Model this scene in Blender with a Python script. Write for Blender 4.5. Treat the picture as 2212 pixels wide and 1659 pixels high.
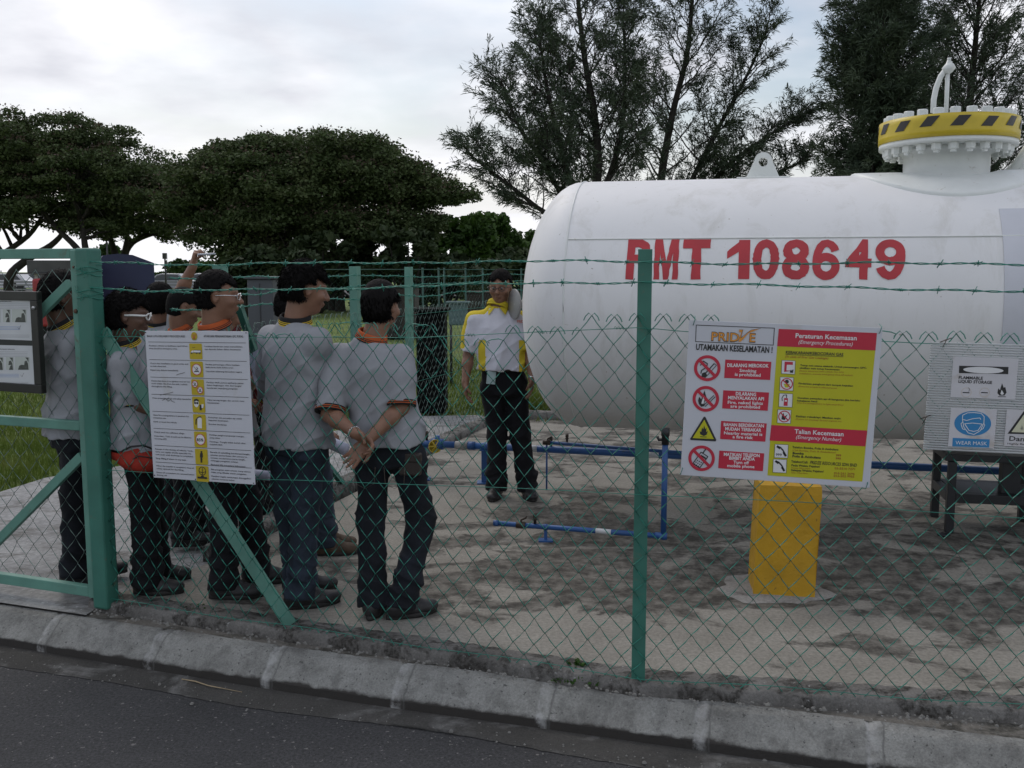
import bpy, bmesh, math, random
import numpy as np
from mathutils import Vector, Matrix
R = math.radians; PI = math.pi
random.seed(7); rng = np.random.default_rng(7)
for o in list(bpy.data.objects): bpy.data.objects.remove(o)
scn = bpy.context.scene
COL = scn.collection

# ---------------------------------------------------------------- camera
CW, CH, F = 2212.0, 1659.0, 2040.0
CAMH = 1.70; PITCH = math.atan(244.5 / F)
cam = bpy.data.cameras.new('camera'); camo = bpy.data.objects.new('camera', cam); COL.objects.link(camo)
camo.location = (0, 0, CAMH); camo.rotation_euler = (PI / 2 - PITCH, 0, 0)
cam.sensor_fit = 'HORIZONTAL'; cam.sensor_width = 36; cam.lens = 36 * F / CW
cam.clip_start = 0.05; cam.clip_end = 3000
scn.camera = camo

# ---------------------------------------------------------------- world: hazy white cloud over a pale blue sky
SUN_EL, SUN_AZ = R(50), R(-30)
w = bpy.data.worlds.new('World'); scn.world = w; w.use_nodes = True
nt = w.node_tree; N = nt.nodes; L = nt.links; N.clear()
out = N.new('ShaderNodeOutputWorld'); bg = N.new('ShaderNodeBackground'); L.new(bg.outputs[0], out.inputs[0])
sky = N.new('ShaderNodeTexSky'); sky.sky_type = 'NISHITA'; sky.sun_disc = False
sky.sun_elevation = SUN_EL; sky.sun_rotation = SUN_AZ; sky.air_density = 1.2; sky.dust_density = 2.5
tc = N.new('ShaderNodeTexCoord')
sep = N.new('ShaderNodeSeparateXYZ'); L.new(tc.outputs['Generated'], sep.inputs[0])
def wmath(op, a, b=None, clamp=False):
    m = N.new('ShaderNodeMath'); m.operation = op; m.use_clamp = clamp
    for i, v in enumerate((a, b)):
        if v is None: continue
        if isinstance(v, (int, float)): m.inputs[i].default_value = v
        else: L.new(v, m.inputs[i])
    return m.outputs[0]
zz = wmath('ADD', wmath('MAXIMUM', sep.outputs[2], 0.0), 0.18)
px_ = wmath('DIVIDE', sep.outputs[0], zz); py_ = wmath('DIVIDE', sep.outputs[1], zz)
cmb = N.new('ShaderNodeCombineXYZ'); L.new(px_, cmb.inputs[0]); L.new(py_, cmb.inputs[1])
cn = N.new('ShaderNodeTexNoise'); cn.inputs['Scale'].default_value = 1.1; cn.inputs['Detail'].default_value = 5
cn.inputs['Roughness'].default_value = .5; cn.inputs['Distortion'].default_value = .25; L.new(cmb.outputs[0], cn.inputs['Vector'])
cr = N.new('ShaderNodeValToRGB'); cr.color_ramp.elements[0].position = .40; cr.color_ramp.elements[1].position = .60
cr.color_ramp.elements[0].color = (.12, .12, .12, 1)
L.new(cn.outputs['Fac'], cr.inputs[0])
cn2 = N.new('ShaderNodeTexNoise'); cn2.inputs['Scale'].default_value = 2.0; cn2.inputs['Detail'].default_value = 5
mp2 = N.new('ShaderNodeMapping'); mp2.inputs['Location'].default_value = (3.7, 1.2, 0); L.new(cmb.outputs[0], mp2.inputs[0]); L.new(mp2.outputs[0], cn2.inputs['Vector'])
cr2 = N.new('ShaderNodeValToRGB')
cr2.color_ramp.elements[0].position = .40; cr2.color_ramp.elements[0].color = (6.5, 6.6, 7.2, 1)
cr2.color_ramp.elements[1].position = .64; cr2.color_ramp.elements[1].color = (9.4, 9.45, 9.9, 1)
L.new(cn2.outputs['Fac'], cr2.inputs[0])
mx = N.new('ShaderNodeMix'); mx.data_type = 'RGBA'
hz_ = N.new('ShaderNodeMapRange'); hz_.inputs[1].default_value = .03; hz_.inputs[2].default_value = .19; hz_.inputs[3].default_value = 1; hz_.inputs[4].default_value = 0; L.new(sep.outputs[2], hz_.inputs[0])
L.new(wmath('MAXIMUM', cr.outputs[0], hz_.outputs[0]), mx.inputs[0]);
hmx = N.new('ShaderNodeMix'); hmx.data_type = 'RGBA'; L.new(wmath('MULTIPLY', hz_.outputs[0], .8), hmx.inputs[0]); L.new(cr2.outputs[0], hmx.inputs[6]); hmx.inputs[7].default_value = (9.5, 9.5, 9.8, 1); L.new(sky.outputs[0], mx.inputs[6]); L.new(hmx.outputs[2], mx.inputs[7])
L.new(mx.outputs[2], bg.inputs[0]); bg.inputs[1].default_value = 0.11

# ---------------------------------------------------------------- veiled sun behind thin cloud
sd = bpy.data.lights.new('sun', 'SUN'); sd.energy = 0.55; sd.angle = R(25); sd.color = (1, .96, .9)
so = bpy.data.objects.new('sun', sd); COL.objects.link(so)
sv = Vector((math.sin(SUN_AZ) * math.cos(SUN_EL), math.cos(SUN_AZ) * math.cos(SUN_EL), math.sin(SUN_EL)))
so.rotation_euler = (-sv).to_track_quat('-Z', 'Y').to_euler(); so.location = sv * 30
scn.view_settings.view_transform = 'Standard'; scn.view_settings.look = 'None'
scn.view_settings.exposure = 0.05; scn.view_settings.gamma = 1
scn.render.engine = 'CYCLES'
scn.cycles.max_bounces = 6; scn.cycles.diffuse_bounces = 3; scn.cycles.transparent_max_bounces = 12
scn.cycles.use_denoising = True

# ---------------------------------------------------------------- picking points of the place
sp, cp = math.sin(PITCH), math.cos(PITCH)
def ray(px, py):
    dx = (px - CW / 2) / F; dy = -(py - CH / 2) / F
    return Vector((dx, cp + dy * sp, -sp + dy * cp))
def W(px, py, Y):
    d = ray(px, py); return Vector((0, 0, CAMH)) + d * (Y / d.y)
def G(px, py, z=0.0):
    d = ray(px, py); return Vector((0, 0, CAMH)) + d * ((z - CAMH) / d.z)
def PL(px, py, p0, n):
    d = ray(px, py); o = Vector((0, 0, CAMH)); return o + d * ((p0 - o).dot(n) / d.dot(n))

# ---------------------------------------------------------------- object helpers
def tag(o, label=None, cat=None, group=None, kind=None):
    if label: o['label'] = label
    if cat: o['category'] = cat
    if group: o['group'] = group
    if kind: o['kind'] = kind
    return o
def empty(name, loc, rz=0):
    o = bpy.data.objects.new(name, None); COL.objects.link(o); o.location = loc; o.rotation_euler = (0, 0, rz)
    o.empty_display_size = .1; return o
def linkmesh(name, me, parent=None, loc=None):
    o = bpy.data.objects.new(name, me); COL.objects.link(o)
    if parent is not None:
        o.parent = parent
    if loc is not None: o.location = loc
    return o
class MB:
    """collects shapes (in world coordinates) and links them as one mesh object"""
    def __init__(s): s.v = []; s.f = []; s.m = []; s.sm = []
    def add(s, vs, fs, mi=0, smooth=False):
        b = len(s.v); s.v.extend(tuple(x) for x in vs)
        for f in fs: s.f.append(tuple(i + b for i in f)); s.m.append(mi); s.sm.append(smooth)
    def box(s, c, size, mi=0, M=None):
        hx, hy, hz = size[0] / 2, size[1] / 2, size[2] / 2
        vs = [Vector((x, y, z)) for x in (-hx, hx) for y in (-hy, hy) for z in (-hz, hz)]
        if M is not None: vs = [M @ v for v in vs]
        vs = [v + Vector(c) for v in vs]
        s.add(vs, [(0, 1, 3, 2), (4, 6, 7, 5), (0, 4, 5, 1), (2, 3, 7, 6), (0, 2, 6, 4), (1, 5, 7, 3)], mi)
    def bar(s, a, b, wd, dp, up=Vector((0, 0, 1)), mi=0):
        a = Vector(a); b = Vector(b); d = (b - a).normalized()
        x = d.cross(up)
        if x.length < 1e-4: x = d.cross(Vector((0, 1, 0)))
        x.normalize(); y = x.cross(d)
        vs = []
        for p in (a, b):
            for sx, sy in ((-1, -1), (1, -1), (1, 1), (-1, 1)): vs.append(p + x * sx * wd / 2 + y * sy * dp / 2)
        s.add(vs, [(3, 2, 1, 0), (4, 5, 6, 7), (0, 1, 5, 4), (1, 2, 6, 5), (2, 3, 7, 6), (3, 0, 4, 7)], mi)
    def tube(s, pts, r, n=8, mi=0, caps=True, smooth=True):
        pts = [Vector(p) for p in pts]; rr = r if hasattr(r, '__len__') else [r] * len(pts)
        vs = []; fs = []; ref = None
        for i, p in enumerate(pts):
            d = (pts[min(i + 1, len(pts) - 1)] - pts[max(i - 1, 0)])
            if d.length < 1e-9: d = Vector((0, 0, 1))
            d.normalize()
            if ref is None: ref = Vector((0, 0, 1)) if abs(d.z) < .9 else Vector((1, 0, 0))
            x = d.cross(ref); 
            if x.length < 1e-3: x = d.cross(Vector((.3, .8, .5)))
            x.normalize(); y = d.cross(x); ref = -y if False else ref
            for k in range(n):
                a = 2 * PI * k / n; vs.append(p + x * math.cos(a) * rr[i] + y * math.sin(a) * rr[i])
        for i in range(len(pts) - 1):
            for k in range(n): fs.append((i * n + k, i * n + (k + 1) % n, (i + 1) * n + (k + 1) % n, (i + 1) * n + k))
        if caps: fs.append(tuple(range(n - 1, -1, -1))); fs.append(tuple((len(pts) - 1) * n + k for k in range(n)))
        s.add(vs, fs, mi, smooth)
    def lathe(s, prof, c, axis=Vector((0, 0, 1)), n=32, mi=0, smooth=True, xref=None, sy=1.0):
        axis = Vector(axis).normalized(); c = Vector(c)
        x = xref if xref is not None else (axis.cross(Vector((0, 0, 1))) if abs(axis.z) < .9 else Vector((1, 0, 0)))
        x = Vector(x).normalized(); y = axis.cross(x)
        vs = []; fs = []
        for r_, h in prof:
            for k in range(n):
                a = 2 * PI * k / n; vs.append(c + axis * h + x * math.cos(a) * r_ + y * math.sin(a) * r_ * sy)
        for i in range(len(prof) - 1):
            for k in range(n): fs.append((i * n + k, i * n + (k + 1) % n, (i + 1) * n + (k + 1) % n, (i + 1) * n + k))
        if prof[0][0] > 1e-5: fs.append(tuple(range(n - 1, -1, -1)))
        if prof[-1][0] > 1e-5: fs.append(tuple((len(prof) - 1) * n + k for k in range(n)))
        s.add(vs, fs, mi, smooth)
    def cut(s): s.cuts = getattr(s, 'cuts', []) + [(len(s.v), len(s.f))]
    def build_pieces(s, name, mats, parent, **kw):
        cs = [(0, 0)] + getattr(s, 'cuts', []) + [(len(s.v), len(s.f))]
        for (v0, f0), (v1, f1) in zip(cs[:-1], cs[1:]):
            if f1 <= f0: continue
            p = MB(); p.v = s.v[v0:v1]; p.f = [tuple(i - v0 for i in f) for f in s.f[f0:f1]]; p.m = s.m[f0:f1]; p.sm = s.sm[f0:f1]; p.build(name, mats, parent, **kw)
    def build(s, name, mats, parent=None, bevel=0, recalc=True, auto=None):
        me = bpy.data.meshes.new(name)
        base = Vector((0, 0, 0))
        if parent is not None:
            M = parent.matrix_basis.copy().inverted() if parent.parent is None else (parent.parent.matrix_basis @ parent.matrix_basis).inverted()
            vs = [tuple(M @ Vector(v)) for v in s.v]
            o_loc = None
        else:
            a = np.array(s.v); mn = a.min(0); mxx = a.max(0)
            base = Vector(((mn[0] + mxx[0]) / 2, (mn[1] + mxx[1]) / 2, mn[2])); vs = [tuple(Vector(v) - base) for v in s.v]
            o_loc = base
        me.from_pydata(vs, [], s.f)
        if not isinstance(mats, (list, tuple)): mats = [mats]
        for m in mats: me.materials.append(m)
        me.polygons.foreach_set('material_index', s.m); me.polygons.foreach_set('use_smooth', s.sm)
        if recalc:
            bm = bmesh.new(); bm.from_mesh(me); bmesh.ops.recalc_face_normals(bm, faces=bm.faces); bm.to_mesh(me); bm.free()
        me.update()
        o = linkmesh(name, me, parent, o_loc)
        if bevel:
            md = o.modifiers.new('bevel', 'BEVEL'); md.width = bevel; md.segments = 2; md.limit_method = 'ANGLE'; md.angle_limit = R(40)
        return o
def npmesh(name, V, Fc, mats, parent=None, mi=None, smooth=False, loc=None):
    """V (n,3) world, Fc (m,k) faces of k corners each"""
    V = np.asarray(V, dtype=np.float64)
    if parent is not None:
        base = parent.matrix_basis.translation.copy()
        p = parent.parent
        if p is not None: base = (p.matrix_basis @ parent.matrix_basis).translation
        V = V - np.array(base)
        loc = None
    else:
        mn = V.min(0); mxx = V.max(0); b = np.array([(mn[0] + mxx[0]) / 2, (mn[1] + mxx[1]) / 2, mn[2]]); V = V - b; loc = Vector(b)
    me = bpy.data.meshes.new(name); k = Fc.shape[1]; m = len(Fc)
    me.vertices.add(len(V)); me.vertices.foreach_set('co', V.astype(np.float32).ravel())
    me.loops.add(m * k); me.loops.foreach_set('vertex_index', Fc.astype(np.int32).ravel())
    me.polygons.add(m); me.polygons.foreach_set('loop_start', np.arange(0, m * k, k, dtype=np.int32))
    me.polygons.foreach_set('loop_total', np.full(m, k, dtype=np.int32))
    if not isinstance(mats, (list, tuple)): mats = [mats]
    for x in mats: me.materials.append(x)
    if mi is not None: me.polygons.foreach_set('material_index', np.asarray(mi, dtype=np.int32))
    me.polygons.foreach_set('use_smooth', np.full(m, smooth, dtype=bool))
    me.update(calc_edges=True); me.validate()
    return linkmesh(name, me, parent, loc)

# ---------------------------------------------------------------- materials
def newmat(name):
    m = bpy.data.materials.new(name); m.use_nodes = True
    return m, m.node_tree, m.node_tree.nodes['Principled BSDF']
def ramp(nt, fac, stops):
    r = nt.nodes.new('ShaderNodeValToRGB'); e = r.color_ramp.elements
    while len(e) < len(stops): e.new(.5)
    for i, (p, c) in enumerate(stops):
        e[i].position = p; e[i].color = (c[0], c[1], c[2], 1) if hasattr(c, '__len__') else (c, c, c, 1)
    nt.links.new(fac, r.inputs[0]); return r.outputs[0]
def noise(nt, scale, detail=4, rough=.55, dist=0, vec=None, loc=(0, 0, 0), sc=(1, 1, 1)):
    g = nt.nodes.new('ShaderNodeNewGeometry') if vec is None else None
    mp = nt.nodes.new('ShaderNodeMapping'); mp.inputs['Location'].default_value = loc; mp.inputs['Scale'].default_value = sc
    nt.links.new(vec if vec is not None else g.outputs['Position'], mp.inputs[0])
    n = nt.nodes.new('ShaderNodeTexNoise'); n.inputs['Scale'].default_value = scale; n.inputs['Detail'].default_value = detail
    n.inputs['Roughness'].default_value = rough; n.inputs['Distortion'].default_value = dist
    nt.links.new(mp.outputs[0], n.inputs['Vector']); return n.outputs['Fac']
def mix(nt, fac, a, b, mode='MIX'):
    m = nt.nodes.new('ShaderNodeMix'); m.data_type = 'RGBA'; m.blend_type = mode
    for i, v in ((0, fac), (6, a), (7, b)):
        if isinstance(v, (int, float)): m.inputs[i].default_value = v
        elif isinstance(v, tuple): m.inputs[i].default_value = (v[0], v[1], v[2], 1)
        else: nt.links.new(v, m.inputs[i])
    return m.outputs[2]
def bump(nt, b, h, strength=.3, dist=.01):
    n = nt.nodes.new('ShaderNodeBump'); n.inputs['Strength'].default_value = strength; n.inputs['Distance'].default_value = dist
    nt.links.new(h, n.inputs['Height']); nt.links.new(n.outputs[0], b.inputs['Normal'])
def mat(name, col, rough=.6, var=.25, scale=6, bmp=0, bscale=40, metal=0, dirt=None, dscale=3, dthr=(.5, .65), spec=.5, detail=4):
    m, nt, b = newmat(name)
    n = noise(nt, scale, detail)
    lo = tuple(c * (1 - var) for c in col); hi = tuple(min(1, c * (1 + var)) for c in col)
    c = ramp(nt, n, [(.25, lo), (.75, hi)])
    if dirt:
        d = ramp(nt, noise(nt, dscale, 8, .65, .6, loc=(3, 8, 1)), [(dthr[0], 0), (dthr[1], 1)])
        c = mix(nt, d, c, dirt)
    nt.links.new(c, b.inputs['Base Color'])
    b.inputs['Roughness'].default_value = rough; b.inputs['Metallic'].default_value = metal
    b.inputs['Specular IOR Level'].default_value = spec
    if bmp: bump(nt, b, noise(nt, bscale, 6, .6, loc=(1, 2, 3)), bmp)
    return m
GREEN = mat('green_paint', (.040, .165, .125), .5, .2, 5, .06, 60, dirt=(.10, .14, .10), dscale=14, dthr=(.60, .72))
GREEN_PALE = mat('weathered_green_paint', (.11, .265, .21), .55, .22, 5, .06, 60, dirt=(.12, .13, .09), dscale=12, dthr=(.60, .72))
GREEN_WIRE = mat('green_pvc_wire', (.026, .215, .158), .42, .25, 9)
GREY_WIRE = mat('galvanised_wire', (.16, .24, .21), .5, .3, 8)
WHITE, nt_, b_ = newmat('white_tank_paint')
c_ = ramp(nt_, noise(nt_, 1.4, 5, .6), [(.3, (.76, .755, .755)), (.7, (.82, .815, .815))])
s_ = ramp(nt_, noise(nt_, 5, 8, .7, .4, loc=(3, 8, 1), sc=(1, 1, .22)), [(.52, 0), (.80, .55)]); c_ = mix(nt_, s_, c_, (.46, .44, .38))
s_ = ramp(nt_, noise(nt_, 26, 4, .6, .6, loc=(1, 2, 9)), [(.70, 0), (.74, .7)]); c_ = mix(nt_, s_, c_, (.46, .43, .38))
s_ = ramp(nt_, noise(nt_, 34, 2, .5, .2, loc=(7, 2, 4)), [(.765, 0), (.775, .6)]); c_ = mix(nt_, s_, c_, (.22, .15, .10))
nt_.links.new(c_, b_.inputs['Base Color']); b_.inputs['Roughness'].default_value = .5; bump(nt_, b_, noise(nt_, 3.5, 4, .6), .12, .02)
WHITE2 = mat('white_steel_paint', (.72, .74, .72), .4, .06, 8, .03, 50, dirt=(.45, .42, .36), dscale=16, dthr=(.62, .74))
YELLOW_P = mat('yellow_pillar_paint', (.52, .29, .010), .6, .13, 7, .35, 45, dirt=(.16, .10, .03), dscale=22, dthr=(.66, .72))
YELLOW_T = mat('yellow_tape', (.60, .45, .03), .35, .15, 6, .1, 20)
BLACK_T = mat('black_tape', (.02, .018, .018), .35, .2, 6)
BLUE = mat('blue_pipe_paint', (.026, .095, .28), .42, .22, 7, .06, 60, dirt=(.08, .10, .12), dscale=12, dthr=(.62, .74))
BLACK_ST = mat('black_steel_paint', (.018, .019, .022), .45, .3, 9, .05, 40)
BROWN_V = mat('brass_valve', (.06, .045, .035), .5, .3, 14, metal=.3)
RED_P = mat('red_lettering_paint', (.47, .035, .045), .5, .14, 5)

def concrete(name, lo, hi, stain, sthr, sscale=1.3, grain=60, bmp=.5, extra=None, fine=None):
    m, nt, b = newmat(name)
    c = ramp(nt, noise(nt, 2.2, 8, .6), [(.3, lo), (.7, hi)])
    g = ramp(nt, noise(nt, grain, 4, .7), [(.35, .72), (.7, 1.12)])
    c = mix(nt, 1.0, c, g, 'MULTIPLY')
    geo = nt.nodes.new('ShaderNodeNewGeometry')
    s1 = noise(nt, sscale, 9, .62, .5, loc=(5.3, 2.2, 0), sc=(1, 1.6, 1))
    if extra: s1 = extra(nt, s1, geo.outputs['Position'])
    s = ramp(nt, s1, [(sthr[0], 0), (sthr[1], 1)])
    s2 = ramp(nt, noise(nt, sscale * 7, 6, .7), [(.38, .35), (.6, 1)])
    s = mix(nt, 1.0, s, s2, 'MULTIPLY')
    c = mix(nt, s, c, stain)
    if fine:
        f = ramp(nt, noise(nt, fine[1], 3, .6, loc=(9, 9, 9)), [(fine[2], 0), (fine[2] + .05, 1)])
        c = mix(nt, f, c, fine[0])
    nt.links.new(c, b.inputs['Base Color']); b.inputs['Roughness'].default_value = .9
    b.inputs['Specular IOR Level'].default_value = .25
    bump(nt, b, noise(nt, grain * .7, 8, .65), bmp, .006)
    return m
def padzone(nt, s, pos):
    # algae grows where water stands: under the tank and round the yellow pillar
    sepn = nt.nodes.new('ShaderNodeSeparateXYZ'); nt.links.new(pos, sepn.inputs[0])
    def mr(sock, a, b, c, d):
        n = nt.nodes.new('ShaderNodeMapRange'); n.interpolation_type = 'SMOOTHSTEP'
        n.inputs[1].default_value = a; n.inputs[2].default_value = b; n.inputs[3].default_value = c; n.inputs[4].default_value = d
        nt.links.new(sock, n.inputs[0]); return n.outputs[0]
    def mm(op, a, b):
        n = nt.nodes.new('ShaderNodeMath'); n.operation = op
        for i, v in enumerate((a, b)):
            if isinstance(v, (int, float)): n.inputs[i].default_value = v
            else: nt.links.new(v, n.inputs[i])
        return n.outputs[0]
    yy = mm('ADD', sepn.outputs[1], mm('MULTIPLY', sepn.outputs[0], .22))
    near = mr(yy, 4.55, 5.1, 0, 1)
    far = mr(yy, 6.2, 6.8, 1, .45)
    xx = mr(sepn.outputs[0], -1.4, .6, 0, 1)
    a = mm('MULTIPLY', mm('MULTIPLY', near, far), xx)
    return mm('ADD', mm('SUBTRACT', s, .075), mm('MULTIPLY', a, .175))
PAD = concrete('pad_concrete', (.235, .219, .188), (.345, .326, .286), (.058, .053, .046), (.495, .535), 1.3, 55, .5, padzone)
PATHM = concrete('pale_path', (.25, .25, .248), (.38, .38, .375), (.13, .125, .115), (.50, .60), 2.4, 28, 1.0, fine=((.48, .48, .47), 34, .64))
KERBM_cfg = None
ASPH, nt_, b_ = newmat('asphalt')
c_ = ramp(nt_, noise(nt_, 1.2, 6, .6), [(.3, (.036, .036, .037)), (.7, (.062, .061, .062))])
g_ = ramp(nt_, noise(nt_, 75, 4, .85), [(.33, .35), (.67, 1.7)])
c_ = mix(nt_, 1.0, c_, g_, 'MULTIPLY')
f_ = ramp(nt_, noise(nt_, 48, 3, .6, loc=(4, 4, 4)), [(.665, 0), (.69, 1)])
c_ = mix(nt_, f_, c_, (.20, .19, .18)); nt_.links.new(c_, b_.inputs['Base Color']); b_.inputs['Roughness'].default_value = .85
bump(nt_, b_, noise(nt_, 140, 4, .7), .8, .004)
PLINTH = concrete('rough_plinth_concrete', (.11, .105, .097), (.25, .24, .225), (.035, .032, .028), (.47, .56), 7, 90, 1.0, fine=((.30, .30, .29), 30, .66))
GUTTER = concrete('gutter_grit', (.050, .048, .044), (.098, .094, .087), (.16, .157, .15), (.54, .62), 3, 110, 1.0, fine=((.33, .32, .3), 60, .69))
GRASSM, nt_, b_ = newmat('grass_ground')
c_ = ramp(nt_, noise(nt_, .8, 9, .7), [(.3, (.10, .15, .027)), (.5, (.14, .21, .035)), (.72, (.21, .23, .08))])
g_ = ramp(nt_, noise(nt_, 45, 5, .75), [(.3, .4), (.7, 1.5)])
c_ = mix(nt_, 1.0, c_, g_, 'MULTIPLY'); nt_.links.new(c_, b_.inputs['Base Color']); b_.inputs['Roughness'].default_value = .95
bump(nt_, b_, noise(nt_, 60, 6, .8), 1.0, .03)
def leafmat(name, cols, rough=.6, trans=.25, scale=1.5):
    m, nt, b = newmat(name)
    n = noise(nt, scale, 5, .7); c = ramp(nt, n, [(.3, cols[0]), (.5, cols[1]), (.7, cols[2])])
    nt.links.new(c, b.inputs['Base Color']); b.inputs['Roughness'].default_value = rough
    b.inputs['Specular IOR Level'].default_value = .3
    tr = nt.nodes.new('ShaderNodeBsdfTranslucent'); nt.links.new(c, tr.inputs[0])
    ms = nt.nodes.new('ShaderNodeMixShader'); ms.inputs[0].default_value = trans
    nt.links.new(b.outputs[0], ms.inputs[1]); nt.links.new(tr.outputs[0], ms.inputs[2])
    nt.links.new(ms.outputs[0], nt.nodes['Material Output'].inputs[0]); return m
def flat(name, col, rough=.5, **k): return mat(name, col, rough, k.pop('var', .05), k.pop('scale', 10), **k)

# ================================================================ THE SETTING
def sheet(name, pts, z, material, kind='structure'):
    m = MB(); m.add([(p[0], p[1], z) for p in pts], [tuple(range(len(pts)))])
    o = m.build(name, material, recalc=False)
    if o.data.polygons[0].normal.z < 0: o.data.flip_normals()
    return tag(o, kind=kind)
def offs(poly, d):
    """offset a polyline sideways (positive = away from the camera)"""
    out = []
    for i, p in enumerate(poly):
        a = poly[max(i - 1, 0)]; b = poly[min(i + 1, len(poly) - 1)]
        t = Vector((b[0] - a[0], b[1] - a[1])).normalized(); n = Vector((-t.y, t.x))
        out.append(Vector((p[0] + n.x * d, p[1] + n.y * d)))
    return out
def resample(poly, step):
    out = []; 
    for a, b in zip(poly[:-1], poly[1:]):
        a = Vector((a[0], a[1])); b = Vector((b[0], b[1])); n = max(1, int((b - a).length / step))
        for i in range(n): out.append(a.lerp(b, i / n))
    out.append(Vector((poly[-1][0], poly[-1][1]))); return out
def smoothpoly(P, n=12):
    out = []
    for i in range(len(P) - 1):
        p0 = P[max(i - 1, 0)]; p1 = P[i]; p2 = P[i + 1]; p3 = P[min(i + 2, len(P) - 1)]
        for k in range(n):
            t = k / n
            out.append(0.5 * ((2 * p1) + (p2 - p0) * t + (2 * p0 - 5 * p1 + 4 * p2 - p3) * t * t + (3 * p1 - p0 - 3 * p2 + p3) * t ** 3))
    out.append(P[-1]); return out
ZR = -.20            # road level
KERB_BASE_PX = [(0, 1400), (312, 1452), (760, 1524), (1152, 1579), (1560, 1637)]
kb = [G(x, y, ZR).xy for x, y in KERB_BASE_PX]
d0 = (kb[0] - kb[1]).normalized(); d1 = (kb[-1] - kb[-2]).normalized()
kline = [kb[0] + d0 * 30, kb[0] + d0 * 3] + kb + [kb[-1] + d1 * 3, kb[-1] + d1 * 30]
kline = [kline[0]] + smoothpoly(kline[1:-1], 10) + [kline[-1]]
# fence line
PA = G(205, 1299).xy; PM = G(1377, 1476).xy; PR = G(2212, 1536).xy
dl = (PA - PM).normalized(); dr = (PR - PM).normalized()
PGATE = PA + dl * 2.6; PEND = PM + dr * 3.4
# base sheets
sheet('ground', [(-900, -60), (900, -60), (900, 1500), (-900, 1500)], -.60, GRASSM)
road_edge = offs(kline, -.04)
mroad = MB(); n_ = len(road_edge)
mroad.add([(p.x, p.y, ZR - .001) for p in road_edge] + [(p.x - 1.5, p.y - 9, ZR - .001) for p in road_edge], [(i, i + 1, n_ + i + 1, n_ + i) for i in range(n_ - 1)])
road = mroad.build('road', ASPH); tag(road, kind='structure')
if road.data.polygons[0].normal.z < 0: road.data.flip_normals()
# gutter strip with drifted grit: slightly uneven
gl = resample(kline[1:-1], .03); ge = offs(gl, -.145)
mg = MB(); rows = 7; vs = []
for i, (a, b) in enumerate(zip(gl, ge)):
    for k in range(rows):
        t = k / (rows - 1); p = a.lerp(b, t)
        h = .010 * (1 - t) + (.004 * random.random() if 0 < k < rows - 1 else 0) + (.006 if k < rows - 1 else .002)
        if k == rows - 1: p = p + (b - a).normalized() * (.03 * math.sin(i * .11) * math.sin(i * .043 + 1) + .008 * random.random())
        vs.append((p.x, p.y, ZR + h))
mg.add(vs, [(i * rows + k, i * rows + k + 1, (i + 1) * rows + k + 1, (i + 1) * rows + k) for i in range(len(gl) - 1) for k in range(rows - 1)], 0, True)
tag(mg.build('gutter', GUTTER), kind='structure')
# kerb: precast blocks with a bevelled face, joints filled with pale mortar
KM, nt_, b_ = newmat('kerb_concrete')
uv = nt_.nodes.new('ShaderNodeUVMap'); uv.uv_map = 'UVMap'
sx = nt_.nodes.new('ShaderNodeSeparateXYZ'); nt_.links.new(uv.outputs[0], sx.inputs[0])
c_ = ramp(nt_, noise(nt_, 4, 8, .6), [(.3, (.21, .21, .196)), (.7, (.31, .31, .29))])
st_ = ramp(nt_, noise(nt_, 8, 9, .75, .2, loc=(2, 2, 2)), [(.46, 0), (.62, .75)])
c_ = mix(nt_, st_, c_, (.12, .118, .11))
pit = ramp(nt_, noise(nt_, 60, 2, .5, loc=(5, 1, 2)), [(.66, 0), (.70, .7)])
c_ = mix(nt_, pit, c_, (.05, .05, .048))
g_ = ramp(nt_, noise(nt_, 120, 3, .7), [(.3, .75), (.7, 1.2)]); c_ = mix(nt_, 1.0, c_, g_, 'MULTIPLY')
# tide line of tyre dirt along the foot of the kerb
ad = nt_.nodes.new('ShaderNodeMath'); ad.operation = 'MULTIPLY_ADD'; ad.inputs[1].default_value = .05
nt_.links.new(noise(nt_, 7, 5, .6, loc=(7, 7, 7)), ad.inputs[0]); nt_.links.new(sx.outputs[1], ad.inputs[2])
low = ramp(nt_, ad.outputs[0], [(.078, 1), (.088, 0)])
c_ = mix(nt_, low, c_, (.040, .036, .032))
# mortar joints
wv = nt_.nodes.new('ShaderNodeMath'); wv.operation = 'MULTIPLY_ADD'; wv.inputs[1].default_value = .045
nt_.links.new(noise(nt_, 14, 4, .6, loc=(1, 7, 3)), wv.inputs[0]); nt_.links.new(sx.outputs[0], wv.inputs[2])
fr = nt_.nodes.new('ShaderNodeMath'); fr.operation = 'FRACT'; nt_.links.new(wv.outputs[0], fr.inputs[0])
jm = ramp(nt_, fr.outputs[0], [(.0, 1), (.05, .7), (.075, 0), (.985, 0), (1.0, 1)])
jn = ramp(nt_, noise(nt_, 18, 5, .7, loc=(3, 3, 8)), [(.38, .0), (.62, .9)]); jm = mix(nt_, 1.0, jm, jn, 'MULTIPLY')
c_ = mix(nt_, jm, c_, (.40, .40, .39)); jd = ramp(nt_, fr.outputs[0], [(.0, 0), (.074, 0), (.080, .6), (.086, .6), (.092, 0)]); c_ = mix(nt_, jd, c_, (.10, .10, .095))
nt_.links.new(c_, b_.inputs['Base Color']); b_.inputs['Roughness'].default_value = .9
bump(nt_, b_, noise(nt_, 55, 8, .7), .7, .008)
kp = resample(kline[1:-1], .02)
prof = [(.0, ZR - .02), (.0, ZR + .052), (.003, ZR + .057), (.048, ZR + .099), (.094, ZR + .142), (.102, ZR + .148), (.112, ZR + .152), (.134, ZR + .156), (.156, ZR + .159)]
us = [0]
for a, b in zip(kp[:-1], kp[1:]): us.append(us[-1] + (b - a).length)
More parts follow.
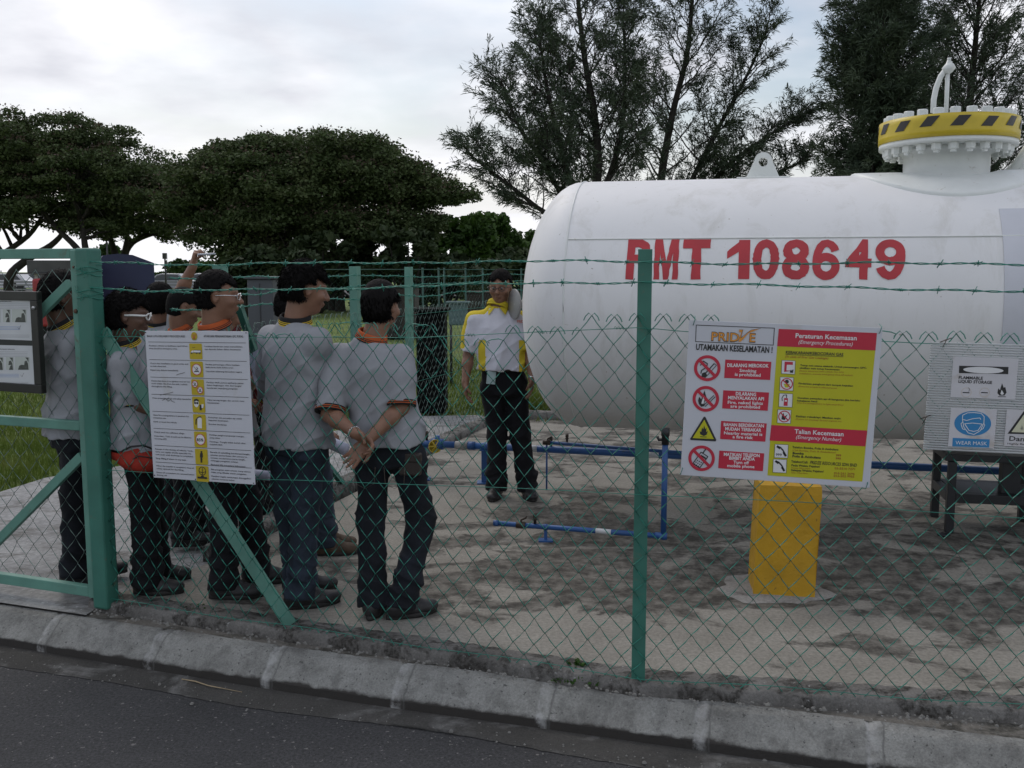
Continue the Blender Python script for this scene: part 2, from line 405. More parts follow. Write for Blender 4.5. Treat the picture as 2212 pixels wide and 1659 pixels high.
offl = [offs(kp, o_) for o_, _ in prof]
JSP = .648
# start so that a joint falls at px 590
u590 = min(range(len(kp)), key=lambda i: (kp[i] - G(573, 1465, ZR + .05).xy).length); U0 = us[u590]
vs = []; uvs = []
for i in range(len(kp)):
    ph = ((us[i] - U0) / JSP) % 1.0; dj = min(ph, 1 - ph) * JSP
    gr = .007 * math.exp(-(dj / .012) ** 2)
    for k, (o_, z_) in enumerate(prof):
        p = offl[k][i]; jit = 0 if k < 1 else (random.random() - .5) * .0012
        edge = (random.random() - .5) * .008 if k == len(prof) - 1 else 0
        vs.append((p.x, p.y + (gr if k > 0 else 0) + edge, z_ + jit - (gr if k > 4 else 0)))
        uvs.append(((us[i] - U0) / JSP - .02, z_ - ZR))
m = MB(); nk = len(prof)
m.add(vs, [(i * nk + k, (i + 1) * nk + k, (i + 1) * nk + k + 1, i * nk + k + 1) for i in range(len(kp) - 1) for k in range(nk - 1)], 0, False)
kerb = m.build('kerb', KM); tag(kerb, kind='structure')
ul = kerb.data.uv_layers.new(name='UVMap')
for lp in kerb.data.loops: ul.data[lp.index].uv = uvs[lp.vertex_index]
# verge of rough soil between kerb and fence plinth, and the gateway apron
vp = resample([PGATE + dl * 6, PGATE, PA, PM, PR, PEND], .05)
kback = offs(kline, .150)
VERGE = concrete('verge_soil', (.13, .12, .105), (.24, .225, .2), (.05, .048, .04), (.5, .6), 5, 80, 1.0, fine=((.42, .41, .4), 40, .66))
m = MB(); a_ = [p for p in resample(kback[1:-1], .25)]
m.add([(p.x, p.y, ZR + .156) for p in a_] + [(p.x + .14, p.y + .5, ZR + .158) for p in a_], [(i, i + 1, len(a_) + i + 1, len(a_) + i) for i in range(len(a_) - 1)])
vg = m.build('verge', VERGE); tag(vg, kind='structure')
# plinth beam under the fence (rough cast)
def rough_beam(name, line, w0, w1, z0, z1, material, step=.03, amp=.012, chamf=.012):
    L_ = resample(line, step); prof = [(w0, z0), (w0 - .004, (z0 + z1) / 2), (w0, z1 - chamf), (w0 + chamf, z1), ((w0 + w1) / 2, z1 + .002), (w1 - chamf, z1), (w1, z1 - chamf), (w1, z0)]
    O = [offs(L_, o_) for o_, _ in prof]; vs = []
    for i in range(len(L_)):
        for k, (o_, z_) in enumerate(prof):
            p = O[k][i]; j = amp if k not in (0, len(prof) - 1) else 0
            vs.append((p.x + (random.random() - .5) * j, p.y + (random.random() - .5) * j, z_ + (random.random() - .5) * j * .8))
    m = MB(); nk = len(prof)
    m.add(vs, [(i * nk + k, (i + 1) * nk + k, (i + 1) * nk + k + 1, i * nk + k + 1) for i in range(len(L_) - 1) for k in range(nk - 1)], 0, True)
    m.add(vs[:nk], [tuple(range(nk))]); m.add(vs[-nk:], [tuple(range(nk))])
    return tag(m.build(name, material), kind='structure')
rough_beam('plinth', [PA + dl * .02, PM, PR, PEND], -.022, .135, -.10, .012, PLINTH)
# pale apron in the gateway
# concrete pad of the gas compound
SA = G(480, 1207).xy; SB = G(751, 1056).xy; SC = G(1088, 903).xy
ds_ = (SB - SA).normalized()
SF = PA + Vector((.02, .05)); CORNER = SC
BR_ = G(2212, 945).xy + Vector((6, -1.2))
padpoly = [PA + Vector((0, .0)), PM, PR, PEND, PEND + Vector((2, 9)), CORNER + (BR_ - CORNER) * 1.0, CORNER, SA]
padpoly = [PA, PM, PR, PEND, Vector((PEND.x + 1.0, 9.0)), CORNER + Vector((9, -2.4)), CORNER, SA]
sheet('concrete_pad', [tuple(p) for p in padpoly], 0.0, PAD)
BACK_DIR = (G(1230, 920).xy - CORNER).normalized()
rough_beam('side_plinth', [SA, SB, SC], -.02, .13, -.05, .07, PLINTH, .05, .012)
rough_beam('back_plinth', [CORNER, CORNER + Vector((9, -2.4))], 0.0, .13, -.05, .09, PLINTH, .08, .012)
# path left of the compound and grass beyond
g0 = G(0, 1063, -.03).xy; g1_ = G(100, 1032, -.03).xy
gravel_far = [g0 + (g0 - g1_).normalized() * 6, g0, g1_, G(560, 960, -.03).xy, G(905, 899, -.03).xy, G(1035, 897, -.03).xy]
sheet('path', [tuple(p) for p in (gravel_far + [CORNER + Vector((.1, -.2)), SB, SA, PA + Vector((.3, .1)), PA + Vector((.02, .0))] + [p for p in resample(kback[1:], .2) if PA.x - 16 < p.x < PA.x + .02][::-1])], -.028, PATHM)
LN_ = Vector((-dl.y, dl.x)); LN_ = LN_ if LN_.y > 0 else -LN_
sheet('lawn', [tuple(p) for p in (PA + dl * 40 + LN_ * .35, PA + LN_ * .35, PA + Vector((.4, .0)), PM, PR, PEND)] + [(60, 8), (60, 60), (-60, 60)], -.045, GRASSM)

# ================================================================ CHAIN-LINK FENCES
class Line:
    def __init__(s, pts):
        s.p = [Vector((a[0], a[1])) for a in pts]; s.u = [0]
        for a, b in zip(s.p[:-1], s.p[1:]): s.u.append(s.u[-1] + (b - a).length)
    def at(s, u, z, off=0.0):
        i = 0
        while i < len(s.p) - 2 and u > s.u[i + 1]: i += 1
        d = (s.p[i + 1] - s.p[i]).normalized(); q = s.p[i] + d * (u - s.u[i]); n = Vector((d.y, -d.x))
        if n.y > 0: n = -n
        q = q + n * off
        return Vector((q.x, q.y, z))
    def hit(s, px, py, off=0.0):
        """(u, z) where the sight line through a pixel meets the fence plane"""
        best = None
        for i in range(len(s.p) - 1):
            d = (s.p[i + 1] - s.p[i]).normalized(); n = Vector((d.y, -d.x, 0))
            P = PL(px, py, Vector((s.p[i].x, s.p[i].y, 0)), n); u = (P.xy - s.p[i]).dot(d) + s.u[i]
            lo = -9e9 if i == 0 else s.u[i]; hi = 9e9 if i == len(s.p) - 2 else s.u[i + 1]
            if lo - .01 <= u <= hi + .01: best = (u, P.z)
        return best
FL = Line([PA, PM, PR, PEND])
UM = FL.u[1]; UR = FL.u[2]
def interp(tab, u):
    if u <= tab[0][0]: return tab[0][1]
    for (a, x), (b, y) in zip(tab[:-1], tab[1:]):
        if u <= b: t = (u - a) / (b - a); t = t * t * (3 - 2 * t) if False else t; return x + (y - x) * t
    return tab[-1][1]
def chainlink(fl, u0, u1, zb, ztop, wx=.0475, hz=.0565, r=.0022, mi=0, seed=1, jit=.006, hook=True, n=5, off=0.0, warp=None):
    """zigzag wires interwoven into diamonds between u0 and u1; ztop is a function of u"""
    rg = random.Random(seed); m = MB()
    nc = int((u1 - u0) / wx) + 1
    nj = {}
    def node(c, k):
        if (c, k) not in nj: nj[(c, k)] = (rg.uniform(-jit, jit), rg.uniform(-jit, jit))
        return nj[(c, k)]
    for c in range(nc):
        uc = u0 + c * wx; zt = ztop(uc); pts = []
        kmax = int((zt - zb) / hz)
        for k in range(kmax + 1):
            side = ((k + c) % 2)
            cc = c + side if True else c
            jx, jz = node(cc, k) if (cc + 0) >= 0 else (0, 0)
            u = u0 + cc * wx + jx; z = zb + k * hz + jz
            if warp: u, z = warp(u, z)
            if u > u1 + wx: u = u1 + wx
            o_ = off + (.0022 if side else -.0022)
            if k > 0:      # slight bow of each wire between crossings
                pu, pz = pts[-1][3], pts[-1][4]
                mu, mz = (pu + u) / 2, (pz + z) / 2
                pts.append((*fl.at(mu + (.0025 if side else -.0025), mz, off), mu, mz))
            pts.append((*fl.at(u, z, o_), u, z))
        # knuckled or twisted top end
        if hook and pts:
            u, z = pts[-1][3], pts[-1][4]; dr_ = 1 if ((kmax + c) % 2 == 0) else -1
            if rg.random() < .82:
                for du, dz in ((dr_ * .012, .010), (dr_ * .026, -.004), (dr_ * .033, -.020)): pts.append((*fl.at(u + du, z + dz, off + .004), u, z))
            else:
                for du, dz in ((dr_ * .02, .006), (dr_ * .05, .002), (dr_ * .07, -.006), (dr_ * .06, -.014)): pts.append((*fl.at(u + du, z + dz, off + .006), u, z))
        m.tube([p[:3] for p in pts], r, n, mi, caps=False)
    return m
def barbed(m, fl, tab, r=.0020, spacing=.155, seed=3, off=.012, mi=0, barb=.016, n=5):
    rg = random.Random(seed); u0, u1 = tab[0][0], tab[-1][0]; step = .02; k = int((u1 - u0) / step)
    ph = rg.random() * 6
    for s in (0, 1):
        pts = []
        for i in range(k + 1):
            u = u0 + i * step; z = interp(tab, u) + .004 * math.sin(u * 5.1 + ph) + .0025 * math.sin(u * 17 + ph)
            a = i * .95 + s * PI
            pts.append(fl.at(u, z + .0028 * math.sin(a), off + .0028 * math.cos(a)))
        m.tube(pts, r, n, mi, caps=False)
    u = u0 + spacing * rg.random()
    while u < u1:
        z = interp(tab, u) + .004 * math.sin(u * 5.1 + ph) + .0025 * math.sin(u * 17 + ph)
        c = fl.at(u, z, off)
        ring = []
        for i in range(14): 
            a = i * .95; ring.append(fl.at(u - .006 + i * .001, z + .005 * math.sin(a), off + .005 * math.cos(a)))
        m.tube(ring, r * .9, 4, mi)
        for q in range(2):
            a = rg.uniform(0, PI); dz = math.sin(a) * barb; dy = math.cos(a) * barb; du = rg.uniform(-.008, .008)
            m.tube([fl.at(u + .003 - du, z + dz, off + dy), fl.at(u, z, off), fl.at(u - .003 + du, z - dz, off - dy)], r * .8, 4, mi)
        u += spacing * rg.uniform(.75, 1.25)
def pxtab(fl, pts): return [fl.hit(x, y) for x, y in pts]
def wireline(m, fl, tab, r=.0017, off=.004, mi=0, wob=.002):
    pts = []; u = tab[0][0]
    while u < tab[-1][0]: pts.append(fl.at(u, interp(tab, u) + wob * math.sin(u * 6), off)); u += .08
    pts.append(fl.at(tab[-1][0], tab[-1][1], off)); m.tube(pts, r, 5, mi, caps=False)

# ---------------- front fence
front = empty('chain_link_fence', (PM.x, PM.y, 0))
tag(front, 'green chain link fence with barbed wire strands along the kerb in front of the men', 'fence')
t1 = pxtab(FL, [(190, 566), (470, 572), (900, 566), (1385, 565), (1700, 570), (2212, 570)]); t1.append((t1[-1][0] + 1.2, t1[-1][1]))
t2 = pxtab(FL, [(190, 618), (300, 627), (560, 627), (900, 618), (1385, 608), (1800, 622), (2212, 627)]); t2.append((t2[-1][0] + 1.2, t2[-1][1]))
tt = pxtab(FL, [(210, 727), (500, 729), (900, 728), (1140, 719), (1385, 706), (1500, 717), (2010, 741), (2212, 745)]); tt.append((tt[-1][0] + 1.2, tt[-1][1]))
tm = pxtab(FL, [(235, 1015), (540, 1034), (900, 1045), (1385, 1066), (1800, 1088), (2212, 1119)]); tm.append((tm[-1][0] + 1.2, tm[-1][1]))
topz = lambda u: interp(tt, u) + .062
SAGU = FL.hit(1020, 700)[0]
def topf(u):
    s = math.exp(-((u - SAGU) / .17) ** 2) * .055
    return topz(u) - s
m = chainlink(FL, .03, UR + 1.15, -.005, topf, seed=5, jit=.0045, off=.004)
m.build('wire_mesh', GREEN_WIRE, front, recalc=False)
m = MB(); barbed(m, FL, t1, seed=4, off=.035); m.build('barbed_wire', GREEN_WIRE, front, recalc=False)
m = MB(); barbed(m, FL, t2, seed=9, off=.035); m.build('barbed_wire', GREEN_WIRE, front, recalc=False)
m = MB(); wireline(m, FL, tt, .0016, .012); wireline(m, FL, tm, .0016, .010); wireline(m, FL, [(.03, .028), (UR + 1.2, .028)], .0016, .010, wob=.006)
# tie twists along the top wire
rg = random.Random(2)
for u in np.arange(.2, UR + 1, .32):
    z = interp(tt, u); m.tube([FL.at(u - .02 + i * .003, z + .006 * math.sin(i * 1.4), .012 + .006 * math.cos(i * 1.4)) for i in range(14)], .0013, 4)
m.build('tension_wire', GREEN_WIRE, front, recalc=False)
def angle_post(fl, u, z0, z1, wd, name, parent, material, off=-.0, th=.006, width_dir=None):
    """steel angle section post"""
    a = fl.at(u, 0, off); b = fl.at(u + .1, 0, off); d = (b - a).normalized(); n = Vector((d.y, -d.x, 0)); n = -n if n.y < 0 else n
    m = MB(); M = Matrix((d, n, Vector((0, 0, 1)))).transposed()
    m.box(a + Vector((0, 0, (z0 + z1) / 2)), (wd, th, z1 - z0), 0, M)
    m.box(a + d * (-wd / 2 + th / 2) + n * (wd / 2) + Vector((0, 0, (z0 + z1) / 2)), (th, wd, z1 - z0 - .002), 0, M)
    return m.build(name, material, parent, bevel=.0015)
zt = FL.hit(1386, 538)[1]
angle_post(FL, UM, -.055, zt, .056, 'post', front, GREEN, off=-.012)
# big end post at the gate (box section)
m = MB(); uG = .075
pa = FL.at(uG, 0, 0); dd = (FL.at(uG + .1, 0) - pa).normalized(); nn = Vector((dd.y, -dd.x, 0)); MF = Matrix((dd, -nn, Vector((0, 0, 1)))).transposed()
ztop_gate = FL.hit(192, 536)[1]
m.box(pa + Vector((0, 0, ztop_gate / 2 - .01)), (.092, .09, ztop_gate + .02), 0, MF)
m.build('end_post', GREEN, front, bevel=.012)
# diagonal brace (angle iron)
def angle_bar(m, a, b, wd, th=.006, n=None):
    a = Vector(a); b = Vector(b); d = (b - a).normalized(); n = Vector(n).normalized(); x = d.cross(n).normalized(); n = x.cross(d)
    def prism(o0, wx_, wn_):
        vs = []
        for p in (a, b):
            for sx_, sn_ in ((0, 0), (1, 0), (1, 1), (0, 1)): vs.append(p + x * (o0[0] + sx_ * wx_) + n * (o0[1] + sn_ * wn_))
        m.add(vs, [(3, 2, 1, 0), (4, 5, 6, 7), (0, 1, 5, 4), (1, 2, 6, 5), (2, 3, 7, 6), (3, 0, 4, 7)])
    prism((-wd / 2, 0), wd, th); prism((-wd / 2, th + .0005), th, wd)
m = MB()
ua, za = FL.hit(213, 716); ub, zb_ = FL.hit(618, 1352)
angle_bar(m, FL.at(ua, za, -.02), FL.at(ub, zb_ - .01, -.035), .078, .006, (-nn.x, -nn.y, 0) if nn.y < 0 else nn)
br_ = m.build('brace', GREEN_PALE, front, bevel=.0015)
m = MB(); m.box(FL.at(ub + .01, .004, -.04), (.15, .10, .008), 0, MF); m.build('brace_foot', GREEN, front, bevel=.002)
# post further right, outside the frame but casting its place
angle_post(FL, UR + 1.1, -.05, zt, .056, 'post', front, GREEN, off=-.012)

# ---------------- gate
gate = empty('mesh_gate', (PA.x + dl.x * 1.2, PA.y + dl.y * 1.2, 0))
tag(gate, 'green steel framed mesh gate with diagonal braces closed against the end post', 'gate')
GLn = Line([PA, PA + dl * 4]); 
def gp(px, py, off=0.0):
    P = PL(px, py, Vector((PA.x, PA.y, 0)) + Vector((-dl.y, dl.x, 0)) * off, Vector((dl.y, -dl.x, 0))); return P
gn = Vector((dl.y, -dl.x, 0)); gn = gn if gn.y < 0 else -gn      # towards the road
EX = Vector((dl.x, dl.y, 0))
tube = .045
def gz(px, py): return gp(px, py).z
st0 = Vector((PA.x, PA.y, 0)) + EX * -.003
zlo, zhi = gz(210, 1290), gz(160, 552)
zmid = gz(100, 914)
m = MB(); m.bar(st0 + Vector((0, 0, zlo)), st0 + Vector((0, 0, ztop_gate - .008)), tube, tube, up=EX); m.build('stile', GREEN_PALE, gate, bevel=.005)
GWID = 1.75
fl_end = st0 + EX * GWID
m = MB(); m.bar(fl_end + Vector((0, 0, zlo)), fl_end + Vector((0, 0, ztop_gate)), tube, tube, up=EX); m.build('stile', GREEN_PALE, gate, bevel=.005)
for nm, z, w_ in (('top_rail', ztop_gate - .026, .05), ('middle_rail', zmid, .048), ('bottom_rail', zlo + .03, .055)):
    m = MB(); m.bar(st0 + EX * .0235 + Vector((0, 0, z)), fl_end - EX * .0235 + Vector((0, 0, z)), .04, w_); m.build(nm, GREEN_PALE, gate, bevel=.004)
m = MB(); a = gp(152, 612); b = gp(-60, 822); m.bar(a, b, .028, .048, up=gn.cross((b - a).normalized())); m.build('diagonal_brace', GREEN_PALE, gate, bevel=.003)
m = MB(); a = gp(178, 985); b = gp(-70, 1235); m.bar(a, b, .028, .048, up=gn.cross((b - a).normalized())); m.build('diagonal_brace', GREEN_PALE, gate, bevel=.003)
GL2 = Line([st0.xy, st0.xy + dl * 3])
m = chainlink(GL2, .02, GWID - .02, zlo + .03, lambda u: ztop_gate - .055, wx=.0575, hz=.066, r=.0017, seed=8, jit=.007, hook=False, off=-.028)
m.build('wire_mesh', GREY_WIRE, gate, recalc=False)
m = MB(); m.lathe([(0, 0), (.011, 0), (.011, .006), (.007, .009), (0, .009)], st0 + gn * .023 + Vector((0, 0, gz(183, 672))), gn, 12); m.cut(); m.lathe([(0, 0), (.007, 0), (.006, .004), (0, .004)], st0 + gn * .023 + Vector((0, 0, gz(175, 577))), gn, 10)
m.build_pieces('bolt', mat('rusty_bolt', (.12, .07, .045), .7, .4, 40), gate)
# barbed wire ends wrapped round the end post
m = MB()
for z0 in (t1[0][1] - .015, t2[0][1] - .01):
    pts = []
    for i in range(60):
        a = i * .35; cq, sq = math.cos(a), math.sin(a); rq = min(.050 / max(abs(cq), abs(sq)), .062); pts.append(pa + dd * (rq * cq) - nn * (rq * sq) + Vector((0, 0, z0 - .0009 * i + .006 * math.sin(i * .9))))
    m.tube(pts, .0018, 5)
    for q in range(5):
        c = pa + dd * rg.uniform(-.04, .04) + (nn if nn.y < 0 else -nn) * .05 + Vector((0, 0, z0 - rg.uniform(0, .05)))
        m.tube([c + Vector((rg.uniform(-.015, .015), -.01, .015)), c, c + Vector((rg.uniform(-.015, .015), -.01, -.015))], .0013, 4)
m.build('wire_wrap', GREEN_WIRE, front, recalc=False)

# ---------------- side fence on the left of the compound and back fence
SL = Line([SA - ds_ * 1.0, SB, SC, SC + Vector((9, -2.4))])
side = empty('chain_link_fence', (SB.x, SB.y, 0))
tag(side, 'green chain link fence with three barbed strands running back behind the men to the tank', 'fence')
zside_top = lambda u: 1.37
m = chainlink(SL, .55, SL.u[3] - 3.0, .05, zside_top, wx=.052, hz=.06, r=.0017, seed=12, jit=.008, n=4)
m.build('wire_mesh', GREY_WIRE, side, recalc=False)
m = MB()
for z in (1.66, 1.575, 1.49):
    tab = [(.55, z + .01)]
    u = .9
    while u < SL.u[3] - 2: tab.append((u, z + random.uniform(-.02, .012))); u += .55
    barbed(m, SL, tab, r=.0022, seed=int(z * 100), off=.02, n=4)
m.build('barbed_wire', GREEN_WIRE, side, recalc=False)
m = MB(); wireline(m, SL, [(.55, 1.31), (SL.u[3] - 3, 1.31)], .0018, .008); wireline(m, SL, [(.55, .7), (SL.u[3] - 3, .7)], .0018, .008); m.build('tension_wire', GREEN_WIRE, side, recalc=False)
for px, wd, py in ((492, .065, 572), (779, .066, 583), (893, .056, 583)):
    u, z = SL.hit(px, py); angle_post(SL, u, -.02, 1.735, wd, 'post', side, GREEN if px > 900 else GREEN_PALE, off=-.02)
def zat(px, py): 
    u, z = SL.hit(px, py); return SL.at(u, z, -.03)
m = MB(); angle_bar(m, zat(524, 655), zat(590, 850), .055, .006, (0, -1, 0)); m.build('brace', GREEN, side, bevel=.001)
m = MB(); angle_bar(m, zat(700, 985), zat(752, 1050), .055, .006, (0, -1, 0)); m.build('brace', GREEN, side, bevel=.001)
# second enclosure further back
B0 = W(700, 600, 15.5).xy; B1 = W(912, 600, 15.0).xy; B2 = W(1180, 600, 19).xy; B3 = W(1500, 600, 20).xy
BL = Line([B0, B1, B2, B3])
GREEN_FAR = mat('dull_green_paint', (.03, .09, .07), .6, .2, 5)
back = empty('chain_link_fence', (B1.x, B1.y, 0)); tag(back, 'distant green chain link enclosure under the dark trees, seen left of the white tank', 'fence')
m = chainlink(BL, .0, BL.u[3], .0, lambda u: 1.70, wx=.05, hz=.055, r=.0016, seed=22, jit=.01, n=3, hook=False); m.build('wire_mesh', GREEN_FAR, back, recalc=False)
m = MB()
for z in (1.72,): m.tube([BL.at(u, z, .02) for u in BL.u], .008, 5)
m.build('rail', GREEN_FAR, back, recalc=False)
for px in (912, 950, 962, 1008, 1045, 1092, 1128, 1160):
    h = BL.hit(px, 600); u = h[0]; m = MB(); m.tube([BL.at(u, -.02, -.02), BL.at(u, 1.75, -.02)], .016, 8); m.build('post', GREEN_FAR, back)

# ================================================================ SIGNS
def solve_h(src, dst):
    A = []; b = []
    for (x, y), (u, v) in zip(src, dst):
        A.append([x, y, 1, 0, 0, 0, -u * x, -u * y]); b.append(u); A.append([0, 0, 0, x, y, 1, -v * x, -v * y]); b.append(v)
    h = np.linalg.solve(np.array(A, float), np.array(b, float)); return np.append(h, 1).reshape(3, 3)
_tc = {}
def text2d(s, bold=0.0, shear=0.0, space=1.0, res=2):
    key = (s, bold, shear, space, res)
    if key in _tc: return _tc[key]
    c = bpy.data.curves.new('t', 'FONT'); c.body = s; c.size = 1.0; c.offset = bold; c.shear = shear; c.space_character = space; c.resolution_u = res
    o = bpy.data.objects.new('t', c); COL.objects.link(o); bpy.context.view_layer.update()
    me = o.to_mesh(); vs = [(v.co.x, v.co.y) for v in me.vertices]; fs = [tuple(p.vertices) for p in me.polygons]; o.to_mesh_clear()
    bpy.data.objects.remove(o); bpy.data.curves.remove(c)
    _tc[key] = (vs, fs); return vs, fs
class Panel:
    """a flat sign board; marks are laid out in the coordinates of a rectified drawing"""
    def __init__(s, corners_px, corners3d, thick=.003):
        TL, TR, BR, BL_ = corners3d
        u = ((TR - TL) + (BR - BL_)).normalized(); v = ((TL - BL_) + (TR - BR)); v = (v - u * v.dot(u)).normalized()
        s.W = ((TR - TL).length + (BR - BL_).length) / 2; s.H = ((TL - BL_).length + (TR - BR).length) / 2
        c = (TL + TR + BR + BL_) / 4; s.o = c - u * s.W / 2 - v * s.H / 2; s.u = u; s.v = v; s.n = u.cross(v)
        s.Hm = solve_h(corners_px, [(0, s.H), (s.W, s.H), (s.W, 0), (0, 0)]); s.m = {}; s.t = thick
    def uv(s, x, y):
        q = s.Hm @ np.array([x, y, 1.0]); return q[0] / q[2], q[1] / q[2]
    def P(s, a, b, layer): return s.o + s.u * a + s.v * b + s.n * (s.t + .0006 * layer)
    def mb(s, name):
        if name not in s.m: s.m[name] = MB()
        return s.m[name]
    def poly(s, name, pts, layer=1, mi=0):
        s.mb(name).add([s.P(*s.uv(x, y), layer) for x, y in pts], [tuple(range(len(pts)))], mi)
    def rect(s, name, x0, y0, x1, y1, layer=1, mi=0):   # uses rectified corners of the first and last points
        a = s.uv(x0, y0); b = s.uv(x1, y1)
        s.mb(name).add([s.P(a[0], b[1], layer), s.P(b[0], b[1], layer), s.P(b[0], a[1], layer), s.P(a[0], a[1], layer)], [(0, 1, 2, 3)], mi)
    def quad(s, name, pts, layer=1, mi=0): s.poly(name, pts, layer, mi)
    def rrect(s, name, x0, y0, x1, y1, rad, layer=1, mi=0):
        a = s.uv(x0, y0); b = s.uv(x1, y1); pts = []
        for cx, cy, a0 in ((b[0] - rad, a[1] - rad, 0), (a[0] + rad, a[1] - rad, 90), (a[0] + rad, b[1] + rad, 180), (b[0] - rad, b[1] + rad, 270)):
            for k in range(5): t = R(a0 + k * 22.5); pts.append(s.P(cx + rad * math.cos(t), cy + rad * math.sin(t), layer))
        s.mb(name).add(pts, [tuple(range(len(pts)))], mi)
    def disc(s, name, x, y, r, layer=1, mi=0, n=28, rin=0, ry=None):
        c = s.uv(x, y); e = s.uv(x + r, y); rr = math.hypot(e[0] - c[0], e[1] - c[1]); k_ = 1 if ry is None else ry / r
        if rin == 0:
            s.mb(name).add([s.P(c[0] + rr * math.cos(2 * PI * k / n), c[1] + rr * k_ * math.sin(2 * PI * k / n), layer) for k in range(n)], [tuple(range(n))], mi)
        else:
            q = rr * rin / r; vs = []
            for k in range(n):
                a = 2 * PI * k / n
                vs += [s.P(c[0] + rr * math.cos(a), c[1] + rr * k_ * math.sin(a), layer), s.P(c[0] + q * math.cos(a), c[1] + q * k_ * math.sin(a), layer)]
            s.mb(name).add(vs, [(2 * k, (2 * k + 2) % (2 * n), (2 * k + 3) % (2 * n), 2 * k + 1) for k in range(n)], mi)
    def line(s, name, pts, wpx, layer=2, mi=0):
        q = [Vector(s.uv(x, y)) for x, y in pts]; e = s.uv(pts[0][0] + wpx, pts[0][1]); w_ = abs(e[0] - q[0].x) / 2
        for a, b in zip(q[:-1], q[1:]):
            d = (b - a)
            if d.length < 1e-7: continue
            d.normalize(); n = Vector((-d.y, d.x)) * w_; a2 = a - d * w_ * .4; b2 = b + d * w_ * .4
            s.mb(name).add([s.P(*(a2 + n), layer), s.P(*(a2 - n), layer), s.P(*(b2 - n), layer), s.P(*(b2 + n), layer)], [(0, 1, 2, 3)], mi)
    def text(s, name, st, x0, y0, x1, y1, hpx, layer=3, mi=0, bold=.01, shear=0, space=1.0, cap=.70):
        """text whose baseline runs from (x0,y0) to (x1,y1), capital height hpx"""
        vs, fs = text2d(st, bold, shear, space)
        if not vs: return
        xs = [v[0] for v in vs]; mn, mxx = min(xs), max(xs)
        a = Vector(s.uv(x0, y0)); b = Vector(s.uv(x1, y1)); top = Vector(s.uv(x0, y0 - hpx)); h = (top - a).length
        d = (b - a); wlen = d.length; d.normalize(); n = Vector((-d.y, d.x))
        out = [s.P(*(a + d * ((vx - mn) / (mxx - mn) * wlen) + n * (vy / cap * h)), layer) for vx, vy in vs]
        s.mb(name).add(out, fs, mi)
    def finish(s, root, mats, plate_mat, plate='board', corner=.0):
        m = MB(); c = s.o + s.u * s.W / 2 + s.v * s.H / 2
        M = Matrix((s.u, s.v, s.n)).transposed(); m.box(c + s.n * (s.t / 2 - .0001), (s.W, s.H, s.t), 0, M)
        m.build(plate, plate_mat, root, bevel=.001)
        for k, mbx in s.m.items():
            nm = k.split('#')[0]; mbx.build_pieces(nm, mats[nm], root, recalc=False)
    def centre(s): return s.o + s.u * s.W / 2
def zc(org, sc): return lambda x, y: ((org[0] + x * sc) / 1.47559, (org[1] + y * sc) / 1.47559)
def fence_pt(fl, px, py, off):
    h = fl.hit(px, py)
    for _ in range(3):
        P = fl.at(h[0], h[1], 0); 
    # intersect the plane offset towards the road
    i = 0
    while i < len(fl.p) - 2 and h[0] > fl.u[i + 1]: i += 1
    d = (fl.p[i + 1] - fl.p[i]).normalized(); n = Vector((d.y, -d.x, 0)); n = n if n.y < 0 else -n
    return PL(px, py, Vector((fl.p[i].x, fl.p[i].y, 0)) + n * off, n)
RED = flat('sign_red', (.52, .02, .05), .45); SYEL = flat('sign_yellow', (.52, .50, .012), .45); SBLK = flat('sign_black', (.02, .02, .022), .45)
SWHT = mat('sign_white', (.58, .59, .64), .42, .04, 3, dirt=(.5, .49, .46), dscale=5, dthr=(.6, .8)); SW2 = flat('sign_white_print', (.75, .75, .76), .45); ORG = flat('sign_orange', (.72, .30, .04), .45); DRED = flat('sign_dark_red', (.35, .10, .02), .5)
# ---- right sign: bilingual safety board
zB = zc((2150, 1000), 700 / 1936.0)
cpB = [(118, 55), (1818, 125), (1733, 1536), (64, 1420)]
dB = (PR - PM).normalized(); nB = Vector((dB.y, -dB.x, 0)); nB = nB if nB.y < 0 else -nB
cB = [PL(*zB(x, y), Vector((PM.x, PM.y, 0)) + nB * .05, nB) for x, y in cpB]
SB_ = Panel(cpB, cB)
rootB = empty('safety_sign', SB_.centre()); tag(rootB, 'large white, red and yellow gas safety board wired to the fence above the yellow pillar', 'sign')
S = SB_
S.quad('yellow_panel', [(893, 285), (1757, 322), (1668, 1480), (830, 1424)], 1)
S.quad('red_panel', [(904, 132), (1768, 168), (1758, 322), (893, 285)], 2)
S.quad('red_panel', [(855, 978), (1702, 1028), (1688, 1168), (843, 1116)], 2)
S.quad('red_panel', [(440, 402), (845, 422), (836, 582), (433, 564)], 2)
S.quad('red_panel', [(427, 672), (830, 692), (821, 853), (420, 832)], 2)
S.quad('red_panel', [(413, 942), (815, 965), (805, 1126), (407, 1102)], 2)
S.quad('red_panel', [(402, 1204), (798, 1229), (789, 1386), (395, 1360)], 2)
for a, b in (((180, 99), (866, 126)), ((866, 126), (858, 275)), ((858, 275), (176, 244)), ((176, 244), (180, 99))): S.line('lettering', [a, b], 6, 2, 0)
S.text('lettering', 'PRID', 312, 236, 560, 247, 78, 3, 0, .035); S.text('lettering', 'PRID', 315, 233, 558, 243, 72, 4, 3, .012)
S.text('lettering', 'E', 645, 248, 700, 251, 78, 3, 0, .035); S.text('lettering', 'E', 648, 245, 698, 247, 72, 4, 3, .012)
S.poly('lettering', [(556, 140), (590, 140), (572, 210), (590, 205), (660, 143), (745, 128), (640, 170), (575, 243), (552, 248), (575, 160), (556, 162)], 4, 3)
S.line('lettering', [(556, 140), (590, 140), (572, 210), (660, 143), (745, 128)], 3, 5, 0)
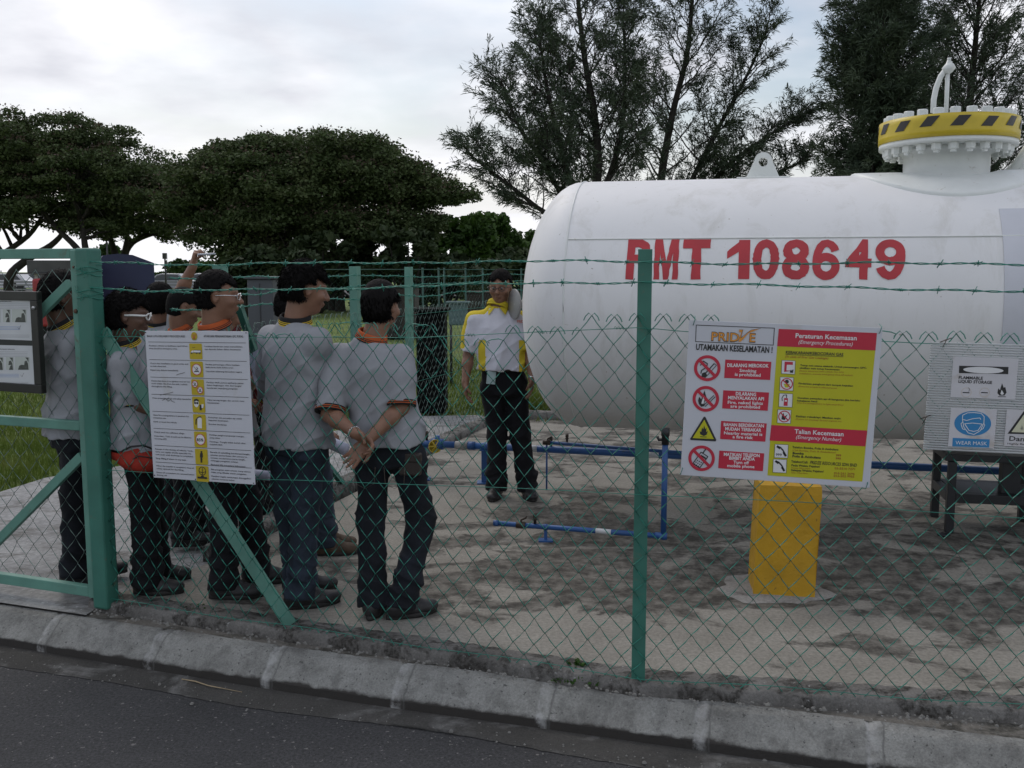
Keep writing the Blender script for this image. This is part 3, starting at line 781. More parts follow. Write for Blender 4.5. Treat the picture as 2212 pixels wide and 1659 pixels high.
S.text('lettering', 'UTAMAKAN KESELAMATAN !', 180, 316, 852, 343, 52, 3, 0, .03)
for (x, y, w1, s1) in ((283, 478, 0, 'smoke'), (275, 748, 0, 'match'), (247, 1272, 0, 'phone')):
    S.mb('pictogram').cut()
    S.disc('pictogram', x, y, 117, 3, 1, 40, rin=90)
    if s1 == 'smoke':
        S.line('pictogram', [(x - 60, y - 25), (x - 35, y - 62), (x, y - 40), (x - 5, y - 10), (x - 50, y + 20), (x - 55, y + 45)], 9, 3, 0)
        S.line('pictogram', [(x + 60, y - 40), (x - 20, y + 50)], 10, 3, 0); S.line('pictogram', [(x + 80, y - 25), (x + 5, y + 60)], 6, 3, 0); S.line('pictogram', [(x + 60, y - 40), (x + 80, y - 25)], 6, 3, 0)
        S.poly('pictogram', [(x - 45, y + 45), (x - 20, y + 35), (x + 5, y + 65), (x - 15, y + 85), (x - 50, y + 75)], 3, 0)
    elif s1 == 'match':
        S.poly('pictogram', [(x - 68, y + 15), (x - 58, y - 20), (x - 40, y + 5), (x - 12, y - 75), (x, y - 30), (x + 10, y - 5), (x - 12, y + 30), (x - 10, y + 62), (x - 38, y + 70), (x - 60, y + 45)], 3, 0)
        S.poly('pictogram', [(x - 30, y + 5), (x - 18, y - 20), (x - 12, y + 10), (x - 20, y + 45), (x - 38, y + 40)], 4, 2)
        S.line('pictogram', [(x + 70, y - 30), (x - 20, y + 60)], 7, 3, 0); S.line('pictogram', [(x + 82, y - 18), (x - 5, y + 68)], 7, 3, 0)
    else:
        S.line('pictogram', [(x - 5, y - 55), (x - 75, y + 45), (x - 15, y + 85), (x + 55, y - 15), (x - 5, y - 55)], 8, 3, 0)
        S.line('pictogram', [(x + 10, y - 45), (x + 35, y - 80)], 10, 3, 0)
        for i in range(3):
            for j in range(3): S.disc('pictogram', x - 42 + i * 17 - j * 12 + 6, y + 18 + i * 10 + j * 16, 6, 3, 0, 8)
        S.line('pictogram', [(x - 5, y - 25), (x + 35, y + 0)], 14, 3, 0)
    S.line('pictogram', [(x - 72, y - 72), (x + 72, y + 72)], 26, 4, 1)
S.mb('pictogram').cut()
S.poly('pictogram', [(262, 903), (275, 908), (374, 1110), (368, 1122), (148, 1110), (143, 1100)], 3, 0)
S.poly('pictogram', [(265, 932), (352, 1102), (165, 1093)], 4, 4)
S.poly('pictogram', [(232, 1060), (226, 1030), (240, 1040), (246, 1000), (258, 1015), (264, 980), (276, 1015), (286, 1000), (284, 1040), (298, 1030), (290, 1062), (264, 1075)], 5, 0)
S.poly('pictogram', [(230, 1078), (288, 1081), (288, 1087), (230, 1084)], 5, 0)
def tl(st, x0, y0, x1, y1, h, mi, bold=.012, shear=0): S.text('lettering', st, x0, y0, x1, y1, h, 3, mi, bold, shear)
tl('DILARANG MEROKOK', 458, 466, 822, 472, 30, 2, .03); tl('Smoking', 566, 510, 714, 516, 27, 2, .022); tl('is prohibited', 526, 544, 752, 553, 27, 2, .022)
tl('DILARANG', 537, 716, 716, 724, 30, 2, .03); tl('MENYALAKAN API', 470, 750, 786, 762, 28, 2, .03); tl('Fire, naked lights', 468, 790, 778, 800, 26, 2, .022); tl('are prohibited', 492, 824, 752, 834, 26, 2, .022)
tl('BAHAN BERDEKATAN', 436, 987, 790, 1000, 28, 2, .03); tl('MUDAH TERBAKAR', 450, 1024, 768, 1038, 28, 2, .03); tl('Nearby material is', 440, 1060, 778, 1074, 26, 2, .022); tl('a fire risk', 516, 1094, 696, 1103, 26, 2, .022)
tl('MATIKAN TELEFON', 442, 1250, 758, 1262, 28, 2, .03); tl('BIMBIT ANDA', 490, 1283, 716, 1293, 28, 2, .03); tl('Turn off', 528, 1318, 664, 1326, 26, 2, .022); tl('mobile phone', 474, 1348, 714, 1360, 26, 2, .022)
tl('Peraturan Kecemasan', 1052, 210, 1590, 232, 40, 2, .02); tl('(Emergency Procedures)', 1080, 262, 1555, 282, 34, 2, .002, .25)
tl('KEBAKARAN/KEBOCORAN GAS', 970, 350, 1476, 370, 26, 0, .022); S.line('lettering', [(970, 357), (1476, 377)], 4, 3, 0); tl('(In case of fire/ Gas Leakage)', 966, 384, 1344, 400, 22, 5, .004, .25)
tl('Talian Kecemasan', 1060, 1052, 1493, 1078, 38, 2, .02); tl('(Emergency Number)', 1075, 1098, 1472, 1124, 32, 2, .002, .25)
tl('Tutup suis utama elektrik. Untuk pemasangan GPC,', 1098, 458, 1685, 482, 15, 0, .02); tl('aktifkan suis tutup kecemasan', 1094, 482, 1446, 497, 15, 0, .02)
tl('(Incase electrical main switch. For LPG', 1092, 506, 1484, 520, 13, 5, 0, .25); tl('installation, activate emergency shut-off switch)', 1092, 530, 1562, 546, 13, 5, 0, .25)
tl('Pindahkan penghuni dari tempat kejadian', 1088, 618, 1566, 640, 15, 0, .02); tl('(Evacuate people in affected area)', 1086, 642, 1426, 660, 13, 5, 0, .25)
tl('Gunakan pemadam api di bangunan jika berlaku', 1080, 745, 1632, 770, 15, 0, .02); tl('kebakaran kecil', 1078, 770, 1254, 778, 15, 0, .02); tl('(Use fire extinguishers to light small fires)', 1076, 788, 1486, 808, 13, 5, 0, .25)
tl('Elakkan rokok/api. Matikan enjin', 1070, 908, 1464, 928, 16, 0, .02); tl('(Ensure no smoking/ flames/ engines on)', 1068, 932, 1472, 952, 13, 5, 0, .25)
tl('Telefon Bomba, Polis & Ambulans', 1044, 1182, 1450, 1204, 18, 0, .02); tl('(Call Bomba, Polis & Ambulance)', 1042, 1208, 1428, 1228, 15, 5, 0, .25)
tl('Bomba', 1048, 1236, 1146, 1240, 20, 0, .03); tl('Polis & Ambulans', 1046, 1262, 1296, 1276, 20, 0, .03); tl('999', 1430, 1254, 1476, 1257, 19, 5, .02); tl('999', 1427, 1282, 1473, 1285, 19, 5, .02)
tl('Telefon/Call:', 1036, 1310, 1184, 1318, 20, 0, .02); tl('PRIDZE RESOURCES SDN BHD', 1202, 1322, 1616, 1348, 28, 0, .012, .2)
tl('Pada Waktu Pejabat/', 1040, 1342, 1292, 1355, 18, 0, .02); tl('During Office Hour', 1038, 1362, 1208, 1370, 12, 5, 0, .25); tl('03-5510 7271', 1420, 1370, 1600, 1378, 19, 5, .012)
tl('Selepas Waktu Pejabat/', 1038, 1385, 1326, 1398, 18, 0, .02); tl('After Office Hour', 1036, 1404, 1188, 1412, 12, 5, 0, .25); tl('016-261 2696', 1416, 1412, 1598, 1420, 19, 5, .012); tl('012-202 9955', 1414, 1436, 1596, 1444, 19, 5, .012)
for i, (x, y) in enumerate([(996, 469), (984, 616), (979, 760), (968, 903), (949, 1209), (938, 1340)]):
    h = 59; S.mb('pictogram').cut()
    S.quad('pictogram', [(x - h, y - h - 3), (x + h, y - h + 3), (x + h - 3, y + h + 3), (x - h - 3, y + h - 3)], 3, 2)
    S.line('pictogram', [(x - h, y - h - 3), (x + h, y - h + 3), (x + h - 3, y + h + 3), (x - h - 3, y + h - 3), (x - h, y - h - 3)], 3, 4, 0)
    if i == 0: S.poly('pictogram', [(x - 35, y - 50), (x + 38, y - 46), (x + 36, y + 30), (x - 38, y + 42)], 4, 1); S.poly('pictogram', [(x - 15, y - 22), (x + 38, y - 20), (x + 35, y + 30), (x - 18, y + 28)], 5, 2); S.poly('pictogram', [(x + 12, y + 25), (x + 45, y + 20), (x + 40, y + 50), (x + 15, y + 48)], 5, 0)
    if i in (1, 3):
        S.disc('pictogram', x, y, 54, 4, 1, 28, rin=45)
        if i == 1: S.disc('pictogram', x, y - 20, 18, 4, 0, 14); S.poly('pictogram', [(x - 28, y), (x + 28, y), (x + 14, y + 32), (x - 14, y + 32)], 4, 4)
        else: S.poly('pictogram', [(x - 25, y + 25), (x - 22, y - 5), (x - 8, y - 32), (x + 2, y), (x + 28, y - 20), (x + 5, y + 32)], 4, 0)
        S.line('pictogram', [(x - 34, y - 34), (x + 34, y + 34)], 10, 5, 1)
    if i == 2: S.poly('pictogram', [(x - 15, y - 20), (x + 18, y - 18), (x + 15, y + 50), (x - 20, y + 48)], 4, 1); S.line('pictogram', [(x + 5, y - 22), (x + 5, y - 48), (x - 20, y - 45), (x - 35, y - 20), (x - 32, y + 5)], 7, 4, 0); S.poly('pictogram', [(x - 10, y - 2), (x + 10, y - 1), (x + 9, y + 12), (x - 11, y + 11)], 5, 2)
    if i in (4, 5):
        S.line('pictogram', [(x - 38, y - 42), (x - 12, y - 34), (x + 15, y - 5), (x + 34, y + 32)], 13, 4, 0); S.line('pictogram', [(x - 38, y - 42), (x - 15, y - 26)], 20, 4, 0); S.line('pictogram', [(x + 20, y + 12), (x + 38, y + 42)], 20, 4, 0)
        if i == 4: S.text('pictogram', '999', x - 50, y + 40, x + 2, y + 43, 22, 4, 0, .01)
PM_ = {'yellow_panel': SYEL, 'red_panel': RED, 'lettering': [SBLK, RED, SW2, ORG, SYEL, DRED], 'pictogram': [SBLK, RED, SW2, ORG, SYEL, DRED]}
m = S.mb('wire_tie')
for x, y in ((168, 70), (1805, 140), (80, 1385), (1712, 1515)):
    m.cut(); c = S.P(*S.uv(x, y), 0); m.tube([c + S.v * .02 - S.n * .045, c + S.v * .012 + S.n * .006, c - S.v * .012 - S.u * .006 + S.n * .008, c - S.v * .02 - S.u * .01 - S.n * .04], .0016, 5)
PM_['wire_tie'] = GREEN_WIRE
S.finish(rootB, PM_, SWHT)

# ---- left sign: delivery procedures
zA = zc((400, 1000), 450 / 1244.0)
cpA = [(170, 150), (1076, 156), (1153, 1506), (256, 1443)]
dA = (PM - PA).normalized(); nA = Vector((dA.y, -dA.x, 0)); nA = nA if nA.y < 0 else -nA
cA = [PL(*zA(x, y), Vector((PA.x, PA.y, 0)) + nA * .05, nA) for x, y in cpA]
S = Panel(cpA, cA); rootA = empty('procedures_sign', S.centre())
tag(rootA, 'tall white procedures board with yellow pictograms, wired to the fence over the green brace', 'sign')
def rowx(f, y): return 170 + (y - 150) / 1293 * 86 + f * (906 - (y - 150) / 1293 * 9)   # x at fraction f of the board width
def ry(f, y): return y + f * (6 + (y - 150) / 1293 * 57)
LT = 'lettering'
def ta(st, f0, f1, y, h, bold=.01): 
    S.text(LT, st, rowx(f0, y), ry(f0, y), rowx(f1, y), ry(f1, y), h, 3, 0, bold)
ta('BULK LPG DELIVERY PROCEDURES', .02, .39, 204, 17, .012); ta('ATURCARA PENGHANTARAN GPC PUKAL', .57, .955, 201, 18, .02)
S.disc('emblem', 606, 197, 28, 3, 0, 20, ry=30); S.poly('emblem', [(592, 215), (620, 215), (622, 229), (590, 229)], 3, 0)
for k in range(5): S.line('emblem', [(606, 222), (606 + (k - 2) * 11, 176)], 2, 4, 1)
rows_ = [247, 402, 555, 706, 856, 1006, 1155, 1303]
left_t = [['Position vehicle to facilitate rapid drive-', 'away should an emergency arise'], ['Check that installation in good order and', 'no leak observed.', '', 'Report any defects immediately'],
  ['Check that there is no ignition source/ hot', 'work within 10m from the tank / vehicle', 'throughout the filling'], ['Wear protective gloves and safety spectacles'],
  ['Have fire extinguishers in position for', 'immediate use.', '', 'Earth or bond the vehicle'], ['Check tank has sufficient ullage.', '', 'Important : Tank should not be filled to', 'more than 85%'],
  ['Remain in the vicinity of vehicle / tank,', 'carry out regular checks especially the', 'tank level, until discharge is completed.', '', 'Stop filling if there is any leak'],
  ['When the transfer is completed, close all', 'valves opened for the filling.', '', 'Ensure all connections are removed before', 'driving off']]
right_t = [['Letakkan kenderaan untuk memudahkan-', 'nya dipandu keluar dalam kecemasan'], ['Periksa pemasangan dalam keadaan', 'baik serta tiada kebocoran', '', 'Laporkan sebarang kerosakan segera'],
  ['Periksa tiada punca api/kerja panas', 'dalam lingkungan 10m dari tangki/', 'kenderaan sepanjang pengisian'], ['Pakai sarung tangan dan cermin mata', 'keselamatan'],
  ['Keluarkan alat pemadam api untuk', 'kegunaan kecemasan.', '', 'Bumikan kenderaan'], ['Pastikan tangki mempunyai ruangan', 'yang cukup', '', 'Penting : Tangki tidak boleh diisi', 'melebihi 85%'],
  ['Berada di sekeliling kenderaan/tangki,', 'jalankan pemeriksaan dari semasa ke', 'semasa, terutamanya paras tangki,', 'sehingga pengisian selesai', '', 'Berhenti bila mengalami kebocoran'],
  ['Bila pengisian telah selesai, tutup semua', 'injap yang dibuka untuk pengisian.', '', 'Pastikan segala sambungan ditanggalkan', 'sebelum memandu keluar']]
for i, y in enumerate(rows_):
    S.line(LT, [(rowx(.03, y), ry(.03, y)), (rowx(.975, y), ry(.975, y))], 3, 2, 0)
    for tset, f0, fw in ((left_t, .035, .37), (right_t, .575, .38)):
        yy = y + 14; k_ = 0
        for ln in tset[i]:
            yy += 24 if ln else 10
            if ln: f1 = f0 + fw * min(1.02, len(ln) / (41.0 if f0 < .5 else 37.0)); ta(ln, f0, f1, yy, 12, .012)
    a0, a1 = .424, .548; y0 = y + 9; y1 = y + 145
    q = [(rowx(a0, y0), ry(a0, y0)), (rowx(a1, y0), ry(a1, y0)), (rowx(a1, y1), ry(a1, y1)), (rowx(a0, y1), ry(a0, y1))]
    S.mb('pictogram_panel').cut(); S.rrect('pictogram_panel', q[0][0], q[0][1], q[2][0], q[2][1], .006, 2)
    cx = sum(p[0] for p in q) / 4; cy = sum(p[1] for p in q) / 4; Pn = 'pictogram'; S.mb(Pn).cut()
    if i == 0:
        S.poly(Pn, [(cx - 15, cy - 12), (cx + 46, cy - 10), (cx + 46, cy + 10), (cx - 15, cy + 8)], 4, 2); S.line(Pn, [(cx - 15, cy - 12), (cx + 46, cy - 10), (cx + 46, cy + 10), (cx - 40, cy + 12)], 3, 5, 0)
        S.poly(Pn, [(cx - 44, cy + 12), (cx - 40, cy), (cx - 28, cy - 8), (cx - 18, cy - 8), (cx - 18, cy + 12)], 4, 2)
        for dx in (-36, 10, 36): S.disc(Pn, cx + dx, cy + 15, 6, 5, 0, 10)
        S.line(Pn, [(cx - 30, cy - 34), (cx - 5, cy - 36)], 3, 4, 0)
    elif i in (1, 2, 5):
        for dx, dy, r_ in ([(0, 0, 42)] if i != 2 else [(-24, -28, 26), (22, 26, 26)]):
            S.disc(Pn, cx + dx, cy + dy, r_, 4, 2, 26); S.disc(Pn, cx + dx, cy + dy, r_, 5, 1, 26, rin=r_ - 5)
            if i == 5: S.text(Pn, '85%', cx - 30, cy + 14, cx + 28, cy + 17, 26, 6, 0, .02)
            else:
                S.poly(Pn, [(cx + dx - r_ * .5, cy + dy + r_ * .35), (cx + dx + r_ * .45, cy + dy + r_ * .25), (cx + dx + r_ * .5, cy + dy + r_ * .45), (cx + dx - r_ * .45, cy + dy + r_ * .55)], 6, 0)
                S.line(Pn, [(cx + dx - r_ * .2, cy + dy + r_ * .2), (cx + dx + r_ * .3, cy + dy - r_ * .2), (cx + dx + .0, cy + dy - r_ * .5)], 4, 6, 0)
                S.line(Pn, [(cx + dx - r_ * .6, cy + dy - r_ * .6), (cx + dx + r_ * .6, cy + dy + r_ * .6)], 3, 7, 0)
    elif i == 3:
        S.disc(Pn, cx - 20, cy - 14, 21, 4, 2, 18, ry=30); S.poly(Pn, [(cx - 42, cy - 25), (cx - 38, cy - 48), (cx - 15, cy - 54), (cx + 2, cy - 40), (cx, cy - 28), (cx - 20, cy - 36)], 5, 0)
        S.disc(Pn, cx - 30, cy - 16, 9, 5, 0, 12); S.disc(Pn, cx - 11, cy - 15, 9, 5, 0, 12); S.poly(Pn, [(cx + 8, cy + 2), (cx + 26, cy), (cx + 30, cy + 45), (cx + 10, cy + 50)], 4, 0); S.poly(Pn, [(cx + 26, cy - 4), (cx + 44, cy - 6), (cx + 44, cy + 25), (cx + 28, cy + 30)], 5, 2)
    elif i == 4:
        S.poly(Pn, [(cx - 18, cy - 32), (cx - 5, cy - 42), (cx + 10, cy - 40), (cx + 20, cy - 28), (cx + 22, cy + 55), (cx - 16, cy + 52)], 4, 2); S.line(Pn, [(cx - 8, cy - 44), (cx + 14, cy - 46)], 9, 4, 0); S.line(Pn, [(cx - 12, cy - 42), (cx - 30, cy - 20), (cx - 32, cy + 20)], 9, 4, 0)
    elif i == 6:
        S.disc(Pn, cx, cy - 42, 8, 4, 0, 12); S.poly(Pn, [(cx - 11, cy - 33), (cx + 11, cy - 33), (cx + 13, cy + 5), (cx + 8, cy + 5), (cx + 7, cy + 52), (cx + 1, cy + 52), (cx, cy + 10), (cx - 1, cy + 52), (cx - 7, cy + 52), (cx - 8, cy + 5), (cx - 13, cy + 5)], 4, 0)
    elif i == 7:
        S.disc(Pn, cx, cy - 25, 32, 4, 0, 20, rin=27); S.line(Pn, [(cx - 30, cy - 22), (cx, cy - 10), (cx + 30, cy - 20)], 4, 4, 0); S.line(Pn, [(cx, cy - 50), (cx, cy + 20)], 5, 4, 0)
        S.poly(Pn, [(cx - 42, cy + 22), (cx - 14, cy + 26), (cx - 10, cy + 16), (cx + 12, cy + 18), (cx + 14, cy + 28), (cx + 42, cy + 30), (cx + 42, cy + 46), (cx - 42, cy + 40)], 4, 0)
# scuffs on the print
for pts in ([(310, 716), (345, 706), (380, 700), (425, 688)], [(330, 762), (360, 745), (380, 768), (405, 752), (415, 770), (440, 778)], [(452, 538), (480, 528), (525, 516)], [(345, 742), (370, 750), (390, 738)]): S.mb('scuff').cut(); S.line('scuff', pts, 4, 3)
for x, y in ((180, 165), (1062, 168), (266, 1422), (1140, 1492), (628, 1458)): S.mb('fixing').cut(); S.disc('fixing', x, y, 5, 4, 0, 10)
YEL2 = flat('pictogram_yellow', (.50, .38, .012), .45)
S.finish(rootA, {'lettering': SBLK, 'emblem': [YEL2, RED], 'pictogram_panel': YEL2, 'pictogram': [SBLK, RED, SW2], 'scuff': flat('scuff', (.16, .16, .17), .6), 'fixing': BLACK_ST}, SWHT)

# ---- corrugated sheet with three hazard labels, right edge
zC = zc((2750, 1000), 514 / 1137.0)
cpC = [(482, 202), (1560, 222), (1515, 1016), (414, 950)]
cC = [PL(*zC(x, y), Vector((PM.x, PM.y, 0)) + nB * .045, nB) for x, y in cpC]
S = Panel(cpC, cC, .004); rootC = empty('warning_panel', S.centre())
tag(rootC, 'grey corrugated plastic sheet on the fence at the right carrying hazard labels', 'sign')
m = MB(); nrib = 44
for i in range(nrib):
    z = (i + .5) / nrib * S.H; c = S.o + S.v * z; m.tube([c + S.u * .002 + S.n * .003, c + S.u * (S.W - .002) + S.n * .003], .0042, 6)
CS, nt_, b_ = newmat('translucent_corrugated_plastic'); b_.inputs['Base Color'].default_value = (.66, .67, .68, 1); b_.inputs['Roughness'].default_value = .35
ts = nt_.nodes.new('ShaderNodeBsdfTransparent'); ts.inputs[0].default_value = (.8, .84, .84, 1); ms = nt_.nodes.new('ShaderNodeMixShader'); ms.inputs[0].default_value = .38
nt_.links.new(b_.outputs[0], ms.inputs[1]); nt_.links.new(ts.outputs[0], ms.inputs[2]); nt_.links.new(ms.outputs[0], nt_.nodes['Material Output'].inputs[0])
m.build('rib', CS, rootC)
def lab(x0, y0, x1, y1): S.mb('label').cut(); S.rect('label', x0, y0, x1, y1, 10, 0)
lab(632, 300, 1060, 596); lab(612, 652, 912, 945); lab(1002, 662, 1320, 945)
S.quad('print', [(670, 362), (1010, 368), (1008, 418), (668, 412)], 11, 0); S.disc('print', 835, 391, 140, 12, 2, 28, ry=24)
S.text('print', 'FLAMMABLE', 666, 452, 832, 457, 20, 11, 0, .03); S.text('print', 'LIQUID STORAGE', 664, 478, 896, 486, 20, 11, 0, .03)
def flame(x, y, s):
    S.poly('print', [(x - 34 * s, y + 10 * s), (x - 28 * s, y - 25 * s), (x - 15 * s, y - 12 * s), (x, y - 62 * s), (x + 12 * s, y - 30 * s), (x + 24 * s, y - 35 * s), (x + 34 * s, y + 5 * s), (x + 18 * s, y + 28 * s), (x - 18 * s, y + 28 * s)], 11, 0)
    S.poly('print', [(x - 12 * s, y + 15 * s), (x - 3 * s, y - 14 * s), (x + 6 * s, y), (x + 14 * s, y + 15 * s), (x, y + 24 * s)], 12, 2); S.line('print', [(x - 28 * s, y + 36 * s), (x + 28 * s, y + 37 * s)], 5 * s, 11, 0)
flame(966, 540, .95)
for x in (718, 845): S.disc('print', x, 545, 36, 11, 4, 20, rin=32); S.poly('print', [(x - 25, 542), (x + 22, 544), (x + 22, 551), (x - 25, 549)], 11, 0)
S.line('print', [(735, 540), (742, 520), (730, 512)], 3, 11, 0)
S.mb('print').cut(); S.disc('print', 762, 763, 130, 11, 1, 36, ry=94)
wht = [[(690, 735), (692, 705), (725, 688), (770, 686), (820, 692), (842, 715), (840, 760), (815, 815), (770, 842), (730, 830), (700, 790), (690, 735)], [(705, 765), (760, 760), (828, 768), (800, 812), (770, 820), (735, 812), (705, 765)], [(694, 735), (720, 742), (760, 730), (812, 724), (818, 735)], [(690, 755), (680, 765), (690, 800), (705, 808)], [(838, 760), (846, 775), (835, 800), (822, 808)]]
for pl_ in wht: S.line('print', pl_, 5, 12, 2)
S.quad('print', [(622, 865), (882, 878), (878, 938), (618, 926)], 11, 1); S.text('print', 'WEAR MASK', 640, 912, 862, 921, 26, 12, 2, .0)
S.mb('print').cut(); S.poly('print', [(1008, 838), (1124, 674), (1240, 846)], 11, 0); S.poly('print', [(1036, 826), (1124, 700), (1214, 834)], 12, 3); flame(1110, 790, 1.0)
S.text('print', 'Danger', 1020, 888, 1225, 900, 34, 11, 0, .015); S.text('print', 'Highly flammable', 1008, 915, 1230, 926, 12, 11, 0, .01)
for x, y in ((585, 186), (440, 712)): 
    S.mb('wire_tie').cut(); c = S.P(*S.uv(x, y), 0); S.mb('wire_tie').tube([c + S.u * .02 + S.v * .005, c + S.n * .012, c - S.u * .02 - S.v * .012], .002, 5); S.mb('wire_tie').tube([c + S.n * .012, c - S.u * .012 - S.v * .03 + S.n * .01], .0016, 5)
BLU = flat('label_blue', (.03, .22, .48), .4)
for k, mbx in S.m.items():
    mbx.build_pieces(k, {'label': flat('label_white', (.60, .59, .62), .4, dirt=(.45, .40, .36), dscale=9, dthr=(.55, .75)), 'print': [SBLK, BLU, SW2, flat('label_cream', (.62, .62, .45), .4), flat('faded_print', (.58, .52, .46), .5)], 'wire_tie': BROWN_V}[k], rootC, recalc=False)

# ---- notice board on the gate
zD = zc((0, 780), 800 / 2212.0)
cpD = [(-700, 396), (352, 410), (424, 1312), (-640, 1235)]
nG = gn
cD = [PL(*zD(x, y), Vector((PA.x, PA.y, 0)) + nG * .045, nG) for x, y in cpD]
S = Panel(cpD, cD, .02); rootD = empty('notice_board', S.centre())
tag(rootD, 'black framed glazed notice board holding printed sheets, hung on the green gate', 'notice board')
for (y0, y1) in ((460, 838), (880, 1250)):
    for (xa, xb) in ((-190, 292), (-640, -230)):
        xs0 = xa + (y0 - 460) * .08; xs1 = xb + (y1 - 838) * .085
        S.mb('paper').cut(); S.quad('paper', [(xa + (y0 - 460) * .08, y0 - 6), (xb - 12 + (y0 - 460) * .085, y0 + 4), (xb + 18 + (y0 - 460) * .09, y1), (xa + 30 + (y0 - 460) * .09, y1 - 18)], 1)
        cx = (xa + xb) / 2 + (y0 - 460) * .085
        S.text('print', 'PRE DELIVERY INSPECTION', cx - 60, y0 + 38, cx + 70, y0 + 40, 9, 2, 0, .01)
        for k in range(4): S.line('print', [(xa + 40, y0 + 55 + k * 14), (xb - 20, y0 + 58 + k * 14)], 1.6, 2, 1)
        for (p0, p1) in ((cx + 75, cx + 205), (cx - 5, cx + 65), (cx - 150, cx - 25)):
            S.mb('photo').cut(); S.quad('photo', [(p0, y0 + 102), (p1, y0 + 105), (p1 + 3, y0 + 218), (p0 + 3, y0 + 216)], 2, 0)
            S.poly('photo', [(p0 + 30, y0 + 216), (p0 + 42, y0 + 180), (p0 + 60, y0 + 172), (p1 - 45, y0 + 175), (p1 - 42, y0 + 140), (p1 - 25, y0 + 135), (p1 - 12, y0 + 160), (p1 - 5, y0 + 217)], 3, 1)
            S.poly('photo', [(p1 - 38, y0 + 108), (p1 - 8, y0 + 108), (p1 - 8, y0 + 150), (p1 - 22, y0 + 125)], 3, 1)
        for k in range(3): S.line('print', [(xa + 40, y0 + 254 + k * 12), (xb - 90, y0 + 257 + k * 12)], 2.2, 2, 2)
        S.line('print', [(cx + 130, y0 + 262), (cx + 142, y0 + 280), (cx + 156, y0 + 246)], 2, 2, 0)
        for k in range(3): S.line('print', [(xa + 40, y0 + 326 + k * 10), (xb - 5, y0 + 329 + k * 10)], 1.3, 2, 1)
FRM = mat('dark_bronze_frame', (.022, .022, .02), .35, .2, 10)
fw_ = .045
M = Matrix((S.u, S.v, S.n)).transposed()
m = MB()
for (cx_, cy_, sw_, sh_) in ((S.W / 2, fw_ / 2, S.W, fw_), (S.W / 2, S.H - fw_ / 2, S.W, fw_), (fw_ / 2, S.H / 2, fw_, S.H - 2 * fw_), (S.W - fw_ / 2, S.H / 2, fw_, S.H - 2 * fw_)):
    m.box(S.o + S.u * cx_ + S.v * cy_ + S.n * .016, (sw_, sh_, .034), 0, M)
for mm_ in [m]: mm_.build('frame', FRM, rootD, bevel=.003)
m = MB(); c = S.P(*S.uv(345, 549), 0); m.lathe([(0, -.002), (.009, 0), (.009, .012), (0, .016)], c + S.n * .014, S.n, 14); m.build('lock', mat('chrome_lock', (.45, .45, .45), .3, .1, 20, metal=.8), rootD)
S.finish(rootD, {'paper': flat('paper', (.60, .62, .63), .6), 'print': [SBLK, flat('grey_ink', (.28, .28, .3), .6), flat('blue_ink', (.20, .30, .55), .6)], 'photo': [flat('photo_pale', (.50, .54, .50), .4), flat('photo_dark', (.07, .08, .07), .4, var=.5, scale=60)]}, flat('board_backing', (.03, .035, .03), .6), 'backboard')

# ================================================================ TANK
AXT = R(14)
TD = 6.8
tu = Vector((math.cos(AXT), -math.sin(AXT), 0)); tn = Vector((-math.sin(AXT), -math.cos(AXT), 0))   # along, and towards the road
TR_, TZ = .868, 1.452
_p = W(1262, 700, TD); T0 = Vector((_p.x, _p.y, TZ))          # axis point under the left girth seam
tank = empty('gas_tank', (T0.x + tu.x * 2.2, T0.y + tu.y * 2.2, 0))
tag(tank, 'white horizontal cylindrical gas storage tank with red number PMT 108649', 'storage tank')
TLEN = 4.6
def cylhit(px, py, rad=TR_):
    d = ray(px, py); o = Vector((0, 0, CAMH)) - T0
    dp = d - tu * d.dot(tu); op = o - tu * o.dot(tu)
    A = dp.dot(dp); B = 2 * dp.dot(op); C = op.dot(op) - rad ** 2; q = B * B - 4 * A * C
    if q < 0: return None
    t = (-B - math.sqrt(q)) / (2 * A); P = o + d * t
    return P.dot(tu), math.atan2(P.z, P.dot(tn))
def cyl(s, a, r=TR_): return T0 + tu * s + tn * (r * math.cos(a)) + Vector((0, 0, r * math.sin(a)))
prof = []
HD = TR_ * .47
for i in range(15): a = PI / 2 * i / 14; prof.append((TR_ * math.sin(a), -HD * math.cos(a)))
for s in np.linspace(.1, TLEN - .1, 24): prof.append((TR_, s))
prof += [(TR_, TLEN)]
for i in range(14, -1, -1): a = PI / 2 * i / 14; prof.append((TR_ * math.sin(a), TLEN + HD * math.cos(a)))
m = MB(); m.lathe(prof, T0, tu, 128, xref=tn)
m.build('shell', WHITE, tank)
# longitudinal weld seam above the number
m = MB(); s0, a0 = cylhit(1262, 517); s1, a1 = cylhit(2000, 519)
pts = [cyl(s, a0 + .0 * s, TR_ + .001) for s in np.linspace(.02, TLEN, 60)]
m.tube(pts, .006, 6); m.tube([cyl(0.012, a, TR_ + .002) for a in np.linspace(-2.2, PI - .2, 60)], .005, 6)
m.tube([cyl(-.006, a, TR_ - .004) for a in np.linspace(-2.2, PI - .2, 60)], .002, 5)
m.build('weld_seam', WHITE2, tank)
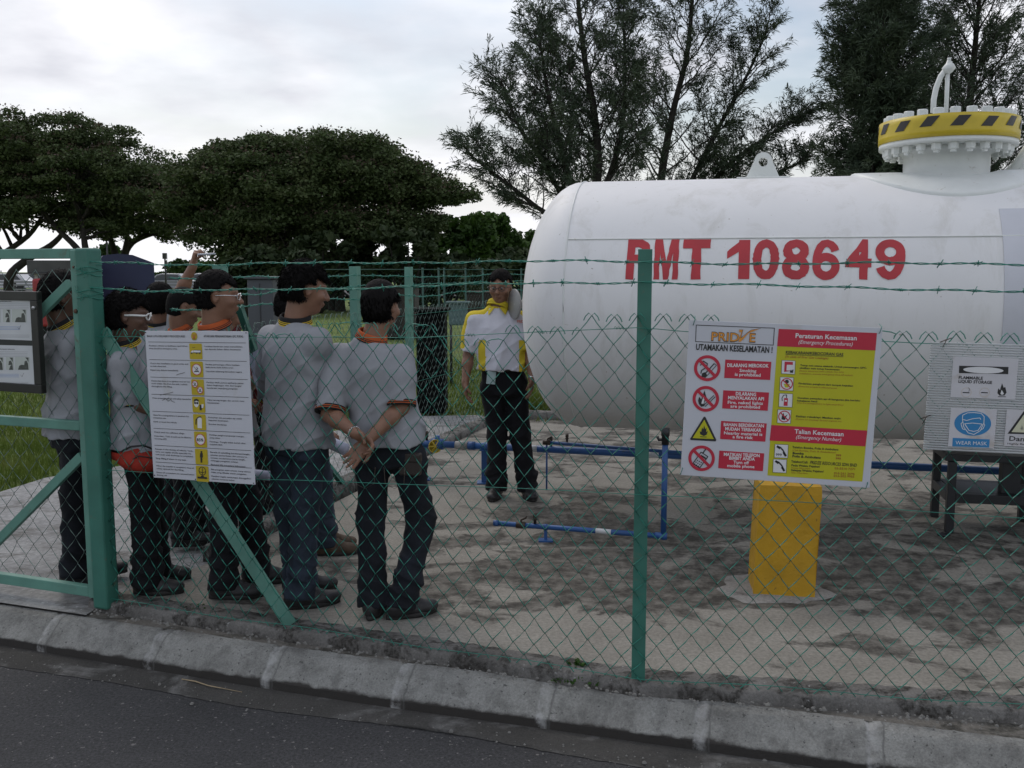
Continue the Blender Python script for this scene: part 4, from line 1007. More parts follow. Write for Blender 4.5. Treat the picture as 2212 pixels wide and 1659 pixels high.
# number painted on the shell
def tank_text(st, x0, x1, ytop, ybot, m, bold=.045, sx=1.0, outline=None):
    vs, fs = text2d(st, bold, 0, 1.05, 6) if outline is None else (outline[::-1], [tuple(range(len(outline)))])
    bm = bmesh.new(); bv = [bm.verts.new((x, y, 0)) for x, y in vs]
    for f in fs:
        try: bm.faces.new([bv[i] for i in f])
        except ValueError: pass
    bm.normal_update(); bmesh.ops.triangulate(bm, faces=bm.faces)
    xs = [v.co.x for v in bm.verts]; ys = [v.co.y for v in bm.verts]; mnx, mxx_, mny, mxy = min(xs), max(xs), min(ys), max(ys)
    for k in range(1, 9):
        bmesh.ops.bisect_plane(bm, geom=bm.verts[:] + bm.edges[:] + bm.faces[:], plane_co=(0, mny + (mxy - mny) * k / 9, 0), plane_no=(0, 1, 0))
    sa, at = cylhit(x0, ytop); sb, _ = cylhit(x1, ytop); _, ab = cylhit((x0 + x1) / 2, ybot)
    bm.verts.index_update()
    out = []
    for v in bm.verts:
        fx = (v.co.x - mnx) / (mxx_ - mnx); fy = (v.co.y - mny) / (mxy - mny)
        jx = .002 * math.sin(v.co.y * 70 + v.co.x * 31) ; ja = .0022 * math.sin(v.co.x * 57 + v.co.y * 9)
        out.append(cyl(sa + (sb - sa) * fx + jx, ab + (at - ab) * fy + ja, TR_ + .003))
    m.add(out, [tuple(v.index for v in f.verts) for f in bm.faces], 0); bm.free()
def tank_stroke(strokes, x0, x1, ytop, ybot, m, w_=58.0, h_=86.0, lift=0.0):
    sa, at = cylhit(x0, ytop); sb, _ = cylhit(x1, ytop); _, ab = cylhit((x0 + x1) / 2, ybot)
    for si, (pts, th) in enumerate(strokes):
        P = [Vector(p) for p in pts]; out = []
        for i, p in enumerate(P):
            d = (P[min(i + 1, len(P) - 1)] - P[max(i - 1, 0)]).normalized() if (P[0] - P[-1]).length > 1e-3 or 0 < i < len(P) - 1 else (P[1] - P[-2]).normalized()
            n = Vector((-d.y, d.x)) * th / 2; k = 1 + .02 * math.sin(i * 1.7)
            for q in (p + n * k, p, p - n * k): out.append(cyl(sa + (sb - sa) * q.x / w_, ab + (at - ab) * q.y / h_, TR_ + .003 + .0007 * si + lift))
        m.add(out, [(3 * i + j, 3 * i + j + 1, 3 * i + j + 4, 3 * i + j + 3) for i in range(len(P) - 1) for j in (0, 1)])
def six(flip):
    ring = [(29 + 20 * math.cos(a), 28 + 19.5 * math.sin(a)) for a in np.linspace(0, 2 * PI, 33)]
    tail = [(9.5, 26), (8.8, 36), (9.4, 47), (12, 58), (17, 69), (24, 76), (32, 77.5), (40, 74), (46, 67), (48.5, 60)]
    S_ = [(ring, 17.5), (tail, 17.0)]
    return [([(58 - x, 86 - y) for x, y in p], t) for p, t in S_] if flip else S_
m = MB()
for ch, x0, x1 in (('P', 1357, 1407), ('M', 1416, 1468), ('T', 1477, 1536), ('1', 1572, 1622), ('0', 1627, 1684), ('8', 1690, 1749), ('6', 1755, 1814), ('4', 1825, 1882), ('9', 1890, 1955)):
    if ch == '1':
        # painted numeral one with a wedge flag
        sa, at = cylhit(1572, 519); sb, _ = cylhit(1622, 519); _, ab = cylhit(1600, 603)
        pts = [(1, 1), (.62, 1), (.0, .70), (.0, .50), (.50, .68), (.50, 0), (.96, 0)]
        q = [cyl(sa + (sb - sa) * x, ab + (at - ab) * y, TR_ + .003) for x, y in pts]
        def band(xl, xr, y0, y1, n=8):
            vs = []
            for k in range(n + 1):
                y = y0 + (y1 - y0) * k / n; vs += [cyl(sa + (sb - sa) * xl(y), ab + (at - ab) * y, TR_ + .003), cyl(sa + (sb - sa) * xr(y), ab + (at - ab) * y, TR_ + .003)]
            m.add(vs, [(2 * k, 2 * k + 1, 2 * k + 3, 2 * k + 2) for k in range(n)])
        band(lambda y: .50, lambda y: .98, 0, 1)
        band(lambda y: max(0, (y - .7) / .3 * .62) if y > .7 else .0, lambda y: .4995 if y > .68 else (y - .5) / .18 * .4995, .5, .99)
    elif ch in '69': tank_stroke(six(ch == '9'), x0, x1, 518, 605, m)
    elif ch in 'MT': tank_text(ch, x0, x1, 518, 604, m, outline={'M': [(0, 0), (0, 1), (.33, 1), (.5, .40), (.67, 1), (1, 1), (1, 0), (.77, 0), (.77, .66), (.60, 0), (.40, 0), (.23, .66), (.23, 0)], 'T': [(.33, 0), (.33, .76), (0, .76), (0, 1), (1, 1), (1, .76), (.67, .76), (.67, 0)]}[ch])
    else: tank_text(ch, x0, x1, 518 if ch != '9' else 519, 604, m, .034)
m.build('number', RED_P, tank, recalc=False)
# grey sheet wrapped on the shell at the right end
s0, _ = cylhit(2166, 700); aa, ab = cylhit(2166, 452)[1], -1.25
m = MB(); vs = []; n = 30
for i in range(n + 1):
    a = ab + (aa - ab) * i / n
    vs += [cyl(s0, a, TR_ + .006), cyl(s0 + 1.3, a, TR_ + .006), cyl(s0, a, TR_ + .001)]
m.add(vs, [(3 * i, 3 * i + 1, 3 * i + 4, 3 * i + 3) for i in range(n)], 0, True); m.add(vs, [(3 * i, 3 * i + 3, 3 * i + 5, 3 * i + 2) for i in range(n)], 0, False)
m.add([vs[3 * n], vs[3 * n + 1], vs[3 * n + 1] - Vector((0, 0, .005)), vs[3 * n + 2]], [(0, 1, 2, 3)])
m.build('cladding_sheet', mat('grey_sheet', (.60, .61, .66), .5, .06, 4), tank)
# lifting lug
sl_, _ = cylhit(1648, 392, TR_ - .01)
m = MB(); bw = .112; pts = []
for k in range(13): a = PI * k / 12; pts.append((.058 * math.cos(a), .118 + .058 * math.sin(a) * .95))
outl = [(bw, 0)] + pts + [(-bw, 0)]
hole = [(.030 * math.cos(2 * PI * k / 16), .108 + .030 * math.sin(2 * PI * k / 16)) for k in range(16)]
bm = bmesh.new()
lug_base = T0 + tu * sl_ + Vector((0, 0, TR_))
def l3(p, t): return lug_base + tu * p[0] + Vector((0, 0, p[1])) + tn * t
def ringfill(o, h, t):
    # stitch outline to hole by angle
    vs = [l3(p, t) for p in o] + [l3(p, t) for p in h]; fs = []
    c = (0, .108); no = len(o); nh = len(h)
    ang = lambda p: math.atan2(p[1] - c[1], p[0] - c[0])
    oi = sorted(range(no), key=lambda i: ang(o[i])); hi = sorted(range(nh), key=lambda i: ang(h[i]))
    i = j = 0; ao = [ang(o[k]) for k in oi]; ah = [ang(h[k]) for k in hi]
    while i < no or j < nh:
        ni = ao[i + 1] if i + 1 < no else ao[(i + 1) % no] + 2 * PI; nj_ = ah[j + 1] if j + 1 < nh else ah[(j + 1) % nh] + 2 * PI
        if i < no and (j >= nh or ni <= nj_): fs.append((oi[i % no], oi[(i + 1) % no], no + hi[j % nh])); i += 1
        else: fs.append((oi[i % no], no + hi[(j + 1) % nh], no + hi[j % nh])); j += 1
    return vs, fs
for t in (.014, -.014): v_, f_ = ringfill(outl, hole, t); m.add(v_, f_)
no = len(outl); vs = [l3(p, t) for t in (.014, -.014) for p in outl]; m.add(vs, [(i, (i + 1) % no, no + (i + 1) % no, no + i) for i in range(no)])
vs = [l3(p, t) for t in (.014, -.014) for p in hole]; m.add(vs, [(i, (i + 1) % 16, 16 + (i + 1) % 16, 16 + i) for i in range(16)])
m.build('lifting_lug', WHITE2, tank)
m = MB(); vs = []
for i in range(9):
    a = PI / 2 + (-.16 + .32 * i / 8)
    vs += [cyl(sl_ - .17, a, TR_ + .009), cyl(sl_ + .17, a, TR_ + .009), cyl(sl_ - .17, a, TR_ - .002), cyl(sl_ + .17, a, TR_ - .002)]
m.add(vs, [(4 * i, 4 * i + 1, 4 * i + 5, 4 * i + 4) for i in range(8)] + [(4 * i, 4 * i + 4, 4 * i + 6, 4 * i + 2) for i in range(8)] + [(4 * i + 1, 4 * i + 3, 4 * i + 7, 4 * i + 5) for i in range(8)] + [(0, 2, 3, 1), (32, 33, 35, 34)]); m.build('lug_pad', WHITE2, tank)
# manway: neck, flanges, bolts, tape, lid davit, reinforcing pad
Pm = PL(2042, 385, T0, tn); ms_ = (Pm - T0).dot(tu)
mb0 = T0 + tu * ms_ + Vector((0, 0, TR_))
Z1 = Vector((0, 0, 1))
def zaty(px, py): return PL(px, py, T0, tn).z - mb0.z
zf0 = zaty(1900, 316) ; zf1 = zf0 + .140
wN = .258; wF = .412
m = MB(); m.lathe([(wN + .03, -.12), (wN + .03, -.03), (wN, .0), (wN, zf0 - .075), (wN + .03, zf0 - .06), (wN + .03, zf0 - .03)], mb0, Z1, 64, xref=tu); m.build('neck', WHITE2, tank)
manp = MB(); manp.lathe([(0, zf0 - .03), (wF, zf0 - .03), (wF, zf0 + .002), (wF - .006, zf0 + .002)], mb0, Z1, 72, xref=tu); manp.build('flange', WHITE2, tank)
m = MB(); m.lathe([(wF + .002, zf0 + .0025), (wF + .004, zf0 + .0025), (wF + .005, zf0 + .04), (wF + .0035, zf0 + .08), (wF + .005, zf0 + .10), (wF + .003, zf1 - .002), (wF - .01, zf1 - .0015)], mb0, Z1, 96, xref=tu); m.build('yellow_tape_band', YELLOW_T, tank)
m = MB(); m.lathe([(wF - .012, zf0 + .0022), (wF - .012, zf1 - .004), (wF - .003, zf1), (0, zf1)], mb0, Z1, 72, xref=tu)
m.build('cover', WHITE2, tank)
m = MB()
def band_pt(a, z): return mb0 + tu * ((wF + .0075) * math.cos(a)) - Vector((tn.x, tn.y, 0)) * (-(wF + .0075) * math.sin(a)) * 1 + Z1 * z
for k in range(13):
    m.cut(); a0_ = .30 + k * 2 * PI / 15; 
    for q in range(4):
        f0 = q / 4; f1 = (q + 1) / 4; wd_ = .085; sh = -.115
        z0 = zf0 + .060 + f0 * .060 + .006 * math.sin(k * 2.1); z1 = zf0 + .060 + f1 * .060 + .006 * math.sin(k * 2.1)
        m.add([band_pt(a0_ + sh * f0 + j * wd_ * 2 / 2, z0) for j in (0, 1, 2)] + [band_pt(a0_ + sh * f1 + j * wd_, z1) for j in (0, 1, 2)], [(0, 1, 4, 3), (1, 2, 5, 4)])
m.build_pieces('black_tape_mark', BLACK_T, tank, recalc=False)
m = MB(); mt = MB()
for k in range(24):
    a = 2 * PI * (k + .3) / 24; c = mb0 + tu * ((wF - .052) * math.cos(a)) + tn * ((wF - .052) * math.sin(a))
    rot = Vector((math.cos(a), math.sin(a), 0)); m.cut(); mt.cut()
    m.lathe([(.031, zf0 - .031), (.031, zf0 - .068), (.027, zf0 - .072), (.019, zf0 - .072), (.019, zf0 - .088), (0, zf0 - .088)], c, Z1, 6, smooth=False, xref=rot)
    mt.lathe([(.032, zf1 + .0005), (.032, zf1 + .034), (.028, zf1 + .039), (0, zf1 + .039)], c, Z1, 8, smooth=False, xref=rot)
m.build_pieces('lower_nut', WHITE2, tank); mt.build_pieces('upper_nut', WHITE2, tank)
m = MB()
c = mb0 + Z1 * zf1
def mw(px, py): return PL(px, py, T0 + tn * .12, tn)
top = mw(2046, 146)
m.tube([mw(2016, 236) - Z1 * .02, mw(2017, 215), mw(2022, 190), mw(2032, 165), mw(2043, 150)], .017, 10)
m.tube([mw(2044, 236) - Z1 * .02, mw(2047, 160)], .013, 10)
m.lathe([(.0, -.035), (.03, -.03), (.034, 0), (.026, .03), (.0, .036)], mw(2050, 147), Vector((.6, -.3, .6)), 12)
m.tube([mw(2040, 158), mw(2052, 132)], .018, 8); m.lathe([(0, 0), (.012, 0), (.012, .02), (0, .022)], mw(2050, 132), Z1, 8)
m.build('lid_davit', WHITE2, tank)
m = MB(); rp = .56; vs = []; NP = 64
def padpt(rr, a, dz):
    s_ = rr * math.cos(a); y_ = rr * math.sin(a); ang = PI / 2 - y_ / TR_
    return cyl(ms_ + s_ * 1.03, ang, TR_ + dz)
rad = [(.31, .016), (.40, .016), (.50, .016), (rp - .012, .016), (rp, .012), (rp + .006, .004), (rp + .01, -.002)]
for rr, dz in rad:
    for k in range(NP): vs.append(padpt(rr, 2 * PI * k / NP, dz))
m.add(vs, [(i * NP + k, i * NP + (k + 1) % NP, (i + 1) * NP + (k + 1) % NP, (i + 1) * NP + k) for i in range(len(rad) - 1) for k in range(NP)], 0, True); m.build('reinforcing_pad', WHITE2, tank)
# sloped white gusset behind manway, at the frame edge
m = MB(); a = PL(2150, 384, T0 - tn * .2, tn); b = PL(2330, 384, T0 - tn * .2, tn); c_ = PL(2330, 230, T0 - tn * .2, tn)
vs = [a, b, c_] + [p - tn * .02 for p in (a, b, c_)]; m.add(vs, [(0, 1, 2), (5, 4, 3), (0, 3, 4, 1), (1, 4, 5, 2), (2, 5, 3, 0)]); 
m.tube([PL(2178, 384, T0 - tn * .15, tn), PL(2260, 260, T0 - tn * .15, tn)], .03, 10); m.build('gusset_plate', WHITE2, tank)
# saddles
SADM = mat('saddle_paint', (.30, .28, .25), .7, .15, 5, .2, 40)
for s_ in (.75, 3.75):
    m = MB(); vs = []; n = 16
    for t in (-.09, .09):
        for i in range(n + 1): a = -PI / 2 + (-.75 + 1.5 * i / n); vs.append(cyl(s_ + t, a, TR_ + .004))
        for i in range(n + 1):
            a = -PI / 2 + (-.75 + 1.5 * i / n); p = cyl(s_ + t, a, TR_); vs.append(Vector((p.x, p.y, 0.0)))
    if s_ < 1: continue
    k2 = 2 * (n + 1)
    for b0 in (0, k2): m.add(vs, [(b0 + i, b0 + i + 1, b0 + n + 2 + i, b0 + n + 1 + i) for i in range(n)]) if b0 == 0 else m.add(vs, [(b0 + i, b0 + n + 1 + i, b0 + n + 2 + i, b0 + i + 1) for i in range(n)])
    m.add([vs[0], vs[n + 1], vs[k2 + n + 1], vs[k2]], [(0, 1, 2, 3)]); m.add([vs[n], vs[k2 + n], vs[k2 + 2 * n + 1], vs[2 * n + 1]], [(0, 1, 2, 3)])
    m.build('saddle', SADM, tank)
# the near saddle is the yellow painted block below the safety board? no: it stands in front, on its own
# level gauge disc and its fitting on the tank head
gc0 = PL(1131, 655, T0 - tu * (HD - .02), tu) if False else T0 - tu * (HD - .03)
gax = (-tu)
gz_ = W(1108, 657, (T0 - tu * (HD + .15)).y).z
gb = Vector((T0.x, T0.y, gz_)) - tu * (HD - .015)
gb = gb + tn * 0.0
m = MB(); m.lathe([(.055, -.02), (.055, .03), (.045, .036), (.045, .06), (.03, .066), (.024, .12), (.014, .125), (0, .125)], gb, gax, 20); 
for k in range(6): a = k * PI / 3; m.lathe([(0, 0), (.012, 0), (.012, .02), (0, .02)], gb + gax * .034 + tn * (.043 * math.cos(a)) + Z1 * (.043 * math.sin(a)), gax, 6, smooth=False)
m.build('gauge_stem', WHITE2, tank)
ga2 = (gax + tn * .75).normalized()
m = MB(); m.lathe([(0, -.01), (.108, -.01), (.112, -.005), (.112, .003), (.106, .008), (0, .010)], gb + gax * .125, ga2, 36); m.build('level_gauge_dial', mat('gauge_grey', (.30, .30, .29), .45, .05, 10), tank)

# ================================================================ YELLOW PILLAR
pc = G(1693, 1290); fz = W(1693, 1050, pc.y).z
pd_ = (PR - PM).normalized(); pu = Vector((math.cos(R(9)), -math.sin(R(9)), 0)); pn = Vector((-pu.y * -1, -pu.x, 0)); pn = Vector((-math.sin(R(9)), -math.cos(R(9)), 0))
wl = (W(1758, 1290, pc.y) - W(1628, 1290, pc.y)).length
pil = empty('concrete_pillar', (pc.x, pc.y + .15, 0)); tag(pil, 'short yellow painted concrete pillar standing on the pad below the safety board', 'pillar')
m = MB(); nz = 14; vs = []; ctr = pc - pn * .15
bm_ = []
def pillar_box(m, c, w_, d_, h_, leanx):
    nx = 8
    for face in range(4):
        for i in range(nx + 1):
            for k in range(nz + 1):
                t = i / nx * 2 - 1; z = h_ * k / nz
                x, y = ((t, 1), (1, -t), (-t, -1), (-1, t))[face]
                e = 1 - .008 * (abs(t) ** 30); wob = .003 * math.sin(9 * z + face * 2 + t * 3) + random.uniform(-.001, .001)
                b_ = .003 if k == nz else 0
                vs_ = c + pu * (x * (w_ / 2 - b_) * e + leanx * z) + pn * (y * (d_ / 2 - b_) * e) + Vector((0, 0, z)) + (pn * wob if y in (1, -1) else pu * wob)
                m.v.append(tuple(vs_))
    for face in range(4):
        b0 = face * (nx + 1) * (nz + 1) + (len(m.v) - 4 * (nx + 1) * (nz + 1))
        for i in range(nx):
            for k in range(nz):
                a = b0 + i * (nz + 1) + k; m.f.append((a, a + nz + 1, a + nz + 2, a + 1)); m.m.append(0); m.sm.append(False)
    b0 = len(m.v) - 4 * (nx + 1) * (nz + 1)
    ring = [b0 + face * (nx + 1) * (nz + 1) + i * (nz + 1) + nz for face in range(4) for i in range(nx)]
    m.f.append(tuple(ring)); m.m.append(0); m.sm.append(False)
pillar_box(m, ctr, wl, .30, fz, .03)
m.build('column', YELLOW_P, pil)
m = MB(); vs = [ctr + pu * x * (wl / 2 + .05 + random.uniform(-.03, .05)) + pn * y * (.2 + random.uniform(-.03, .06)) for x, y in [(math.cos(a), math.sin(a)) for a in np.linspace(0, 2 * PI, 26)[:-1]]]
ring = []
for k in range(48):
    a = 2 * PI * k / 48; rr = 1.0 + .10 * math.sin(3 * a + 1) + .06 * math.sin(7 * a) + .03 * math.sin(13 * a); ring.append((math.cos(a) * rr, math.sin(a) * rr))
m = MB(); vs = [ctr + pu * (x * (wl / 2 + .13) - .05) + pn * (y * .24 + .03) + Vector((0, 0, .001)) for x, y in ring] + [ctr + pu * (x * (wl / 2 + .10) - .04) + pn * (y * .21 + .02) + Vector((0, 0, .008)) for x, y in ring] + [ctr + Vector((0, 0, .012))]
m.add(vs, [(i, (i + 1) % 48, 48 + (i + 1) % 48, 48 + i) for i in range(48)] + [(48 + i, 48 + (i + 1) % 48, 96) for i in range(48)], 0, True)
m.build('mortar_footing', concrete('pillar_footing', (.26, .25, .235), (.36, .35, .33), (.1, .09, .08), (.58, .68), 6, 70, .6), pil)

# ================================================================ BLUE PIPEWORK
TAPE = flat('white_pipe_label', (.62, .64, .66), .5)
def vtap(m, base, h, r=.012):
    m.lathe([(r * .8, 0), (r * .8, h * .35), (r * 1.25, h * .36), (r * 1.25, h * .5), (r * .9, h * .55), (r, h * .6), (r * 1.15, h * .66), (r * 1.15, h), (0, h + .002)], base, Z1, 10)
pz = .30
A1 = W(898, 956, 7.80); A1.z = pz
A2 = G(2212, 1020, pz); A1 = G(898, 957, pz)
ud = (A2 - A1).normalized(); A3 = A2 + ud * 1.5
main = empty('pipe_run', ((A1.x + A2.x) / 2, (A1.y + A2.y) / 2, 0)); tag(main, 'long blue gas pipe passing behind the man and under the white tank on short supports', 'pipe')
def on(px): # point on the main pipe above pixel column
    n = ud.cross(Z1).normalized(); d = ray(px, 960); k = Vector((d.x, d.y)); 
    # solve A1 + ud*t with x/y == d.x/d.y
    t = (k.x * A1.y - k.y * A1.x) / (k.y * ud.x - k.x * ud.y); return A1 + ud * t
m = MB(); m.tube([A1, on(985)], .027, 14); m.tube([on(1010), on(1240), on(1700), A3], .0275, 14)
for px in (1046, 1012): m.tube([on(px), on(px + 14)], .034, 14)
m.build('pipe', BLUE, main)
m = MB(); c1, c2 = on(984), on(1011); m.tube([c1, c1.lerp(c2, .2), c1.lerp(c2, .25), c1.lerp(c2, .75), c1.lerp(c2, .8), c2], [.032, .032, .037, .037, .032, .032], 12); m.build('union_joint', mat('grey_union', (.32, .31, .29), .55, .2, 20), main)
m = MB()
for px in (1137, 1400): m.cut(); m.tube([on(px), on(px + 24)], .0283, 14)
m.build_pieces('pipe_label', TAPE, main)
for px in (912, 1048):
    p = on(px); m = MB(); m.box((p.x, p.y, (pz - .03) / 2), (.06, .05, pz - .031)); m.box((p.x, p.y, .006), (.13, .12, .011)); m.box((p.x, p.y, pz - .028), (.09, .07, .008)); m.build('support', BLUE, main, bevel=.003)
m = MB(); p = on(945) ; wv_ = p + Vector((-.015, -.045, -.01)); m.lathe([(.052, -.004), (.056, 0), (.052, .004), (.048, 0), (.052, -.004)], wv_, Vector((.35, -1, .1)), 24)
for a in (0, 1.05, 2.1): q = Vector((math.cos(a), .35 * math.cos(a), math.sin(a))) * .05; m.tube([wv_ - q, wv_ + q], .006, 6)
m.build('valve_wheel', mat('yellow_wheel_paint', (.50, .38, .04), .5, .25, 20), main)
m = MB(); m.tube([p - ud * .05, p + ud * .05], .045, 12); m.tube([p, p + Vector((0, 0, .07))], [.03, .02], 10); m.tube([p, wv_], .012, 8); m.build('valve_body', BLUE, main)
m = MB(); vtap(m, on(922) + Vector((0, 0, .028)), .075, .013); m.cut(); vtap(m, on(1190) + Vector((0, 0, .027)), .075, .013); m.build_pieces('tap', BROWN_V, main)
# slim branch line resting beside the main pipe, with drain riser and lower branch
lo1 = G(1070, 1130, .09); lo2 = G(1433, 1158, .09)
br = empty('branch_pipe', (lo2.x, lo2.y, 0)); tag(br, 'thin blue pipe low on the stained pad, its right end rising to a tap', 'pipe')
ris_top = W(1440, 960, lo2.y)
m = MB(); m.tube([lo1, lo2], .0165, 12); m.tube([lo2 + Vector((0, 0, -.02)), Vector((lo2.x, lo2.y, ris_top.z + .005))], .018, 12)
m.tube([lo1 - (lo2 - lo1).normalized() * .01, lo1 + (lo2 - lo1).normalized() * .02], .02, 12); m.tube([lo2 - (lo2 - lo1).normalized() * .05, lo2 + (lo2 - lo1).normalized() * .022], .022, 12)
m.build('pipe', BLUE, br)
m = MB(); top_ = W(1440, 925, lo2.y); m.tube([Vector((lo2.x, lo2.y, ris_top.z)), Vector((lo2.x, lo2.y, ris_top.z + .05)), Vector((lo2.x, lo2.y, ris_top.z + .055)), Vector((lo2.x, lo2.y, top_.z))], [.022, .022, .026, .026], 10)
q = Vector((lo2.x, lo2.y, ris_top.z + .03)); m.tube([q, q + Vector((-.04, -.01, .0)), q + Vector((-.05, -.01, .02))], .009, 8); m.build('riser_tap', BLACK_ST, br)
def lp(f): return lo1.lerp(lo2, f)
m = MB(); vtap(m, lp(.245) + Vector((0, 0, .016)), .07, .012); m.cut(); q = lp(.16); m.tube([q - (lo2 - lo1).normalized() * .03, q + (lo2 - lo1).normalized() * .03], .022, 10); m.tube([q, q + Vector((.0, -.005, .035)), q + Vector((.03, -.01, .05)), q + Vector((.035, -.01, .065))], .007, 6); m.build_pieces('tap', BROWN_V, br)
m = MB(); m.tube([lp(.61), lp(.70)], .0173, 12); m.build('pipe_label', TAPE, br)
m = MB(); q = lp(.31); m.box((q.x, q.y, .045), (.02, .02, .088)); m.box((q.x, q.y, .005), (.09, .07, .009)); m.tube([q - (lo2 - lo1).normalized() * .012, q + (lo2 - lo1).normalized() * .012], .02, 12); m.build('support', BLUE, br)
e1 = on(1180) + Vector((0, -.11, .075)); e2 = on(1480) + Vector((0, -.09, .04)); e3 = on(1800) + Vector((0, -.09, .03))
sl = empty('slim_pipe', (e1.x, e1.y, 0)); tag(sl, 'slim blue pipe with a small brass valve running just above the long blue pipe', 'pipe')
m = MB(); m.tube([e1, e2, e3], .0135, 10); m.build('pipe', BLUE, sl)
m = MB(); m.tube([e1 - ud * .03, e1 + ud * .03], .02, 10); m.tube([e1, e1 + Vector((.01, 0, .03)), e1 + Vector((.04, 0, .045))], .008, 6); m.cut(); vtap(m, e1 + ud * .16 + Vector((0, 0, .012)), .06, .011); m.build_pieces('tap', BROWN_V, sl)
m = MB(); p_ = e1 + Vector((0, 0, -.01)); m.tube([Vector((e1.x, e1.y, 0)), e1], .008, 6); m.build('support', BLUE, sl)

# ================================================================ BLACK STEEL STAND
g1 = G(2049, 1150); zs = W(2049, 980, g1.y).z
su = Vector((math.cos(R(12)), -math.sin(R(12)), 0)); sn = Vector((math.sin(R(12)), math.cos(R(12)), 0))
std = empty('steel_stand', (g1.x, g1.y, 0)); tag(std, 'black square section steel stand with a low shelf under the right end of the tank', 'stand')
Ws, Ds = .56, .42
Mst = Matrix((su, sn, Z1)).transposed()
for i, (a, b) in enumerate(((0, 0), (Ws, 0), (0, Ds), (Ws, Ds))):
    m = MB(); m.box(g1 + su * a + sn * b + Z1 * (zs - .05) / 2, (.05, .05, zs - .05), 0, Mst); m.build('leg', BLACK_ST, std, bevel=.003)
m = MB(); m.box(g1 + su * Ws / 2 + sn * Ds / 2 + Z1 * (zs - .022), (Ws + .10, Ds + .06, .045), 0, Mst); m.build('top', BLACK_ST, std, bevel=.004)
m = MB(); m.box(g1 + su * (Ws / 2) + sn * .0 + Z1 * .235, (Ws - .052, .05, .06), 0, Mst); m.box(g1 + su * Ws / 2 + sn * Ds + Z1 * .235, (Ws - .052, .05, .06), 0, Mst)
m.box(g1 + su * Ws / 2 + sn * (Ds / 2) + Z1 * .25, (Ws - .06, Ds - .056, .03), 0, Mst)
m.box(g1 + sn * Ds / 2 + Z1 * .235, (.05, Ds - .052, .06), 0, Mst); m.box(g1 + su * Ws + sn * Ds / 2 + Z1 * .235, (.05, Ds - .052, .06), 0, Mst); m.build('shelf', BLACK_ST, std, bevel=.003)
m = MB(); m.box(g1 + su * (Ws * .66) + sn * .08 + Z1 * (.266 + (zs - .046)) / 2, (.115, .08, zs - .046 - .266), 0, Mst); m.build('column', BLACK_ST, std, bevel=.003)
# scrap of black rubber on the pad
q = G(2036, 1157, .0); o = MB(); o.lathe([(0, 0), (.032, .001), (.036, .008), (.026, .018), (.01, .02), (0, .016)], q, Z1, 12); o.tube([q + Vector((.02, 0, .008)), q + Vector((.045, -.01, .012))], .008, 6)
tag(o.build('rubber_scrap', flat('rubber', (.015, .015, .02), .5)), 'small black rubber scrap lying on the pad by the stand leg', 'debris')

# straw and pebbles at the kerb
m = MB(); a = G(393, 1467, ZR + .018); b = G(450, 1481, ZR + .022); c = G(523, 1495, ZR + .016)
m.tube([a, a.lerp(b, .5) + Vector((0, .006, .002)), b, c], [.0022, .003, .0024, .001], 6)
tag(m.build('dry_stalk', mat('straw', (.40, .31, .19), .8, .2, 30)), 'dry straw stalk lying in the gutter beside the kerb', 'stalk')
PEB = mat('pebble_stone', (.20, .195, .18), .9, .3, 50)
m = MB(); rg = random.Random(77)
def pebble(p, s):
    vs = []; 
    for k in range(3):
        for j in range(6):
            a = j * PI / 3 + k * .4; rr = s * (1, .95, .45)[k] * rg.uniform(.75, 1.15); vs.append(p + Vector((math.cos(a) * rr, math.sin(a) * rr * .8, s * (0, .5, .95)[k])))
    m.add(vs, [(k * 6 + j, k * 6 + (j + 1) % 6, (k + 1) * 6 + (j + 1) % 6, (k + 1) * 6 + j) for k in range(2) for j in range(6)] + [(12, 13, 14, 15, 16, 17)])
for i in range(420):
    u = rg.random(); base = gl[int(rg.uniform(.22, .80) * (len(gl) - 1))]; o_ = rg.gauss(-.10, .07)
    pebble(Vector((base.x, base.y + o_, ZR + (.006 if o_ < -.16 else .010))), rg.uniform(.002, .0055) if rg.random() < .96 else rg.uniform(.007, .012))
for x, y in ((150, 1357), (2110 / 1.0, 1640), (1084 + 32 * .51, 1288 + 580 * .51), (1540, 1600), (250, 1440)):
    try: pebble(G(x, y, ZR + .012), .008)
    except Exception: pass
tag(m.build('gutter_pebbles', PEB, recalc=False), kind='stuff')
m = MB()
for i in range(260):
    t = rg.uniform(0, 1); p = PA.lerp(PM, t) if rg.random() < .6 else PM.lerp(PR, t); o_ = -.075 - abs(rg.gauss(0, .035))
    pebble(Vector((p.x - .3 * o_ * 0 + dd.y * 0, p.y + o_, ZR + .186)), rg.uniform(.003, .010))
tag(m.build('verge_rubble', PEB, recalc=False), kind='stuff')

